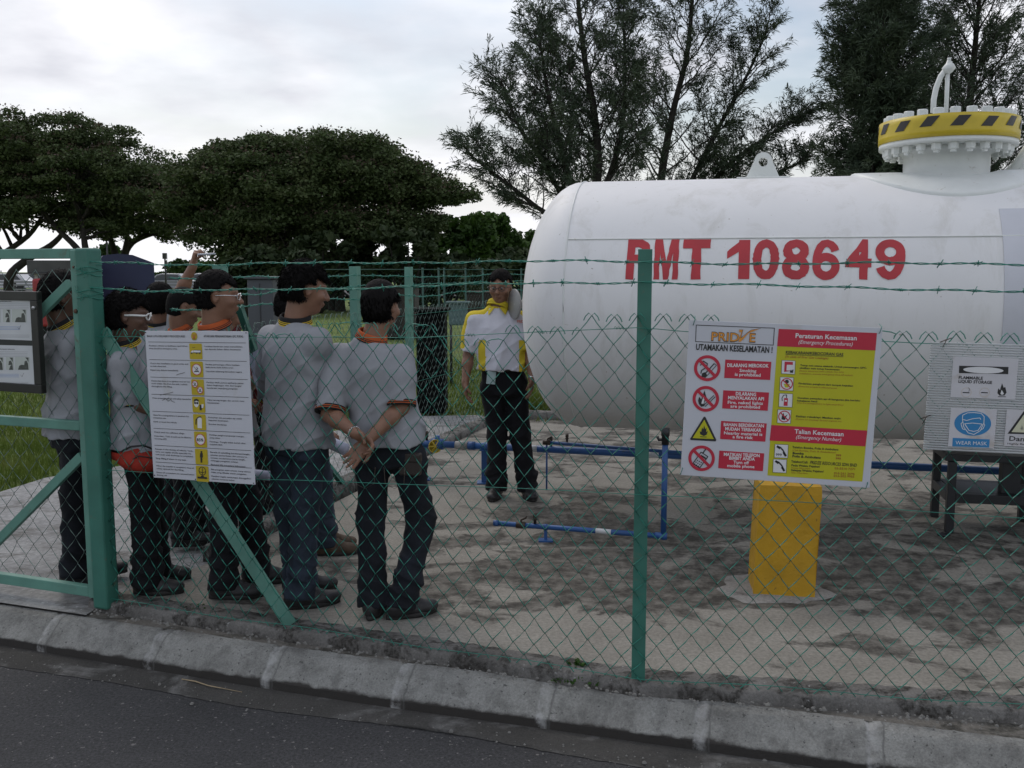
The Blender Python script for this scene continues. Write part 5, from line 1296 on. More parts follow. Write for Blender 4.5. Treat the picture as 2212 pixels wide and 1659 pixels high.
# ================================================================ PEOPLE (each grown as one distance field, meshed by surface nets)
V3 = lambda p: np.array([p[0], p[1], p[2]], dtype=np.float64)
def nets(Fv, org, h):
    ins = Fv < 0; nx, ny, nz = Fv.shape
    c = ins[:-1, :-1, :-1].astype(np.int8)
    cnt = sum(ins[i:nx - 1 + i, j:ny - 1 + j, k:nz - 1 + k].astype(np.int8) for i in (0, 1) for j in (0, 1) for k in (0, 1))
    cells = np.argwhere((cnt > 0) & (cnt < 8)); idx = -np.ones(cnt.shape, dtype=np.int64); idx[tuple(cells.T)] = np.arange(len(cells))
    acc = np.zeros((len(cells), 3)); n = np.zeros(len(cells))
    corners = [(i, j, k) for i in (0, 1) for j in (0, 1) for k in (0, 1)]
    for a in corners:
        for ax in range(3):
            if a[ax] == 1: continue
            b = list(a); b[ax] = 1
            fa = Fv[cells[:, 0] + a[0], cells[:, 1] + a[1], cells[:, 2] + a[2]]; fb = Fv[cells[:, 0] + b[0], cells[:, 1] + b[1], cells[:, 2] + b[2]]
            mk = (fa < 0) != (fb < 0); den = np.where(mk, fa - fb, 1); t = np.where(mk, fa / den, 0)
            p = np.tile(np.array(a, float), (len(cells), 1)); p[:, ax] += t
            acc[mk] += p[mk]; n[mk] += 1
    V = (cells + acc / np.maximum(n, 1)[:, None]) * h + org
    faces = []
    for ax in range(3):
        o1, o2 = [(1, 2), (2, 0), (0, 1)][ax]
        sl_a = [slice(0, s) for s in (nx, ny, nz)]; sl_b = list(sl_a)
        sl_a[ax] = slice(0, Fv.shape[ax] - 1); sl_b[ax] = slice(1, Fv.shape[ax])
        A = ins[tuple(sl_a)]; B = ins[tuple(sl_b)]; e = np.argwhere(A != B)
        e = e[(e[:, o1] > 0) & (e[:, o2] > 0) & (e[:, o1] < cnt.shape[o1]) & (e[:, o2] < cnt.shape[o2])]
        if not len(e): continue
        flip = B[tuple(e.T)]
        def at(d1, d2):
            q = e.copy(); q[:, o1] -= d1; q[:, o2] -= d2; return idx[tuple(q.T)]
        q = np.stack([at(1, 1), at(0, 1), at(0, 0), at(1, 0)], 1)
        q[flip] = q[flip][:, ::-1]; faces.append(q)
    return V, np.concatenate(faces)
class SDF:
    def __init__(s): s.p = []
    def add(s, bb, fn, op='u', k=.02): s.p.append((bb, fn, op, k)); return s
    def cap(s, a, b, r1, r2=None, k=.02, op='u', cut=None):
        a = V3(a); b = V3(b); r2 = r1 if r2 is None else r2; R_ = max(r1, r2); ba = b - a; L2 = max(ba @ ba, 1e-9); dn = ba / math.sqrt(L2)
        def fn(X, Y, Z):
            x, y, z = X - a[0], Y - a[1], Z - a[2]; t = np.clip((x * ba[0] + y * ba[1] + z * ba[2]) / L2, 0, 1)
            d = np.sqrt((x - t * ba[0]) ** 2 + (y - t * ba[1]) ** 2 + (z - t * ba[2]) ** 2) - (r1 + (r2 - r1) * t)
            if cut is not None: d = np.maximum(d, (X - b[0]) * dn[0] + (Y - b[1]) * dn[1] + (Z - b[2]) * dn[2] - cut)
            return d
        return s.add((np.minimum(a, b) - R_, np.maximum(a, b) + R_), fn, op, k)
    def ell(s, c, r, M=None, k=.02, op='u'):
        c = V3(c); r = np.array(r, float); R_ = r.max(); Mi = np.eye(3) if M is None else np.array(M, float).T
        def fn(X, Y, Z):
            x, y, z = X - c[0], Y - c[1], Z - c[2]
            q0 = (Mi[0, 0] * x + Mi[0, 1] * y + Mi[0, 2] * z) / r[0]; q1 = (Mi[1, 0] * x + Mi[1, 1] * y + Mi[1, 2] * z) / r[1]; q2 = (Mi[2, 0] * x + Mi[2, 1] * y + Mi[2, 2] * z) / r[2]
            k0 = np.sqrt(q0 * q0 + q1 * q1 + q2 * q2); k1 = np.sqrt((q0 / r[0]) ** 2 + (q1 / r[1]) ** 2 + (q2 / r[2]) ** 2) + 1e-9
            return k0 * (k0 - 1) / k1
        return s.add((c - R_, c + R_), fn, op, k)
    def mesh(s, h, post=None, pad=.03):
        us = [p for p in s.p if p[2] == 'u']
        lo = np.min([p[0][0] for p in us], 0) - pad; hi = np.max([p[0][1] for p in us], 0) + pad
        n = np.ceil((hi - lo) / h).astype(int) + 1
        ax = [lo[i] + np.arange(n[i]) * h for i in range(3)]
        Fv = np.full(n, 1.0, dtype=np.float32)
        for bb, fn, op, k in s.p:
            m = k + 3 * h
            i0 = np.maximum(((bb[0] - m - lo) / h).astype(int), 0); i1 = np.minimum(((bb[1] + m - lo) / h).astype(int) + 2, n)
            if (i1 <= i0).any(): continue
            sl_ = tuple(slice(i0[i], i1[i]) for i in range(3))
            X = ax[0][sl_[0]][:, None, None]; Y = ax[1][sl_[1]][None, :, None]; Z = ax[2][sl_[2]][None, None, :]
            d = (fn(X, Y, Z) + 0 * (X + Y + Z)).astype(np.float32); f = Fv[sl_]
            if op == 'u':
                hh = np.clip(.5 + .5 * (f - d) / k, 0, 1); Fv[sl_] = f * (1 - hh) + d * hh - k * hh * (1 - hh)
            else:
                d = -d; hh = np.clip(.5 - .5 * (f - d) / k, 0, 1); Fv[sl_] = f * (1 - hh) + d * hh + k * hh * (1 - hh)
        if post is not None:
            Fv = post(Fv, ax[0][:, None, None], ax[1][None, :, None], ax[2][None, None, :]).astype(np.float32)
        return nets(Fv, lo, h)
def rotm(yaw, pitch=0, roll=0):
    return np.array((Matrix.Rotation(yaw, 3, 'Z') @ Matrix.Rotation(pitch, 3, 'X') @ Matrix.Rotation(roll, 3, 'Y')))
def profile(s, zs, prof, yaw, lean0, lean1, k=.02, zlo=None):
    """torso: stacked ellipses. prof rows: z, half width, half depth, forward offset"""
    P = np.array(prof); z0, z1 = P[0, 0], P[-1, 0]; cy, sy = math.cos(yaw), math.sin(yaw); l0, l1 = V3(lean0), V3(lean1)
    Rm = P[:, 1].max() + .05 + np.abs(l1 - l0).max()
    c = (l0 + l1) / 2
    def fn(X, Y, Z):
        zz_ = np.clip(Z, z0, z1); a = np.interp(zz_, P[:, 0], P[:, 1]); b = np.interp(zz_, P[:, 0], P[:, 2]); o = np.interp(zz_, P[:, 0], P[:, 3])
        t = (Z - l0[2]) / (l1[2] - l0[2]); cx = l0[0] + (l1[0] - l0[0]) * t; cyy = l0[1] + (l1[1] - l0[1]) * t
        x = X - cx; y = Y - cyy; u = cy * x + sy * y; v = -sy * x + cy * y - o
        q = (np.abs(u / a) ** 2.3 + np.abs(v / b) ** 2.3) ** (1 / 2.3)
        d = (q - 1) * np.minimum(a, b) * .9
        return np.maximum(d, np.maximum(z0 - Z, Z - z1))
    return s.add((np.array([c[0] - Rm, c[1] - Rm, z0]), np.array([c[0] + Rm, c[1] + Rm, z1])), fn, 'u', k)
def hand(s, w, d, n, th, L=.18, curl=.35, spread=.12, tc=.6, k=.006):
    """w wrist, d pointing direction, n palm normal, th: +1/-1 side the thumb leaves from; curl bends the fingers towards n"""
    w = Vector(w); d = Vector(d).normalized(); n = Vector(n); n = (n - d * n.dot(d)).normalized(); t = d.cross(n) * th; sc = L / .18
    M = np.array(Matrix((t, d, n)).transposed())
    s.ell(w + d * .050 * sc, (.040 * sc, .054 * sc, .016 * sc), M, k=.012)
    s.ell(w + d * .062 * sc + t * .004, (.038 * sc, .034 * sc, .013 * sc), M, k=.01)
    s.ell(w + d * .03 * sc + t * .022 * sc + n * .006, (.016 * sc, .03 * sc, .014 * sc), M, k=.01)
    s.cap(w - d * .01, w + d * .02 * sc, .023 * sc, .024 * sc, k=.014)
    for i, (o, ln) in enumerate(((.030, .070), (.010, .079), (-.010, .073), (-.029, .058))):
        b = w + d * (.088 - (.008 if i == 3 else 0)) * sc + t * o * sc; c0 = curl * (1 + .12 * i); sd = t * math.sin(spread * (1.2 - .8 * i))
        p = b - d * .02 * sc; a_ = 0
        q = b; r0 = .0088 * sc
        s.cap(p, q, r0 * 1.05, r0 * 1.05, k=.007)
        for j, f in enumerate((.45, .32, .25)):
            a_ += c0 * (1, 1.2, .8)[j]; dr_ = (d * math.cos(a_) + n * math.sin(a_) + sd).normalized(); q2 = q + dr_ * ln * f * sc
            s.cap(q, q2, r0 * (1, .95, .88)[j], r0 * (.95, .88, .76)[j], k=.004); q = q2
    b = w + d * .022 * sc + t * .028 * sc; q = b + (d * .6 + t * .75 + n * .25).normalized() * .030 * sc; s.cap(b, q, .012 * sc, .0105 * sc, k=.008)
    q2 = q + (d * .85 + t * .35 * (1 - tc) + n * tc).normalized() * .030 * sc; s.cap(q, q2, .0105 * sc, .009 * sc, k=.004)
    q3 = q2 + (d * .8 - t * .3 * tc + n * tc).normalized() * .022 * sc; s.cap(q2, q3, .009 * sc, .0075 * sc, k=.004)
SKIN, nt_, b_ = newmat('brown_skin')
c_ = ramp(nt_, noise(nt_, 14, 5, .6), [(.3, (.20, .098, .060)), (.7, (.265, .138, .086))])
nt_.links.new(c_, b_.inputs['Base Color']); b_.inputs['Roughness'].default_value = .5; b_.inputs['Subsurface Weight'].default_value = .08; b_.inputs['Subsurface Radius'].default_value = (.012, .005, .003)
bump(nt_, b_, noise(nt_, 180, 3, .6), .15, .002)
SKIN_D = SKIN.copy(); SKIN_D.name = 'dark_brown_skin'
for nd in SKIN_D.node_tree.nodes:
    if nd.bl_idname == 'ShaderNodeValToRGB': nd.color_ramp.elements[0].color = (.10, .05, .033, 1); nd.color_ramp.elements[1].color = (.15, .078, .052, 1)
def cloth(name, lo, hi, wsc=350, bmp=.25, rough=.85, fade=None):
    m, nt, b = newmat(name); c = ramp(nt, noise(nt, 5, 5, .6, sc=(1, 1, .6)), [(.3, lo), (.7, hi)])
    f = ramp(nt, noise(nt, 9, 6, .7, loc=(6, 6, 6)), [(.3, .93), (.7, 1.05)]); c = mix(nt, 1.0, c, f, 'MULTIPLY')
    if fade: c = mix(nt, ramp(nt, noise(nt, 4.5, 4, .6, .3, loc=(4, 1, 0), sc=(1, 1, .5)), [(.48, 0), (.66, .8)]), c, fade)
    nt.links.new(c, b.inputs['Base Color']); b.inputs['Roughness'].default_value = rough; b.inputs['Sheen Weight'].default_value = .02; b.inputs['Specular IOR Level'].default_value = .2
    bump(nt, b, noise(nt, 22, 6, .65, .5), bmp * 1.3, .006); return m
GREYSHIRT = cloth('grey_knit_shirt', (.285, .292, .312), (.33, .338, .36))
WHITESHIRT = cloth('white_shirt', (.62, .62, .68), (.70, .70, .76)); YELSHIRT = cloth('yellow_cloth', (.60, .46, .03), (.68, .54, .05))
MAROON = cloth('maroon_shirt', (.09, .018, .02), (.13, .025, .028))
DENIM = cloth('dark_denim', (.009, .010, .013), (.015, .017, .022), fade=(.021, .025, .035)); DENIM_L = cloth('washed_denim', (.022, .028, .040), (.036, .047, .066), fade=(.055, .075, .115)); BLKTR = cloth('black_trousers', (.008, .008, .010), (.014, .014, .017))
BLKKNIT = cloth('black_knit', (.015, .015, .016), (.025, .025, .026)); ORKNIT = cloth('orange_knit', (.40, .085, .028), (.47, .105, .032)); YKNIT = cloth('yellow_knit', (.60, .42, .03), (.68, .48, .05))
HAIR, nt_, b_ = newmat('black_hair'); b_.inputs['Base Color'].default_value = (.008, .007, .007, 1); b_.inputs['Roughness'].default_value = .8; b_.inputs['Specular IOR Level'].default_value = .12
bump(nt_, b_, noise(nt_, 90, 4, .7, sc=(1, 1, .25)), .9, .006)
SHOEM = mat('black_shoe_leather', (.018, .017, .018), .5, .35, 20, .15, 80); SHOEB = mat('brown_boot_suede', (.075, .05, .032), .8, .3, 18, .3, 80); SOLE = mat('shoe_sole', (.03, .028, .026), .8, .3, 30)
STEEL = mat('polished_steel', (.75, .75, .76), .25, .1, 60, metal=.85); BELTM = flat('belt_leather', (.03, .022, .018), .5)
LENS = flat('glasses_lens', (.05, .05, .05), .1); GFRAME_D = flat('dark_glasses_frame', (.02, .02, .02), .35); GFRAME_W = flat('white_glasses_frame', (.75, .75, .73), .4)
def ringmesh(c, axis, xref, rx, ry, prof):
    """loft of closed section rows (dr, h, mi) round an elliptical axis"""
    m = MB(); axis = Vector(axis).normalized(); x = Vector(xref); x = (x - axis * x.dot(axis)).normalized(); y = axis.cross(x); n = 40; vs = []
    for dr_, h, mi in prof:
        for k in range(n): a = 2 * PI * k / n; vs.append(Vector(c) + axis * h + x * math.cos(a) * (rx + dr_) + y * math.sin(a) * (ry + dr_))
    for i in range(len(prof) - 1):
        m.add([], []); b = 0
        for k in range(n): pass
    m.v = [tuple(v) for v in vs]
    for i in range(len(prof) - 1):
        for k in range(n): m.f.append((i * n + k, i * n + (k + 1) % n, (i + 1) * n + (k + 1) % n, (i + 1) * n + k)); m.m.append(prof[i][2]); m.sm.append(True)
    return m
def person(spec):
    S = spec['S']; q = S / 1.70; Y0 = spec['Y']; yaw = R(spec.get('yaw', 0)); base = W(spec['px'], 900, Y0); base.z = 0
    root = empty('person', base); tag(root, spec['label'], 'person', spec.get('group'))
    fw = Vector((-math.sin(yaw), math.cos(yaw), 0)); rt = Vector((math.cos(yaw), math.sin(yaw), 0))
    xa = lambda px, Y: W(px, 900, Y).x
    z = lambda f: f * S
    pel = Vector((xa(spec.get('pelvis', spec['px']), Y0), Y0, z(.52)))
    shY = Y0 + spec.get('leanY', 0); shc = Vector((xa(spec.get('sh', spec['px']), shY), shY, z(.815)))
    hdY = shY + spec.get('headY', 0)
    hy, hp = R(spec.get('hyaw', spec.get('yaw', 0))), R(spec.get('hpitch', 0)); Rh = rotm(hy, hp, R(spec.get('hroll', 0)))
    hc = Vector((xa(spec['head'], hdY), hdY, z(.93) + spec.get('headdz', 0)))
    HP = lambda v: Vector(Rh @ np.array(v) * q) + hc
    fat = spec.get('fat', 1.0); skin = spec.get('skin', SKIN)
    shoulders = {}
    for sd in (1, -1): shoulders[sd] = shc + rt * sd * .166 * q * fat ** .5 - Vector((0, 0, .028))
    hips = {sd: pel + rt * sd * .085 * q - Vector((0, 0, .03)) for sd in (1, -1)}
    # ---- body
    B = SDF(); kk = .03
    tor = [(z(.47), .10, .08, 0), (z(.52), .12 * fat, .08 * fat, 0), (z(.62), .11 * fat, .08 * fat, .01), (z(.74), .12 * fat, .08, 0), (z(.79), .09, .06, 0), (z(.815), .06, .05, 0)]
    tor = [(a, b * q, c * q, d) for a, b, c, d in tor]
    profile(B, 0, tor, yaw, pel, shc, .02)
    nb = shc + Vector((0, 0, .0)); nt0 = HP((0, -.022, -.075))
    B.cap(nb - Vector((0, 0, .03)), nt0, .062 * q * fat ** .5, .056 * q * fat ** .5, k=.03)
    B.ell(HP((0, -.010, .022)), (.077 * q, .096 * q, .098 * q), Rh, k=.02)
    B.ell(HP((0, .025, -.035)), (.060 * q * fat ** .5, .066 * q, .074 * q), Rh, k=.03)
    B.ell(HP((0, .058, -.088)), (.030 * q, .025 * q, .020 * q), Rh, k=.03)
    B.ell(HP((0, .072, .030)), (.052 * q, .018 * q, .014 * q), Rh, k=.02)
    B.cap(HP((0, .090, .012)), HP((0, .113, -.024)), .010 * q, .0135 * q, k=.014)
    for s_ in (-1, 1):
        B.ell(HP((s_ * .013, .098, -.027)), (.010 * q, .012 * q, .009 * q), Rh, k=.008)
        B.ell(HP((s_ * .031, .095, .006)), (.018 * q, .014 * q, .011 * q), Rh, k=.012, op='s')
        B.ell(HP((s_ * .031, .079, .006)), (.0135 * q, .0125 * q, .0125 * q), Rh, k=.004)
        B.ell(HP((s_ * .045, .065, -.025)), (.022 * q, .022 * q, .02 * q), Rh, k=.02)
        B.ell(HP((s_ * .079, -.008, -.004)), (.008 * q, .019 * q, .031 * q), np.array(Rh) @ rotm(s_ * -.35), k=.008)
        B.ell(HP((s_ * .088, -.004, .000)), (.008 * q, .010 * q, .018 * q), Rh, k=.004, op='s')
    B.ell(HP((0, .092, -.053)), (.024 * q, .012 * q, .0065 * q), Rh, k=.006); B.ell(HP((0, .089, -.064)), (.020 * q, .012 * q, .0075 * q), Rh, k=.006)
    B.ell(HP((0, .106, -.0585)), (.021 * q, .008 * q, .0015 * q), Rh, k=.003, op='s')
    cuffs = []
    for sd in (1, -1):
        arm = spec['arms'].get(sd)
        sh = shoulders[sd]; el, wr = Vector(arm['e']), Vector(arm['w'])
        B.cap(sh - rt * sd * .025 - Vector((0, 0, .02)), sh.lerp(el, .5), .030 * q, .037 * q, k=.02); B.cap(sh.lerp(el, .5), el, .037 * q, .040 * q, k=.02); B.cap(el, el.lerp(wr, .3), .040 * q, .041 * q, k=.02); B.cap(el.lerp(wr, .3), wr, .041 * q, .026 * q, k=.02)
        if arm.get('hand'): hd = arm['hand']; hand(B, wr, hd['d'], hd['n'], hd['t'], .182 * q, hd.get('curl', .35), hd.get('spread', .1), hd.get('tc', .5))
        sl = spec.get('sleeve', .98); cuffs.append((sh, el, wr, sl))
    legs = {}
    for sd in (1, -1):
        lg = spec['legs'][sd]; ft = lg['foot']; fy = lg.get('Y', Y0); kn_px = lg.get('knee', None); ky = lg.get('kY', (fy + Y0) / 2 + .0)
        fpos = Vector((xa(ft, fy), fy, .075 * q)); hip = hips[sd]
        kp_ = Vector((xa(kn_px, ky) if kn_px else (hip.x + fpos.x) / 2, ky, z(.28)))
        B.cap(hip, kp_, .06 * q, .045 * q, k=.02); B.cap(kp_, fpos, .045 * q, .035 * q, k=.02)
        legs[sd] = (hip, kp_, fpos, R(lg.get('toe', spec.get('yaw', 0))))
    hh = spec.get('vox', .007)
    V, Fc = B.mesh(hh); body = npmesh('body', V, Fc, skin, root, smooth=True)
    # eyes
    if spec.get('eyes'):
        m = MB()
        for s_ in (-1, 1):
            c = HP((s_ * .031, .086, .004)); ax = HP((s_ * .031, .2, -.02)) - c; m.lathe([(0, -.009), (.009, -.005), (.0105, 0), (.009, .005), (0, .008)], c, ax, 14, mi=0); m.lathe([(0.0045, .0085), (0, .0095)], c, ax, 10, mi=1)
        m.build('eye', [flat('eye_white', (.16, .15, .14), .6), flat('iris', (.02, .012, .01), .2)], root)
    # ---- shirt
    Sh = SDF(); hem = z(spec.get('hem', .50)); w_ = fat
    prof = [(hem, .186 * w_, .138 * w_, -.003), (z(.56), .180 * w_, .132 * w_, .002), (z(.62), .170 * w_, .120 * w_, .01), (z(.70), .174 * w_, .118, .005), (z(.755), .172 * w_ ** .5, .114, -.005), (z(.785), .150, .098, -.01), (z(.812), .115, .082, -.008), (z(.835), .082, .070, -.004), (z(.848), .064, .062, 0)]
    prof = [(a, b * q, c * q, d) for a, b, c, d in prof]
    profile(Sh, 0, prof, yaw, Vector((pel.x, pel.y, pel.z)), shc, .03)
    for sd in (1, -1):
        sh, el, wr, sl = cuffs[0 if sd == 1 else 1]; e = sh.lerp(el, sl); loose = spec.get('loose', 1.0)
        Sh.cap(sh - Vector((0, 0, .020)) - rt * sd * .012, sh.lerp(el, .5), .062 * q * fat ** .4, .064 * q * loose, k=.05); Sh.cap(sh - Vector((0, 0, .018)) - rt * sd * .05, sh - Vector((0, 0, .020)) - rt * sd * .01, .050, .056, k=.05)
        Sh.cap(sh.lerp(el, .4), e, .061 * q * loose, .067 * q * loose, k=.03, cut=0)
    ph = spec.get('seed', 1) * 1.7; cyw, syw = math.cos(yaw), math.sin(yaw); fold = spec.get('fold', 1.0)
    neck_c = V3(shc)
    def post(Fv, X, Y, Z):
        u = (X - pel.x) * cyw + (Y - pel.y) * syw; v = -(X - pel.x) * syw + (Y - pel.y) * cyw
        t = np.clip((z(.80) - Z) / z(.3), 0, 1)
        f = np.sin(30 * u + 2.2 * np.sin(6 * Z + ph) + ph + 9 * v) * (.35 + .65 * t) + .6 * np.sin(52 * u - 13 * Z + 2.5 * np.sin(9 * Z + ph * 2)) * (.3 + t) + .5 * np.sin(34 * Z + 16 * u * np.sign(v) + ph) * np.exp(-((Z - z(.57)) / .06) ** 2) * 1.3 \
            + .8 * np.sin(42 * (Z + .8 * np.abs(u)) + ph * 3) * np.exp(-((np.abs(u) - .14) / .05) ** 2) * np.exp(-((Z - z(.70)) / .09) ** 2)
        rdg = (1 - np.abs(np.sin(15 * u + 1.3 * np.sin(5 * Z + ph) + ph * 2 + 5 * v))) ** 3 * t + .8 * (1 - np.abs(np.sin(11 * u * np.sign(v + .01) + 16 * Z + ph))) ** 4 * (.25 + t)
        Fv = Fv + .0050 * fold * f - .0120 * fold * rdg + .002
        hm = hem + .006 * np.sin(11 * u + ph) + .004 * np.sin(25 * v + ph)
        return np.maximum(Fv, hm - Z)
    V, Fc = Sh.mesh(.0075, post)
    mats_ = [spec['shirt']]; mi = None
    if spec.get('panels'):
        mats_ = [spec['shirt'], YELSHIRT]; cen = V[Fc].mean(1); u = (cen[:, 0] - pel.x) * cyw + (cen[:, 1] - pel.y) * syw; v = -(cen[:, 0] - pel.x) * syw + (cen[:, 1] - pel.y) * cyw
        e = np.array(shoulders[1]); au = np.abs(u)
        side = (au > .122) & (au < .182) & (cen[:, 2] < z(.70)) & (au < .160 + .3 * (z(.70) - cen[:, 2]) + .012)
        zq_ = cen[:, 2] / S; sil = np.interp(zq_, [.66, .70, .745, .775, .80, .825, .845], [.272, .262, .245, .225, .185, .12, .07]) * q
        slv2 = (au > sil - .022) & (zq_ > .66) & (v < .06) & (au > .1); top = (zq_ > .84) | ((zq_ > .815 - .5 * np.maximum(au - .07, 0)) & (v < .02) & (au < .2))
        mi = (side | top | slv2).astype(int)
    npmesh('shirt', V, Fc, mats_, root, mi=mi, smooth=True)
    # collar and cuffs
    cc = spec.get('collar'); 
    if cc:
        main_, s1 = cc; axn = (nt0 - (shc + Vector((0, 0, .0)))).normalized(); cen_ = shc.lerp(nt0, .30) + Vector((0, 0, .012)); rr = .072 * q * fat ** .5
        prof_ = [(.010, -.016, 1), (.009, -.010, 0), (.0075, -.006, 1), (.006, -.002, 0), (.0055, .002, 1), (.004, .005, 0), (.001, .022, 0), (-.005, .027, 0), (-.010, .022, 0), (-.004, -.014, 0)]
        if spec.get('plaincollar'): prof_ = [(.012, -.012, 0), (.006, .0, 0), (.012, .004, 0), (.006, .030, 0), (.0, .036, 0), (-.008, .030, 0), (-.004, -.012, 0)]
        m = ringmesh(cen_, axn - fw * .28, rt, rr, rr * 1.02, prof_); m.build('collar', [main_, s1], root)
        if spec.get('plaincollar'):
            m = MB()
            for s_ in (-1, 1):
                c0 = cen_ + fw * (.072) + rt * s_ * .018 + Vector((0, 0, -.002)); a = cen_ + rt * s_ * .074 + fw * .02 + Vector((0, 0, .018)); tip = cen_ + fw * .082 + rt * s_ * .062 + Vector((0, 0, -.058)); b2 = cen_ + rt * s_ * .075 + fw * .035 + Vector((0, 0, -.03))
                vs = [c0, a, b2, tip]; vs += [p + fw * .006 for p in vs]; m.add(vs, [(0, 1, 2, 3), (7, 6, 5, 4), (0, 4, 5, 1), (1, 5, 6, 2), (2, 6, 7, 3), (3, 7, 4, 0)])
            m.build('collar_point', main_, root)
    if spec.get('cuff'):
        c1, c2 = spec['cuff']
        for i, sd in enumerate((1, -1)):
            sh, el, wr, sl = cuffs[i]; e = sh.lerp(el, sl); dr_ = (el - sh).normalized(); rr = .0675 * q * spec.get('loose', 1.0)
            m = ringmesh(e - dr_ * .012, dr_, rt, rr, rr, [(-.010, -.002, 0), (.001, -.003, 0), (.002, .004, 1), (.002, .008, 0), (.002, .013, 1), (.002, .017, 0), (.000, .026, 0), (-.012, .024, 0), (-.02, .014, 0)]); m.build('cuff', [c1, c2], root)
    # ---- trousers
    T = SDF(); 
    waist = z(.575)
    pr = [(z(.46), .148 * w_, .108 * w_, 0), (z(.50), .154 * w_, .114 * w_, -.010), (z(.54), .148 * w_, .108 * w_, -.008), (waist, .140 * w_, .100 * w_, 0)]
    profile(T, 0, [(a, b * q, c * q, d) for a, b, c, d in pr], yaw, pel, pel + (shc - pel) * .5, .04)
    wl_ = spec.get('legw', 1.0)
    for sd in (1, -1):
        hip, kn, ft, toe = legs[sd]; rb = .073 * q * wl_
        T.cap(hip - Vector((0, 0, .02)), kn, .088 * q * fat ** .5, .070 * q * wl_, k=.035); T.cap(kn, ft + Vector((0, 0, -.012)), .069 * q * wl_, rb * .98, k=.03, cut=.006)
        T.cap(kn.lerp(ft, .75), ft + Vector((0, 0, -.02)) - fw * .01, rb * .95, rb * 1.05, k=.02, cut=0)
    def post2(Fv, X, Y, Z):
        u = (X - pel.x) * cyw + (Y - pel.y) * syw; v = -(X - pel.x) * syw + (Y - pel.y) * cyw
        f = np.sin(62 * Z + 14 * u + 3 * np.sin(17 * v + ph) + ph) * (np.exp(-((Z - .16) / .09) ** 2) * 1.5 + .5 * np.exp(-((Z - z(.29)) / .08) ** 2)) + .6 * np.sin(30 * Z + 30 * u + ph) + .5 * np.sin(44 * u - 20 * Z + 2 * np.sin(11 * Z)) + .9 * np.sin(38 * Z - 30 * np.abs(u) + ph) * np.exp(-((Z - z(.44)) / .07) ** 2)
        rdg = (1 - np.abs(np.sin(34 * Z + 16 * u + 10 * v + ph))) ** 4 * (np.exp(-((Z - .2) / .12) ** 2) + .6 * np.exp(-((Z - z(.30)) / .08) ** 2) + .5 * np.exp(-((Z - z(.44)) / .06) ** 2)) + .5 * (1 - np.abs(np.sin(20 * u - 15 * Z + ph))) ** 4
        return Fv + .0045 * f - .012 * rdg + .002
    V, Fc = T.mesh(.0085, post2); npmesh('trousers', V, Fc, spec['trousers'], root, smooth=True)
    # ---- shoes
    for sd in (1, -1):
        hip, kn, ft, toe = legs[sd]; d = Vector((-math.sin(toe), math.cos(toe), 0)); x = Vector((math.cos(toe), math.sin(toe), 0)); c = Vector((ft.x, ft.y, 0)); Mz = rotm(toe); sz = q * spec.get('shoe', 1.0)
        s1 = SDF(); s1.ell(c - d * .035 * sz + Vector((0, 0, .048)), (.040 * sz, .055 * sz, .05), Mz, k=.03); s1.cap(c - d * .02 * sz + Vector((0, 0, .06)), c - d * .005 + Vector((0, 0, .115)), .045 * sz, .043 * sz, k=.03)
        s1.ell(c + d * .085 * sz + x * .004 * sd + Vector((0, 0, .036)), (.049 * sz, .105 * sz, .038), Mz, k=.04); s1.ell(c + d * .155 * sz + Vector((0, 0, .034)), (.043 * sz, .045 * sz, .032), Mz, k=.02); s1.ell(c + d * .04 * sz + Vector((0, 0, .065)), (.036 * sz, .06 * sz, .035), Mz, k=.03)
        def p3(Fv, X, Y, Z):
            t = (X - c.x) * d.x + (Y - c.y) * d.y
            Fv = Fv + .0022 * np.sin(150 * t) * (np.abs(t - .05) < .05) * (Z > .06) + .002 * np.sin(75 * t + 40 * Z)
            return np.maximum(Fv, .012 - Z)
        V, Fc = s1.mesh(.006, p3); sh_ = npmesh('shoe', V, Fc, spec.get('shoem', SHOEM), root, smooth=True)
        m = MB(); pts = []
        for k in range(24):
            a = 2 * PI * k / 24; yy_ = math.sin(a); w2 = (.043 if yy_ < 0 else .052) * sz; pts.append(c + d * (.056 * sz + yy_ * .142 * sz) + x * math.cos(a) * w2 * (1 - .12 * yy_ * yy_))
        vs = [p + Vector((0, 0, .001)) for p in pts] + [p + Vector((0, 0, .024)) for p in pts] + [Vector((0, 0, .026)) + p * 1.0 - (p - c - d * .056) * .12 for p in pts]
        m.add(vs, [(i + r_ * 24, (i + 1) % 24 + r_ * 24, (i + 1) % 24 + (r_ + 1) * 24, i + (r_ + 1) * 24) for r_ in (0, 1) for i in range(24)] + [tuple(range(23, -1, -1)), tuple(range(48, 72))], 0, True)
        so_ = m.build('sole', SOLE, sh_)
    # ---- hair
    Hs = SDF(); hk = spec.get('hair', {}); th = hk.get('t', .016)
    Hs.ell(HP((0, -.016, .026)), ((.079 + th) * q, (.096 + th) * q, (.098 + th * 1.1) * q), Rh, k=.01)
    Hs.ell(HP((0, -.052, -.035)), ((.058 + th * .5) * q, (.047 + th * .5) * q, (.058) * q), Rh, k=.03)
    Ri = np.array(Rh).T; hcv = V3(hc); rgs = spec.get('seed', 1); spk = hk.get('spike', .006); ys = hk.get('side', -.004); zt_ = hk.get('line', .062); zn_ = hk.get('nape', -.075)
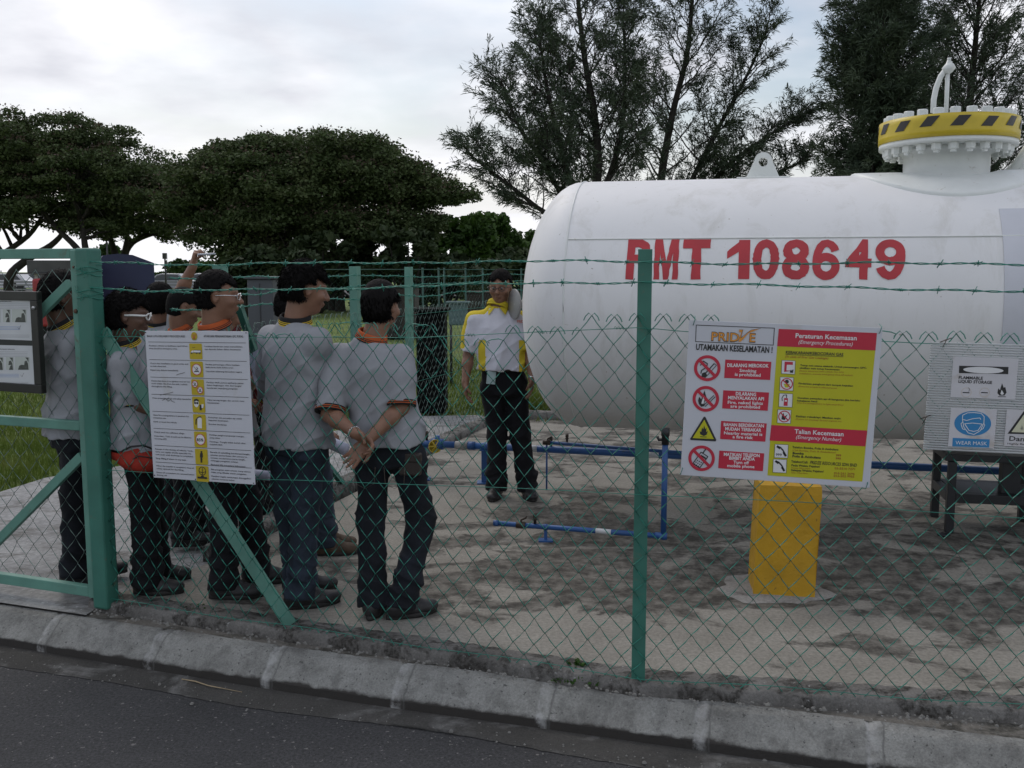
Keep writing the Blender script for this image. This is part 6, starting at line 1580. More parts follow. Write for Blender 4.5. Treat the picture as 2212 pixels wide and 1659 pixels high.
    def p4(Fv, X, Y, Z):
        x = X - hcv[0]; y = Y - hcv[1]; zq = Z - hcv[2]
        lx = (Ri[0, 0] * x + Ri[0, 1] * y + Ri[0, 2] * zq) / q; ly = (Ri[1, 0] * x + Ri[1, 1] * y + Ri[1, 2] * zq) / q; lz = (Ri[2, 0] * x + Ri[2, 1] * y + Ri[2, 2] * zq) / q
        a = np.arctan2(ly + .01, lx); n_ = np.sin(a * 13 + 5 * np.sin(lz * 60 + rgs)) * .5 + .5 * np.sin(a * 29 + lz * 120 + rgs * 2) + .5 * np.sin(lx * 210 + 3 * np.sin(ly * 70)) * np.clip(lz * 12, 0, 1) + .4 * np.sin(lz * 260 + a * 11 + 2 * np.sin(a * 17))
        Fv = Fv - spk * .22 * n_
        earcut = np.sqrt((np.abs(lx) - .092) ** 2 * .6 + (ly + .004) ** 2 + ((lz + .008) * .75) ** 2) - .034
        face = np.minimum(ly - (ys + .45 * np.clip(lz - .02, 0, .06) + .006 * np.sin(lz * 200)), (zt_ + .012 * np.sin(lx * 70 + rgs)) - lz)
        nape = (zn_ + .6 * np.maximum(0, ly + .04)) - lz
        return np.maximum(np.maximum(np.maximum(Fv, face), nape), -earcut)
    V, Fc = Hs.mesh(.005, p4); ho = npmesh('hair', V, Fc, spec.get('hairm', HAIR), root, smooth=True)
    rgh = np.random.default_rng(int(rgs)); ns = hk.get('n', 7000); fi = rgh.integers(0, len(Fc), ns); wgt = rgh.dirichlet((1, 1, 1, 1), ns); P0 = (V[Fc[fi]] * wgt[:, :, None]).sum(1)
    Nn = np.cross(V[Fc[fi, 2]] - V[Fc[fi, 0]], V[Fc[fi, 3]] - V[Fc[fi, 1]]); Nn /= np.linalg.norm(Nn, axis=1)[:, None] + 1e-9
    crown = V3(HP((.01, -.055, .11))); ctr_ = V3(HP((0, -.015, .02))); Nn *= np.sign(((P0 - ctr_) * Nn).sum(1))[:, None]
    fl_ = P0 - crown; fl_ -= Nn * (fl_ * Nn).sum(1)[:, None]; fl_ /= np.linalg.norm(fl_, axis=1)[:, None] + 1e-6; fl_[:, 2] -= .5
    curl_ = hk.get('curl', .25); dH = fl_ * .9 + Nn * hk.get('lift', .35) + rgh.normal(size=(ns, 3)) * curl_; dH /= np.linalg.norm(dH, axis=1)[:, None]
    uH = np.cross(dH, Nn); uH /= np.linalg.norm(uH, axis=1)[:, None] + 1e-6; lH = rgh.uniform(.5, 1.3, ns)[:, None] * hk.get('len', .016); wH = .0009
    P1 = P0 - Nn * .002; Vh = np.stack([P1 - uH * wH, P1 + uH * wH, P1 + dH * lH * .6 + uH * wH * .7 , P1 + dH * lH - Nn * lH * .15, P1 + dH * lH * .6 - uH * wH * .7], 1).reshape(-1, 3)
    npmesh('strands', Vh, np.arange(ns * 5).reshape(-1, 5), spec.get('hairm', HAIR), ho)
    # ---- glasses
    if spec.get('glasses'):
        gm, kind = spec['glasses']; m = MB(); lm = MB(); r_ = .0022 if kind != 'white' else .0042
        for s_ in (-1, 1):
            pts = [HP((s_ * (.033 + .024 * math.cos(a)), .106 - .010 * abs(math.cos(a)) * (1 if math.cos(a) > 0 else 0), .004 + .017 * math.sin(a))) for a in np.linspace(0, 2 * PI, 17)]
            m.tube(pts, r_, 6, caps=False); lm.add(pts[:-1], [tuple(range(16))])
            m.tube([HP((s_ * .058, .098, .010)), HP((s_ * .078, .085, .010)), HP((s_ * .086, .03, .008)), HP((s_ * .087, -.010, .004))], r_ * (1.0 if kind != 'white' else 1.3), 6)
        m.tube([HP((-.010, .109, .008)), HP((0, .113, .010)), HP((.010, .109, .008))], r_, 6)
        g = m.build('glasses', gm, root)
        LM = LENS if kind == 'dark' else None
        if LM: lm.build('lens', LM, g)
    if spec.get('belt'):
        bz = z(.575); cb = pel + (shc - pel) * ((bz - pel.z) / (shc.z - pel.z)); m = ringmesh(Vector((cb.x, cb.y, bz - .014)), Z1, rt, .160 * q * w_, .118 * q * w_, [(-.01, 0, 0), (.004, 0, 0), (.005, .015, 0), (.004, .032, 0), (-.01, .032, 0)]); m.build('belt', BELTM, root)
        m = MB(); m.box(cb * 1 + fw * (.127 * q * w_) + Vector((0, 0, bz + .001 - cb.z)), (.045, .008, .036), 0, Matrix((rt, fw, Z1)).transposed()); m.build('buckle', STEEL, root)
    return dict(root=root, pel=pel, shc=shc, fw=fw, rt=rt, HP=HP, q=q, legs=legs)
def A(px, py, Y): return W(px, py, Y)

GRP = 'men in grey polo shirts inside the fence'
# near right: seen from behind, hands clasped at the back
Yg = 4.58
g = person(dict(label='person in grey polo with orange trim, back turned, holding one wrist behind him', S=1.63, px=842, Y=Yg, yaw=-10, sh=800, head=828, leanY=.02, headY=.04, hyaw=-28, hpitch=-6, headdz=.012,
    shirt=GREYSHIRT, trousers=DENIM, collar=(ORKNIT, BLKKNIT), cuff=(BLKKNIT, ORKNIT), loose=1.12, hem=.525, fat=1.08, seed=1, sleeve=.93, legw=1.03, vox=.0055, fold=1.0,
    hair=dict(t=.013, spike=.0035, nape=-.076, side=-.002, lift=.12, curl=.08, len=.03), group=GRP,
    arms={-1: dict(e=A(712, 895, 4.50), w=A(768, 936, 4.33), hand=dict(d=A(806, 962, 4.31) - A(768, 936, 4.33), n=(.35, -.55, -.8), t=-1, curl=.62, tc=.7)),
          1: dict(e=A(866, 880, 4.50), w=A(790, 955, 4.36), hand=dict(d=A(752, 1003, 4.30) - A(790, 955, 4.36), n=(-.25, -1, .05), t=-1, curl=.22, spread=.08, tc=.1))},
    legs={-1: dict(foot=800, Y=4.52, knee=797, toe=-8, kY=4.58), 1: dict(foot=862, Y=4.50, knee=908, kY=4.62, toe=-62)}))
def bracelet(p, c, axis, r, parent):
    m = MB(); axis = Vector(axis).normalized(); x = axis.cross(Vector((0, 0, 1))).normalized(); y = axis.cross(x)
    for k in range(18):
        a = 2 * PI * k / 18; m.tube([c + (x * math.cos(a + b_) + y * math.sin(a + b_)) * r + axis * h for b_, h in ((-.12, -.005), (0, .005), (.12, -.005), (.2, .004))], .0026, 5)
    return m.build('wristwatch', STEEL, parent)
ew = A(768, 936, 4.33); ax_ = (ew - A(712, 895, 4.50)); bracelet(None, ew - ax_.normalized() * .012, ax_, .029, g['root'])
ew = A(790, 955, 4.36); ax_ = (ew - A(866, 880, 4.50)); bracelet(None, ew + ax_.normalized() * .010, ax_, .030, g['root'])
m = MB(); c = A(886, 1003, Yg - .10); m.box(c, (.105, .045, .105), 0, Matrix.Rotation(R(-12), 3, 'Z')); m.box(c + Vector((.002, -.004, .035)), (.108, .048, .045), 0, Matrix.Rotation(R(-12), 3, 'Z')); m.build('belt_pouch', BELTM, g['root'], bevel=.008)
m = MB(); c = A(812, 1008, Yg - .135)
for k in range(2):
    cc_ = A((788, 852)[k], 1018, Yg - .13); m.tube([cc_ + Vector((-.05, 0, .02)), cc_ + Vector((-.045, -.002, -.06)), cc_ + Vector((0, -.004, -.085)), cc_ + Vector((.045, -.002, -.06)), cc_ + Vector((.05, 0, .02))], .0012, 4)
m.build('pocket_stitching', mat('denim_stitch', (.12, .10, .08), .8, .2, 20), g['root'])

# tall man left of him
Yf = 4.64
f = person(dict(label='tall person in grey polo with yellow striped collar and washed jeans, back to the fence', S=1.73, px=640, Y=Yf, yaw=-32, sh=640, head=668, hyaw=-62, hpitch=-12, headdz=.0, headY=.02,
    shirt=GREYSHIRT, trousers=DENIM_L, collar=(BLKKNIT, YKNIT), cuff=(BLKKNIT, YKNIT), loose=1.1, hem=.485, seed=2, fat=1.0, sleeve=.95, vox=.007, group=GRP,
    hair=dict(t=.019, spike=.010, nape=-.062, side=.0, lift=.6, curl=.35, len=.024),
    arms={-1: dict(e=A(590, 860, 4.95), w=A(640, 880, 5.12)), 1: dict(e=A(694, 850, 4.86), w=A(690, 905, 5.10), hand=dict(d=(.05, .3, -.1), n=(-.9, 0, -.3), t=1, curl=.5))},
    legs={-1: dict(foot=636, Y=4.86, knee=618, toe=-70), 1: dict(foot=640, Y=4.64, knee=652, toe=-66)}))

# heavy man with glasses behind the procedures board
Ye = 4.86
e_ = person(dict(label='stout person with thin glasses and orange collar in profile behind the procedures board', S=1.69, px=486, Y=Ye, yaw=-72, sh=470, head=482, hyaw=-78, hpitch=-4, headY=-.02,
    shirt=GREYSHIRT, trousers=BLKTR, collar=(ORKNIT, BLKKNIT), cuff=(BLKKNIT, ORKNIT), hem=.50, seed=3, fat=1.16, vox=.0065, group=GRP, glasses=(STEEL, 'thin'), eyes=True,
    hair=dict(t=.013, spike=.006, nape=-.064, side=.005, line=.064),
    arms={-1: dict(e=A(440, 870, 5.15), w=A(500, 890, 5.3)), 1: dict(e=A(430, 850, 4.75), w=A(500, 872, 4.72), hand=dict(d=(1, 0, .1), n=(0, .3, -1), t=1, curl=.5))},
    legs={-1: dict(foot=545, Y=5.02, knee=530, toe=-80), 1: dict(foot=472, Y=4.78, knee=474, toe=-84)}))

# man with white framed glasses and red waist bag
Yb = 4.84
b4 = person(dict(label='person with bushy black hair and white framed glasses, facing right beside the gate post', S=1.585, px=302, Y=Yb, yaw=-68, sh=275, head=290, hyaw=-78, hpitch=-6, headdz=.0, headY=-.02,
    shirt=GREYSHIRT, trousers=BLKTR, collar=(BLKKNIT, YKNIT), cuff=(BLKKNIT, YKNIT), hem=.50, seed=4, fat=1.12, vox=.0065, group=GRP, glasses=(GFRAME_W, 'white'), skin=SKIN_D,
    hair=dict(t=.022, spike=.012, nape=-.075, side=.004, line=.058, curl=.8, lift=.6, len=.018, n=9000), legw=1.12,
    arms={-1: dict(e=A(270, 880, 5.1), w=A(330, 890, 5.2)), 1: dict(e=A(282, 868, 4.72), w=A(345, 892, 4.70), hand=dict(d=(1, 0, 0), n=(0, .3, -1), t=1, curl=.5))},
    legs={-1: dict(foot=322, Y=5.06, knee=318, toe=-80), 1: dict(foot=303, Y=4.84, knee=304, toe=-84)}))
# waist bag
wb = empty('waist_bag', (b4['pel'].x, b4['pel'].y, b4['pel'].z)); tag(wb, 'red and black waist bag strapped round the hips of the man with white glasses', 'waist bag')
REDN = cloth('red_nylon', (.30, .025, .015), (.37, .035, .02), rough=.6); BLKN = flat('black_nylon', (.02, .02, .02), .6)
m = MB(); c0 = A(298, 990, Yb - .16); Mb = Matrix.Rotation(R(-18), 3, 'Z')
bg_ = SDF(); 
bg_.ell(A(296, 992, Yb - .165), (.115, .045, .062), rotm(R(-14)), k=.02); bg_.ell(A(310, 1000, Yb - .175), (.085, .045, .048), rotm(R(-14)), k=.02)
V, Fc = bg_.mesh(.006, lambda Fv, X, Y, Z: Fv + .002 * np.sin(60 * Z + 20 * X)); npmesh('pouch', V, Fc, REDN, wb, smooth=True)
m = MB(); m.tube([A(262, 975, Yb - .165), A(282, 965, Yb - .215), A(310, 962, Yb - .225), A(335, 972, Yb - .20)], .005, 6); m.tube([A(270, 1000, Yb - .185), A(300, 985, Yb - .225), A(330, 990, Yb - .215)], .003, 6); m.build('zip', BLKN, wb)
m = ringmesh(Vector((b4['pel'].x, b4['pel'].y, A(300, 975, Yb).z)), Z1, b4['rt'], .198, .150, [(-.004, -.02, 0), (.003, -.018, 0), (.003, .018, 0), (-.004, .02, 0)]); m.build('strap', REDN, wb)

# man half hidden behind the gate stile
Ya = 4.98
a_p = person(dict(label='person seen from behind through the gate mesh, between notice board and end post', S=1.68, px=158, Y=Ya, yaw=-50, sh=150, head=152, hyaw=-60, hpitch=-12,
    shirt=GREYSHIRT, trousers=DENIM, collar=(BLKKNIT, YKNIT), cuff=(BLKKNIT, YKNIT), hem=.495, seed=5, fat=1.05, vox=.0075, group=GRP, skin=SKIN_D,
    hair=dict(t=.02, spike=.008, nape=-.078, side=.0),
    arms={-1: dict(e=A(150, 870, 5.25), w=A(200, 880, 5.35)), 1: dict(e=A(178, 842, 4.92), w=A(200, 905, 4.97), hand=dict(d=(.2, .1, -1), n=(-1, 0, 0), t=1, curl=.4))},
    legs={-1: dict(foot=176, Y=5.14, knee=170, toe=-70), 1: dict(foot=146, Y=4.98, knee=150, toe=-74)}))

# short haired man further back with orange collar
Yd = 5.75
d_p = person(dict(label='person with cropped receding hair and orange collar looking down, behind the stout man', S=1.59, px=405, Y=Yd, yaw=-60, sh=398, head=408, hyaw=-66, hpitch=-18, headY=0,
    shirt=GREYSHIRT, trousers=BLKTR, collar=(ORKNIT, BLKKNIT), cuff=(BLKKNIT, ORKNIT), hem=.50, seed=6, fat=1.0, vox=.0075, group=GRP,
    hair=dict(t=.007, spike=.003, nape=-.07, side=.018, line=.05, len=.006),
    arms={-1: dict(e=A(390, 850, 5.9), w=A(430, 850, 6.05)), 1: dict(e=A(392, 840, 5.6), w=A(430, 860, 5.6), hand=dict(d=(1, .3, 0), n=(0, .3, -1), t=1, curl=.5))},
    legs={-1: dict(foot=418, Y=5.86, knee=412, toe=-60), 1: dict(foot=388, Y=5.72, knee=392, toe=-70)}))
# man raising an arm with a small camera phone
Yc = 6.15
c_p = person(dict(label='person with one arm raised high, yellow and black sleeve cuff, mostly hidden behind the others', S=1.615, px=352, Y=Yc, yaw=-30, sh=350, head=360, hyaw=-20, hpitch=0,
    shirt=GREYSHIRT, trousers=BLKTR, collar=(BLKKNIT, YKNIT), cuff=(BLKKNIT, YKNIT), hem=.50, seed=7, vox=.006, group=GRP, sleeve=.62, loose=.95,
    hair=dict(t=.012, spike=.004),
    arms={-1: dict(e=A(310, 830, 6.3), w=A(330, 880, 6.2)), 1: dict(e=A(391, 630, 6.03), w=A(417, 574, 6.0), hand=dict(d=(.22, -.02, 1), n=(.9, .2, .25), t=1, curl=.95, tc=.8))},
    legs={-1: dict(foot=340, Y=6.2), 1: dict(foot=368, Y=6.1)}))
m = MB(); pc_ = A(446, 549, 5.97); m.box(pc_, (.105, .045, .011), 0, Matrix.Rotation(R(-3), 3, 'Y')); ph_ = m.build('mobile_phone', flat('silver_phone', (.42, .45, .52), .3), bevel=.004); tag(ph_, 'slim silver phone held flat in the raised hand above the men', 'phone')

# instructor in white and yellow
Yh = 7.05
h_p = person(dict(label='person in white shirt with yellow shoulders and side panels facing the group beside the tank', S=1.70, px=1105, Y=Yh, yaw=176, pelvis=1088, sh=1073, head=1081, hyaw=168, hpitch=-9, headY=-.02,
    shirt=WHITESHIRT, trousers=BLKTR, collar=(YELSHIRT, YELSHIRT), plaincollar=True, panels=True, hem=.567, seed=8, fat=1.10, vox=.006, sleeve=.86, loose=1.1, belt=True, glasses=(GFRAME_D, 'thin'), eyes=True, skin=SKIN,
    hair=dict(t=.011, spike=.004, nape=-.07, side=-.002, line=.066), legw=1.08,
    arms={1: dict(e=A(1012, 768, 7.08), w=A(1005, 826, 7.0), hand=dict(d=(.06, -.02, -1), n=(1, .1, .0), t=1, curl=.28)),
          -1: dict(e=A(1145, 765, 7.0), w=A(1149, 816, 6.9), hand=dict(d=(-.02, -.02, -1), n=(-1, .1, .0), t=-1, curl=.28))},
    legs={1: dict(foot=1072, Y=7.02, knee=1074, toe=170), -1: dict(foot=1140, Y=7.02, knee=1124, toe=192)}))
fwv = h_p['fw']
m = MB(); c = A(1061, 816, Yh - .125); m.box(c, (.065, .004, .095), 0, Matrix.Rotation(R(6), 3, 'Y')); m.tube([c + Vector((-.0, 0, .045)), c + Vector((0, .0, .07))], .004, 6); m.build('id_badge', [flat('badge_card', (.40, .52, .52), .4)], h_p['root'], bevel=.001)
def buttonline(): 
    m = MB()
    for i in range(6): p = A(1084 - i * .5, 690 + i * 20, 6.91 + .012 * (i < 2)); m.lathe([(0, -.004), (.006, -.002), (.006, .002), (0, .003)], p, Vector((0, -1, 0)), 8)
    m.build('button', flat('shirt_button', (.55, .55, .56), .4), h_p['root'])
# chest logo and pocket, laid on the shirt
def onshirt(px, py): return A(px, py, 6.905)
m = MB(); vs, fs = text2d('PRIDZE', .02); xs = [v[0] for v in vs]; o = A(1117, 697, 6.915); 
for v in [0]: m.add([o + Vector(((x - min(xs)) / (max(xs) - min(xs)) * .072, .012 * ((x - min(xs)) / (max(xs) - min(xs))), y * .026)) for x, y in vs], fs)
m.build('chest_logo', flat('logo_red', (.55, .08, .04), .6), h_p['root'], recalc=False)
m = ringmesh(A(1149, 814, 6.9) + Vector((0, 0, .0)), Vector((.02, 0, 1)), Vector((1, 0, 0)), .027, .024, [(-.002, -.008, 0), (.003, -.008, 0), (.003, .008, 0), (-.002, .008, 0)]); m.build('wristwatch', STEEL, h_p['root'])

# two more men hidden between the others
Yk = 6.42
k_p = person(dict(label='person in maroon shirt and black trousers stooping between the stout man and the tall man', S=1.50, px=560, Y=Yk, yaw=-70, pelvis=566, sh=520, head=505, hyaw=-60, hpitch=-25, leanY=0,
    shirt=MAROON, trousers=BLKTR, collar=(MAROON, BLKKNIT), hem=.50, seed=9, vox=.009, hair=dict(t=.012, spike=.004), fat=.95, loose=.95,
    arms={-1: dict(e=A(530, 850, 6.6), w=A(560, 870, 6.5)), 1: dict(e=A(535, 840, 6.25), w=A(555, 812, 6.1), hand=dict(d=(.6, -.1, .5), n=(.4, 0, -.6), t=1, curl=.4))},
    legs={-1: dict(foot=588, Y=6.5, knee=596, toe=-60), 1: dict(foot=560, Y=6.36, knee=568, toe=-70)}))
Yj = 5.62
j_p = person(dict(label='person in blue jeans and brown boots almost hidden behind the tall man', S=1.60, px=684, Y=Yj, yaw=-75, pelvis=668, sh=640, head=640, hyaw=-70, hpitch=-15,
    shirt=GREYSHIRT, trousers=DENIM_L, collar=(BLKKNIT, YKNIT), hem=.50, seed=10, vox=.009, hair=dict(t=.012, spike=.004), fat=.9, loose=.9, shoem=SHOEB, group=GRP, shoe=1.05,
    arms={-1: dict(e=A(660, 850, 5.8), w=A(690, 900, 5.75)), 1: dict(e=A(660, 870, 5.55), w=A(690, 935, 5.5), hand=dict(d=(.9, 0, -.2), n=(0, .3, -1), t=1, curl=.6))},
    legs={-1: dict(foot=694, Y=5.68, knee=690, toe=-85), 1: dict(foot=696, Y=5.54, knee=690, toe=-85)}))
PAPER = mat('white_paper', (.42, .44, .55), .7, .05, 6)
m = MB(); a = A(700, 950, 5.45); b = A(748, 972, 5.40); m.tube([a, b], .036, 16, caps=True); o = m.build('paper_roll', PAPER); tag(o, 'pale rolled paper sticking out beside the tall man towards the clasped hands', 'paper')
m = MB()
pts = [A(536, 768, 5.9), A(562, 752, 5.85), A(563, 800, 5.86), A(556, 845, 5.9), A(548, 822, 5.92)]
m.add(pts + [p + Vector((.004, .01, 0)) for p in pts], [(0, 1, 2, 3, 4), (9, 8, 7, 6, 5)] + [(i, (i + 1) % 5, 5 + (i + 1) % 5, 5 + i) for i in range(5)]); o = m.build('paper_sheets', PAPER); tag(o, 'white paper sheets held up between the procedures board and the tall man', 'paper')
m = MB(); a = A(546, 1024, 5.3); b = A(584, 1028, 5.25); m.tube([a, b], .028, 14); o = m.build('paper_roll', PAPER); tag(o, 'pale rolled paper poking out at the lower right corner of the procedures board', 'paper')

# ================================================================ TREES
def limb_mesh(m, pts, r0, r1, n=7):
    k = len(pts); m.tube(pts, [r0 + (r1 - r0) * (i / (k - 1)) ** .8 for i in range(k)], n, 0, caps=True)
def curve(a, b, sag, k=7, jit=.05):
    a = Vector(a); b = Vector(b); out = []; L_ = (b - a).length
    for i in range(k):
        t = i / (k - 1); p = a.lerp(b, t) + Vector((0, 0, sag * math.sin(PI * t) * L_)); 
        if 0 < i < k - 1: p += Vector([random.uniform(-1, 1) * jit * L_ * .3 for _ in range(3)])
        out.append(p)
    return out
def leaves(cs, rads, per, size, rg, flatn=.6, leafw=.55):
    """clumps: centres (n,3), radii (n,3); quads scattered in each"""
    n = len(cs); tot = n * per; c = np.repeat(cs, per, 0); r = np.repeat(rads, per, 0)
    d = rg.normal(size=(tot, 3)); d /= np.linalg.norm(d, axis=1)[:, None]; rad = rg.random(tot) ** .45
    p = c + d * r * rad[:, None]
    t = rg.normal(size=(tot, 3)); t[:, 2] *= flatn; t /= np.linalg.norm(t, axis=1)[:, None]
    u = np.cross(t, rg.normal(size=(tot, 3))); u /= np.linalg.norm(u, axis=1)[:, None]
    s = size * rg.uniform(.6, 1.3, tot)[:, None]
    V = np.stack([p - t * s, p + u * s * leafw, p + t * s, p - u * s * leafw], 1).reshape(-1, 3)
    return V, np.arange(tot * 4).reshape(-1, 4)
LEAF_R = leafmat('rain_tree_leaf', [(.035, .055, .018), (.060, .088, .030), (.105, .125, .055)], .7, .12, .9)
LEAF_P = leafmat('pink_blossom', [(.07, .055, .040), (.11, .075, .06), (.16, .11, .09)], .8, .2, 2)
BARK = mat('dark_bark', (.028, .024, .020), .9, .35, 3, .4, 12)
CAS = leafmat('casuarina_needle', [(.035, .052, .034), (.060, .085, .052), (.10, .125, .075)], .7, .10, 1.2)
LEAF_G = leafmat('bright_leaf', [(.018, .042, .008), (.035, .075, .012), (.06, .11, .02)], .6, .2, .7)
LEAF_D = leafmat('dark_leaf', [(.014, .026, .009), (.028, .046, .016), (.05, .068, .026)], .7, .12, .8)
def rain_tree(label, Y, stems, crown, seed, group=None, nclump=230):
    """crown: list of (px, py, half width px, half height px) lobes; stems: list of pixel polylines"""
    rg = np.random.default_rng(seed); random.seed(seed); s = Y / F
    b0 = W(stems[0][0][0], 600, Y); root = empty('rain_tree', (b0.x, Y, -.05)); tag(root, label, 'tree', group)
    m = MB()
    cl = []; rr = []
    for (px, py, wx, hy) in crown:
        c = W(px, py, Y); wxm = wx * s; hym = hy * s; dep = wxm * .7; n = max(6, int(nclump * wx * hy / 38000.0))
        for i in range(n):
            a = rg.uniform(0, 2 * PI); rad = rg.random() ** .5; x = math.cos(a) * rad; y = math.sin(a) * rad; top = math.sqrt(max(0, 1 - rad * rad))
            zz_ = (rg.uniform(-.8, 1.0) * top if rad < .8 else rg.uniform(-.5, .8)) * (top * .9 + .12); cs_ = rg.uniform(.55, 1.1) * .95
            cl.append((c.x + x * wxm, Y + y * dep, c.z + zz_ * hym)); rr.append((cs_ * 1.0, cs_ * 1.0, cs_ * .42))
    cl = np.array(cl); rr = np.array(rr)
    ends = []
    for st in stems:
        pts = [W(px, py, Y + dy) for px, py, dy in st]; base = Vector((pts[0].x, pts[0].y, -.1)); 
        full = [base] + pts; r0 = st_r = .30 * (Y / 50); sm = smoothpoly([Vector(p) for p in full], 4); limb_mesh(m, sm, r0, .08, 8); ends.append(sm)
    # boughs reach from the stems to the clumps
    low = [i for i in range(len(cl)) if abs(cl[i][0] - cl[:, 0].mean()) < 1.6 * cl[:, 0].std() and cl[i][2] < np.percentile(cl[:, 2], 78)]; idx = rg.choice(low, min(90, len(low)), replace=False)
    allp = [p for sm in ends for p in sm[len(sm) // 2:]]
    for i in idx:
        t = Vector(cl[i]); o = min(allp, key=lambda p: (p - t).length + (3 if p.z > t.z else 0)); pts = curve(o, t, .10, 7, .12); limb_mesh(m, pts, .10, .02, 5)
        if random.random() < .6:
            for q_ in range(3):
                t2 = t + Vector((random.uniform(-.9, .9), random.uniform(-.9, .9), random.uniform(-.9, -.1))); limb_mesh(m, curve(pts[4], t2, .05, 4, .1), .035, .012, 4)
    m.build('trunk', BARK, root)
    V, Fc = leaves(cl, rr, 260, .085, rg); npmesh('crown', V, Fc, LEAF_R, root)
    k = rg.choice(len(cl), len(cl) // 2, replace=False); V, Fc = leaves(cl[k] + np.array([0, 0, .25]), rr[k] * .95, 40, .06, rg); npmesh('blossom', V, Fc, LEAF_P, root)
    return root
YR = 46
rain_tree('broad spreading rain tree at the left edge with dark forked trunks behind the gate', YR,
    [[(20, 600, 0), (60, 560, 0), (110, 530, 0), (140, 495, 0), (150, 440, 0)], [(-60, 600, 1), (-10, 560, 1), (60, 510, 1), (90, 470, 0)], [(190, 600, -1), (172, 545, -1), (130, 500, -1), (60, 430, 0)], [(195, 600, -1), (185, 540, -1), (178, 490, -1), (170, 430, 0)]],
    [(30, 330, 190, 85), (80, 300, 200, 50), (170, 385, 200, 90), (-60, 400, 160, 100), (280, 430, 120, 62), (60, 455, 160, 55), (250, 490, 110, 26)], 11, nclump=250)
rain_tree('rain tree whose pale-sky gaps show a forked trunk above the blue canopy lorry', YR + 5,
    [[(252, 600, 0), (250, 555, 0), (240, 520, 0), (228, 480, 0), (215, 430, 0)], [(268, 600, 1), (268, 560, 1), (285, 525, 1), (330, 505, 0), (400, 490, 0)], [(262, 600, -1), (266, 560, -1), (275, 510, -1), (268, 470, 0)]],
    [(300, 455, 130, 55), (300, 390, 120, 60), (230, 500, 70, 22), (400, 500, 80, 28), (330, 400, 90, 50)], 12, nclump=210)
rain_tree('largest dome shaped rain tree in the middle, above the tall man', YR - 4,
    [[(720, 640, 0), (722, 560, 0), (715, 510, 0), (700, 450, 0), (680, 400, 0)], [(700, 640, 1), (705, 560, 1), (660, 500, 1), (580, 450, 0), (500, 420, 0)], [(735, 640, -1), (738, 560, 0), (800, 500, 0), (870, 450, 0)], [(690, 640, 0), (690, 580, 0), (640, 530, 0), (540, 495, 0), (430, 480, 0)]],
    [(620, 400, 235, 105), (560, 350, 120, 55), (740, 380, 170, 80), (850, 410, 140, 62), (480, 440, 120, 70), (930, 425, 90, 26), (700, 320, 170, 34), (640, 480, 200, 52), (800, 490, 150, 60), (500, 520, 90, 45), (570, 552, 80, 42), (660, 560, 90, 40)], 13, nclump=300)

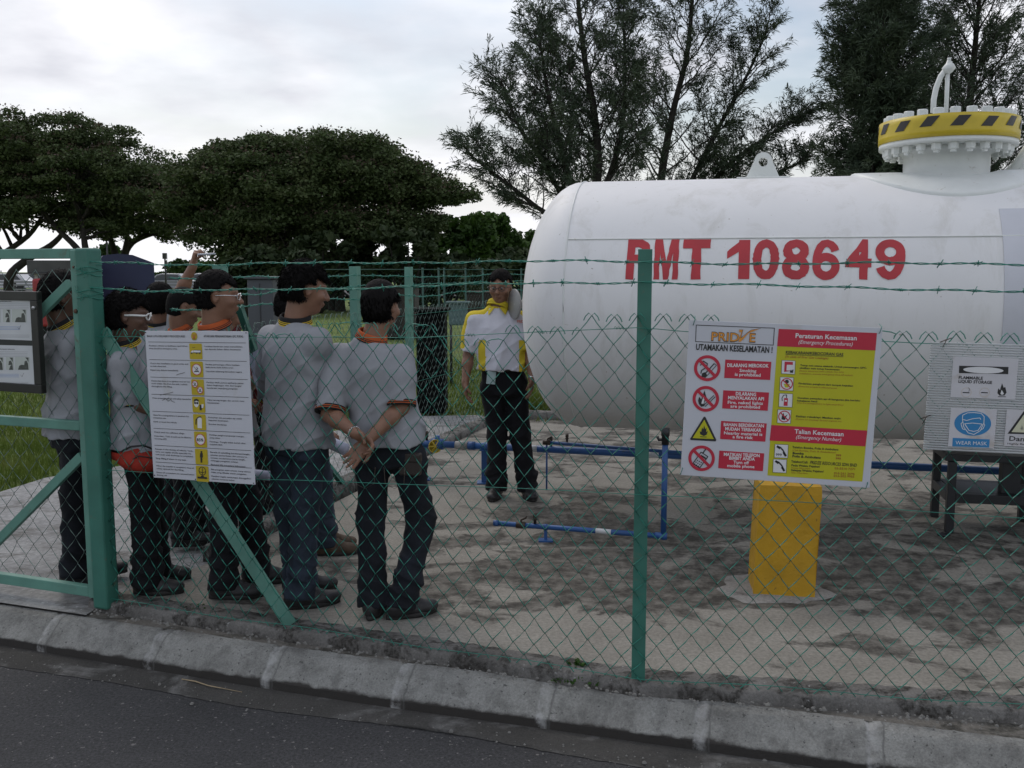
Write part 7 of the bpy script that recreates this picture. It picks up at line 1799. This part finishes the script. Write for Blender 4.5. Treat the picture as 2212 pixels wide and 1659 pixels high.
def casuarina(label, Y, base_px, trunk, seed, reach, group, dense=1.0, lean=0, first=.12, zig=.3, rmax=.2, ncard=9, extra=()):
    """upward swept boughs carrying drooping needle sprays"""
    rg = np.random.default_rng(seed); random.seed(seed)
    tp0 = [W(px, py, Y) for px, py in trunk]
    root = empty('casuarina_tree', (tp0[0].x, Y, -.1)); tag(root, label, 'tree', group)
    m = MB(); P = []; D = []
    for (tr, reach, dense, rmax, first) in [(trunk, reach, dense, rmax, first)] + list(extra):
        tp = [W(px, py, Y) for px, py in tr]; tp = smoothpoly([Vector((tp0[0].x, tp0[0].y, -.1))] + tp, 8)
        limb_mesh(m, tp, rmax, .02, 8); H = len(tp) - 1; nb = int(95 * dense)
        for i in range(nb):
            t = first + (1 - first) * (i + random.random()) / nb; k = min(H - 1, int(t * H)); o = tp[k].lerp(tp[k + 1], t * H - k); ax = (tp[min(k + 2, H)] - tp[max(k - 2, 0)]).normalized()
            a = random.uniform(0, 2 * PI); up = random.uniform(.55, 1.25) + .5 * t; L_ = reach * (1.08 - .80 * t) * random.uniform(.5, 1.15)
            d = (Vector((math.cos(a), math.sin(a), 0)) + ax * up).normalized()
            pts = [o + d * L_ * (j / 7) + Vector((0, 0, .10 * L_ * (j / 7) ** 2)) + Vector([random.uniform(-1, 1) * .03 * L_ for _ in range(3)]) * (j > 0) for j in range(8)]
            limb_mesh(m, pts, .012 + .012 * L_ * .5, .005, 5)
            nt2 = int(L_ * 6.5 * dense ** .3) + 2
            for j in range(nt2):
                f = random.uniform(.25, 1.0); kk = min(6, int(f * 7)); b = pts[kk].lerp(pts[kk + 1], f * 7 - kk); a2 = random.uniform(0, 2 * PI)
                d2 = (d * random.uniform(.5, 1.0) + Vector((math.cos(a2), math.sin(a2), random.uniform(-.1, .6))) * .75).normalized(); l2 = random.uniform(.35, .95) * (1.15 - .5 * f) * (.6 + .15 * reach)
                q = [b, b + d2 * l2 * .5, b + d2 * l2 + Vector((0, 0, -.04))]; m.tube(q, [.007, .005, .003], 3, 0, caps=False)
                for s_ in range(int(3 + l2 * 9)):
                    g_ = random.uniform(.15, 1.05); P.append(b + d2 * l2 * g_); D.append(d2)
    m.build('trunk', BARK, root)
    P = np.array([tuple(p) for p in P]); D = np.array([tuple(p) for p in D]); n = len(P); tot = n * ncard
    p = np.repeat(P, ncard, 0) + rg.normal(size=(tot, 3)) * .035; d = np.repeat(D, ncard, 0) * .8 + rg.normal(size=(tot, 3)) * .42 + np.array([0, 0, -.05]); d /= np.linalg.norm(d, axis=1)[:, None]
    u = np.cross(d, rg.normal(size=(tot, 3))); u /= np.linalg.norm(u, axis=1)[:, None]; ln = rg.uniform(.09, .20, tot)[:, None]; w_ = rg.uniform(.006, .012, tot)[:, None]
    V = np.stack([p - u * w_ * .6, p + d * ln * .55 - u * w_ + np.array([0, 0, -.004]), p + d * ln + np.array([0, 0, -.03]), p + d * ln * .55 + u * w_], 1).reshape(-1, 3)
    npmesh('crown', V, np.arange(tot * 4).reshape(-1, 4), CAS, root); return n
CG = 'casuarina trees behind the tank'
n1 = casuarina('feathery casuarina on the left, spreading over the tank end', 20, 0, [(1262, 560), (1290, 380), (1284, 250), (1262, 120), (1245, -40), (1240, -120)], 31, 2.7, CG, .58, first=.15, ncard=6, rmax=.15,
    extra=[([(1240, 500), (1190, 380), (1120, 270), (1085, 180)], 1.9, .36, .09, .3), ([(1255, 500), (1215, 330), (1180, 180), (1165, 70)], 2.0, .42, .10, .3), ([(1230, 520), (1150, 440), (1060, 370), (1010, 330)], 1.6, .34, .08, .25), ([(1290, 480), (1340, 300), (1350, 150), (1345, 30)], 1.8, .4, .10, .3)])
n2 = casuarina('feathery casuarina leaning slightly right, behind the lifting lug side of the tank', 21.5, 0, [(1415, 560), (1428, 390), (1452, 250), (1485, 110), (1498, -40), (1505, -120)], 32, 2.4, CG, .56, first=.15, ncard=6, rmax=.14,
    extra=[([(1470, 500), (1560, 370), (1650, 300), (1710, 260)], 1.8, .40, .09, .25), ([(1460, 480), (1540, 300), (1610, 170), (1660, 60)], 1.9, .36, .09, .3), ([(1480, 520), (1590, 430), (1690, 370), (1730, 350)], 1.4, .32, .07, .25)])
n3 = casuarina('densest casuarina, a dark column left of the manway', 19, 0, [(1900, 560), (1905, 400), (1902, 250), (1895, 100), (1900, -80), (1905, -200)], 33, 1.9, CG, 2.1, first=.1, ncard=10)
n4 = casuarina('loose casuarina at the right edge behind the manway', 20, 0, [(2075, 560), (2085, 380), (2095, 220), (2110, 60), (2125, -120)], 34, 3.2, CG, .85, first=.12, ncard=7)
print('sprays', n1, n2, n3, n4)

def bushy(name, label, cat, Y, px, base_py, lobes, seed, leafm, group=None, size=.16, per=200, trunk=True):
    rg = np.random.default_rng(seed); random.seed(seed); s = Y / F; c0 = W(px, base_py, Y); root = empty(name, (c0.x, Y, max(-.1, c0.z))); tag(root, label, cat, group)
    cl = []; rr = []
    for (x, y, wx, hy) in lobes:
        c = W(x, y, Y); n = max(14, int(wx * hy * s * s * 6.0 / (size * 5.5)))
        for i in range(min(n, 90)):
            d = rg.normal(size=3); d /= np.linalg.norm(d); r_ = rg.random() ** .4; cl.append((c.x + d[0] * wx * s * r_, Y + d[1] * wx * s * .7 * r_, c.z + d[2] * hy * s * r_)); q = rg.uniform(.6, 1.1) * size * 3.4; rr.append((q, q, q * .65))
    cl = np.array(cl); rr = np.array(rr)
    V, Fc = leaves(cl, rr, per, size, rg, .8); npmesh('crown' if trunk else 'foliage', V, Fc, leafm, root)
    m = MB()
    for i in rg.choice(len(cl), min(22, len(cl)), replace=False): limb_mesh(m, curve(Vector((c0.x, Y, max(-.1, c0.z))), Vector(cl[i]), .03, 6, .06), .09 if trunk else .03, .015, 5)
    m.build('trunk' if trunk else 'stem', BARK, root)
GT = 'green trees beyond the enclosure'
bushy('leafy_tree', 'bright green leafy tree in the gap between dome tree and tank', 'tree', 58, 1000, 660, [(1000, 520, 55, 60), (960, 560, 60, 60), (1030, 500, 30, 30)], 41, LEAF_G, GT, .22, 160)
bushy('leafy_tree', 'mid green leafy tree peaking just left of the tank head', 'tree', 62, 1075, 650, [(1080, 510, 38, 40), (1060, 560, 60, 50), (1120, 550, 45, 40)], 42, LEAF_G, GT, .22, 160)
bushy('leafy_tree', 'low green leafy tree disappearing behind the tank head', 'tree', 66, 1150, 650, [(1150, 535, 45, 35), (1200, 560, 50, 50)], 43, LEAF_G, GT, .22, 150)
UN = 'dark understorey trees behind the fences'
for i, (x, y, wx, hy) in enumerate([(610, 600, 80, 62), (690, 575, 85, 85), (790, 580, 95, 85), (880, 570, 95, 85), (960, 590, 95, 75), (1050, 600, 95, 65), (1140, 600, 90, 62), (535, 592, 55, 42)]):
    bushy('understorey_tree', ('shady low tree %s' % ['behind the gap left of the tall man', 'directly behind the tall man', 'behind the wide fence post', 'behind the slimmer fence post', 'behind the black netted panel', 'behind the instructor', 'beside the tank head', 'above the grey utility cabinet']
        [i]), 'tree', 36 + (i * 3) % 7, x, 690, [(x, y, wx, hy)], 50 + i, LEAF_D, UN, .17, 190)
for i, (x, y, wx, hy, lb) in enumerate([(400, 588, 32, 22, 'pale green round bush beside the raised arm'), (450, 590, 30, 22, 'olive green bush left of the hidden fence post'), (350, 604, 14, 9, 'small bush next to the lamp pole'), (237, 545, 16, 12, 'bush crown above the blue canopy')]):
    bushy('roadside_bush', lb, 'bush', 90, x, 618, [(x, y, wx, hy)], 60 + i, LEAF_G, 'far roadside bushes', .24, 130, False)

# ================================================================ FAR THINGS
NAVY = mat('navy_tarpaulin', (.018, .024, .07), .55, .15, .8, .3, 6); DARKT = mat('dark_tarpaulin', (.03, .03, .035), .6, .2, 1, .2, 6)
REDC = mat('red_lorry_paint', (.30, .025, .03), .4, .15, 2); GLS = flat('vehicle_glass', (.05, .06, .07), .12); TYRE = flat('tyre_rubber', (.02, .02, .02), .8); CHR = flat('pale_steel', (.45, .45, .46), .4)
Yt = 24.0
def Q(px, py, dy=0): return W(px, py, Yt + dy)
lor = empty('canopy_lorry', (Q(270, 690).x, Yt + 1, 0)); tag(lor, 'parked lorry with deep blue tarpaulin canopy behind the man with white glasses', 'lorry')
xl, xr = Q(214, 600).x, Q(334, 600).x; xm = Q(150, 600, 1.5).x; zt0 = Q(260, 548).z; zs0 = Q(334, 568).z; zb0 = Q(300, 655).z; gz0 = -.04
m = MB(); nseg = 10
def cross(y, k): return [Vector((xl - .03, y, zb0)), Vector((xl - .03, y, zs0 - .02)), Vector((xl + (xr - xl) * .1, y, zt0 - .04)), Vector((xl + (xr - xl) * .35, y, zt0)), Vector((xl + (xr - xl) * .62, y, zt0 - .03)), Vector((xr, y, zs0)), Vector((xr, y, zb0))]
a = cross(Yt, 0); b = [p + Vector((-1.5, 3.2, .0)) for p in a]
m.add(a + b, [tuple(range(6, -1, -1)), tuple(range(7, 14))] + [(i, i + 1, i + 8, i + 7) for i in range(6)] + [(6, 0, 7, 13)]); m.build('canopy', NAVY, lor)
m = MB(); m.box(((xl + xr) / 2 - .7, Yt + 1.6, (zb0 + .28) / 2 + .12), (xr - xl + 1.0, 3.0, max(.1, zb0 - .29))); m.build('chassis', DARKT, lor)
for x, y in ((xl + .2, Yt + .5), (xr - .2, Yt + .5), (xl - .9, Yt + 2.7), (xr - 1.3, Yt + 2.7)): m = MB(); m.tube([(x - .1, y, .26), (x + .1, y, .26)], .30, 18); m.build('wheel', TYRE, lor)
m = MB(); cx = Q(172, 600).x
m.box((Q(165, 600).x - .1, Yt + .6, (Q(0, 575).z + Q(0, 690).z) / 2), (1.2, .8, Q(0, 575).z - Q(0, 690).z)); m.build('dark_side_curtain', DARKT, lor, bevel=.05)
def Qp(px, py, dy=0): return W(px, py, Yt - .9)
pk = empty('red_pickup', (Qp(120, 680).x, Yt - 1, 0)); tag(pk, 'red pickup with a flat dark roof board behind the notice board corner', 'pickup')
m = MB(); zr = Qp(0, 612).z; m.box((Qp(138, 600).x, Yt - .8, (zr + .25) / 2 + .12), (1.0, 1.4, zr - .25)); m.build('body', REDC, pk, bevel=.06)
m = MB(); zc0 = Qp(0, 588).z; m.box((Qp(122, 600).x, Yt - .6, (zr + zc0) / 2 + .001), (.9, 1.0, zc0 - zr)); m.build('cab', CHR, pk, bevel=.04)
m = MB(); m.box((Qp(122, 600).x, Yt - 1.103, (zr + zc0) / 2), (.7, .02, (zc0 - zr) * .6)); m.build('windscreen', GLS, pk)
m = MB(); z0 = Qp(0, 576).z; m.box((Qp(126, 600).x, Yt - .6, z0 - .0), (1.15, 1.3, .30)); m.box((Qp(116, 600).x, Yt - .6, z0 - .165), (1.4, 1.4, .03)); m.build('roof_board', mat('grey_roof_board', (.07, .07, .07), .7, .2, 5), pk, bevel=.02)
for x in (Qp(105, 600).x, Qp(165, 600).x): m = MB(); m.tube([(x - .1, Yt - 1.2, .27), (x + .1, Yt - 1.2, .27)], .28, 18); m.build('wheel', TYRE, pk)
# far parked cars along the road
def car(px, Y, w_, col, label, first=None):
    c = W(px, 610, Y); root = empty('parked_car', (c.x, Y, 0)); tag(root, label, 'car', 'cars parked on the far road')
    L_, H_ = 4.3, 1.5; x0 = c.x - L_ / 2
    pr = [(0, .35), (.05, .75), (.35, .88), (1.0, .95), (1.45, 1.38), (1.9, 1.5), (3.2, 1.48), (3.75, 1.0), (4.2, .92), (4.3, .6), (4.28, .35)]
    m = MB(); vs = [Vector((x0 + a, Y - .8, b)) for a, b in pr] + [Vector((x0 + a, Y + .8, b)) for a, b in pr]; n = len(pr)
    m.add(vs, [tuple(range(n)), tuple(range(2 * n - 1, n - 1, -1))] + [(i, (i + 1) % n, n + (i + 1) % n, n + i) for i in range(n)]); m.build('body', col, root, bevel=.05)
    m = MB(); vs = [Vector((x0 + a, Y - .815, b)) for a, b in ((1.2, .98), (1.55, 1.34), (1.95, 1.42), (3.1, 1.40), (3.5, 1.0))]; m.add(vs, [(4, 3, 2, 1, 0)]); m.build('window', GLS, root, recalc=False)
    for dx in (.85, 3.45): m = MB(); m.tube([(x0 + dx, Y - .84, .32), (x0 + dx, Y - .6, .32)], .32, 16); m.build('wheel', TYRE, root)
CW_ = flat('white_car_paint', (.6, .6, .62), .3); CS_ = flat('silver_car_paint', (.35, .36, .38), .3); CB_ = flat('dark_car_paint', (.04, .045, .06), .3)
for i, (px, Y, cl_, lb) in enumerate([(365, 74, CS_, 'silver car seen left of the raised arm'), (440, 80, CW_, 'white car seen right of the raised arm'), (20, 76, CW_, 'white car at the far left edge above the notice board'), (85, 82, CW_, 'white car just left of the pickup roof board'), (520, 78, CB_, 'dark car behind the hidden fence post')]): car(px, Y, 4, cl_, lb)
# guard rail
gr = empty('guard_rail', (W(200, 600, 64).x, 64, 0)); tag(gr, 'long dark steel guard rail along the far road', 'guard rail')
m = MB(); 
for z_ in (.75, .95, .45): m.bar(W(-200, 600, 64) * 1.0 + Vector((0, 0, z_ - W(-200, 600, 64).z)), W(640, 600, 64) + Vector((0, 0, z_ - W(640, 600, 64).z)), .05, .10)
m.build('rail', flat('rail_steel', (.22, .22, .23), .5), gr)
for px in range(-150, 641, 45): p = W(px, 600, 64); m = MB(); m.box((p.x, 64.1, .5), (.12, .10, 1.0)); m.build('post', flat('rail_post', (.05, .05, .05), .6), gr)
sheet('far_road', [(-140, 66), (40, 66), (40, 92), (-140, 92)], -.03, ASPH)
# lamps
for (px, top, bot, lb, wd) in ((230, 514, 600, 'street lamp with a flat disc head standing above the blue canopy', 9), (356, 553, 640, 'short dark lamp pole with a box head left of the raised arm', 4)):
    Y = 55; t = W(px, top, Y); lamp = empty('street_lamp', (t.x, Y, 0)); tag(lamp, lb, 'street lamp')
    m = MB(); m.tube([(t.x, Y, 0), (t.x, Y, t.z - .1)], [.07, .05], 8); m.build('pole', flat('lamp_pole_paint', (.06, .06, .06), .5), lamp)
    m = MB()
    if wd > 5: m.lathe([(0, -.16), (.12, -.14), (.24, -.02), (.24, .03), (0, .08)], (t.x, Y, t.z), Z1, 16)
    else: m.box((t.x, Y, t.z), (.22, .2, .34)); m.box((t.x + .05, Y, t.z - .45), (.16, .15, .25))
    m.build('lamp_head', flat('lamp_head_paint', (.10, .10, .10), .4), lamp, bevel=.01)
# grey cabinet, netted panel, box, low brown sheds under the trees
def slab(name, label, cat, x0, x1, ytop, Y, mat_, d=.5, ybot=None, extra=None):
    a = W(x0, ytop, Y); b = W(x1, ytop, Y); z0 = 0 if ybot is None else W(x0, ybot, Y).z; r_ = empty(name, ((a.x + b.x) / 2, Y + d / 2, max(z0, -.04))); tag(r_, label, cat)
    m = MB(); m.box(((a.x + b.x) / 2, Y + d / 2, (a.z + z0) / 2), (b.x - a.x, d, a.z - z0)); m.build('body', mat_, r_, bevel=.02)
    m = MB(); m.box(((a.x + b.x) / 2, Y + d / 2, a.z + .02), (b.x - a.x + .08, d + .08, .035)); m.build('top', mat_, r_, bevel=.008)
    return r_, a, b
GCB = mat('grey_cabinet_paint', (.075, .08, .095), .6, .12, 2, .05, 20)
r_, a, b = slab('utility_cabinet', 'plain dark grey utility cabinet beside the head of the man with thin glasses', 'cabinet', 533, 588, 603, 13.5, GCB, .6)
m = MB(); cxx = (a.x + b.x) / 2; m.bar((cxx, 13.495, .1), (cxx, 13.495, a.z - .06), .008, .008); m.box((cxx + .05, 13.49, .9), (.015, .02, .09)); m.build('door_seam', flat('seam_dark', (.03, .03, .035), .6), r_)
r_, a, b = slab('netted_crate', 'tall black netted panel between the fence posts left of the instructor', 'crate', 898, 960, 674, 11.2, flat('black_netting', (.004, .005, .005), .9, var=.3, scale=30, spec=.1), .5)
r_, a, b = slab('teal_board', 'small pale teal board behind the fence near the instructor', 'board', 969, 1010, 656, 14.2, flat('pale_teal', (.10, .16, .16), .6), .05, 703)
for x in (a.x + .03, b.x - .03): m = MB(); m.tube([(x, 14.25, -.04), (x, 14.25, a.z)], .02, 8); m.build('leg', BLACK_ST, r_)
for i, (x0, x1, yt, Y, lb) in enumerate([(1008, 1075, 634, 22, 'low dark brown shed behind the instructor'), (815, 895, 622, 24, 'low dark shed behind the second fence post'), (1112, 1150, 648, 21, 'low dark brown shed by the tank head')]):
    r_, a, b = slab('low_shed', lb, 'shed', x0, x1, yt, Y, mat('brown_shed_wall', (.045, .034, .030), .85, .25, 1.5), 1.2)
    m = MB(); m.box(((a.x + b.x) / 2, Y - .004, .55), ((b.x - a.x) * .3, .02, 1.0)); m.build('door', flat('shed_door', (.025, .022, .02), .7), r_)
# white machine beyond the instructor (tank legs and red things)
rs, a, b = slab('red_crate', 'dull red crate on the grass between the stout man and the tall man', 'crate', 536, 590, 700, 17.0, mat('dull_red_plastic', (.16, .03, .03), .6, .3, 5), .5)

# ================================================================ GRASS AND WEEDS
def blades(name, pts, hmin, hmax, wd, matr, seed, lean=.5, kind='stuff'):
    rg = np.random.default_rng(seed); p = np.array(pts); n = len(p); h = rg.uniform(hmin, hmax, n)[:, None]; a = rg.uniform(0, 2 * PI, n); d = np.stack([np.cos(a), np.sin(a), np.zeros(n)], 1); s = np.stack([-np.sin(a), np.cos(a), np.zeros(n)], 1)
    up = np.array([0, 0, 1.0]); l = d * h * rg.uniform(.1, lean, n)[:, None]
    V = np.stack([p - s * wd, p + s * wd, p + up * h * .6 + l * .4 + s * wd * .7, p + up * h + l, p + up * h * .6 + l * .4 - s * wd * .7], 1).reshape(-1, 3)
    o = npmesh(name, V, np.arange(n * 5).reshape(-1, 5), matr); 
    if kind: tag(o, kind=kind)
    return o
GBL = leafmat('grass_blade', [(.08, .12, .02), (.13, .19, .03), (.22, .24, .07)], .7, .25, 1.5)
rg_ = np.random.default_rng(3); pts = []
def ingrass(x, y):
    # keep off path, pad: test against far path edge polyline
    P = gravel_far + [CORNER + Vector((.1, -.2)), CORNER + Vector((9, -2.4))]
    for a, b in zip(P[:-1], P[1:]):
        if min(a.x, b.x) <= x <= max(a.x, b.x): return y > a.y + (b.y - a.y) * (x - a.x) / (b.x - a.x + 1e-9) + .02
    return y > 5.4 if x < P[0].x else True
while len(pts) < 60000:
    Y = 6.2 + 12 * rg_.random() ** 1.4; x = rg_.uniform(-.62, .30) * Y
    if ingrass(x, Y): pts.append((x, Y, -.045))
blades('grass', pts, .03, .11, .004, GBL, 5)
# tuft line of taller grass against the compound
pts = []
for i in range(2600):
    t = rg_.random(); e = (Vector((CORNER.x, CORNER.y)) + Vector((9, -2.4)) * t * .35); pts.append((e.x + rg_.normal() * .1, e.y + .25 + abs(rg_.normal()) * .35, -.04))
blades('tall_grass', pts, .10, .30, .005, GBL, 6, .7)
# weeds on the verge
WEED = leafmat('weed_leaf', [(.03, .07, .015), (.05, .12, .02), (.08, .17, .03)], .6, .25, 20)
def weed(px, py, n, spread, h, label, seed):
    rg = np.random.default_rng(seed); c = G(px, py, ZR + .165); r_ = empty('weed', (c.x, c.y, ZR + .160)); tag(r_, label, 'weed')
    m = MB(); cl = []
    for i in range(n):
        a = rg.uniform(0, 2 * PI); rr = spread * rg.random() ** .6; top = c + Vector((math.cos(a) * rr, math.sin(a) * rr * .5, h * rg.uniform(.35, 1))); top.z = max(top.z, c.z + .01)
        m.tube([c, c.lerp(top, .5) + Vector((0, 0, .01)), top], .0012, 4); 
        for k in range(6): q = c.lerp(top, rg.uniform(.4, 1.05)); cl.append((q.x, q.y, q.z))
    m.build('stem', WEED, r_); cl = np.array(cl); V, Fc = leaves(cl, np.full_like(cl, .011), 3, .008, rg, .8, .7); npmesh('leaf', V, Fc, WEED, r_)
weed(1246, 1460, 14, .06, .075, 'leafy green weed growing on the verge left of the middle post', 1)
weed(1290, 1478, 12, .10, .03, 'low creeping weed beside the middle post base', 2)
weed(1230, 1472, 10, .08, .025, 'low creeping weed on the verge below the mesh', 3)
weed(418, 1332, 16, .11, .05, 'straggly weed on the plinth near the stout man shoes', 4)
weed(480, 1338, 10, .08, .035, 'small weed on the plinth left of the brace foot', 5)
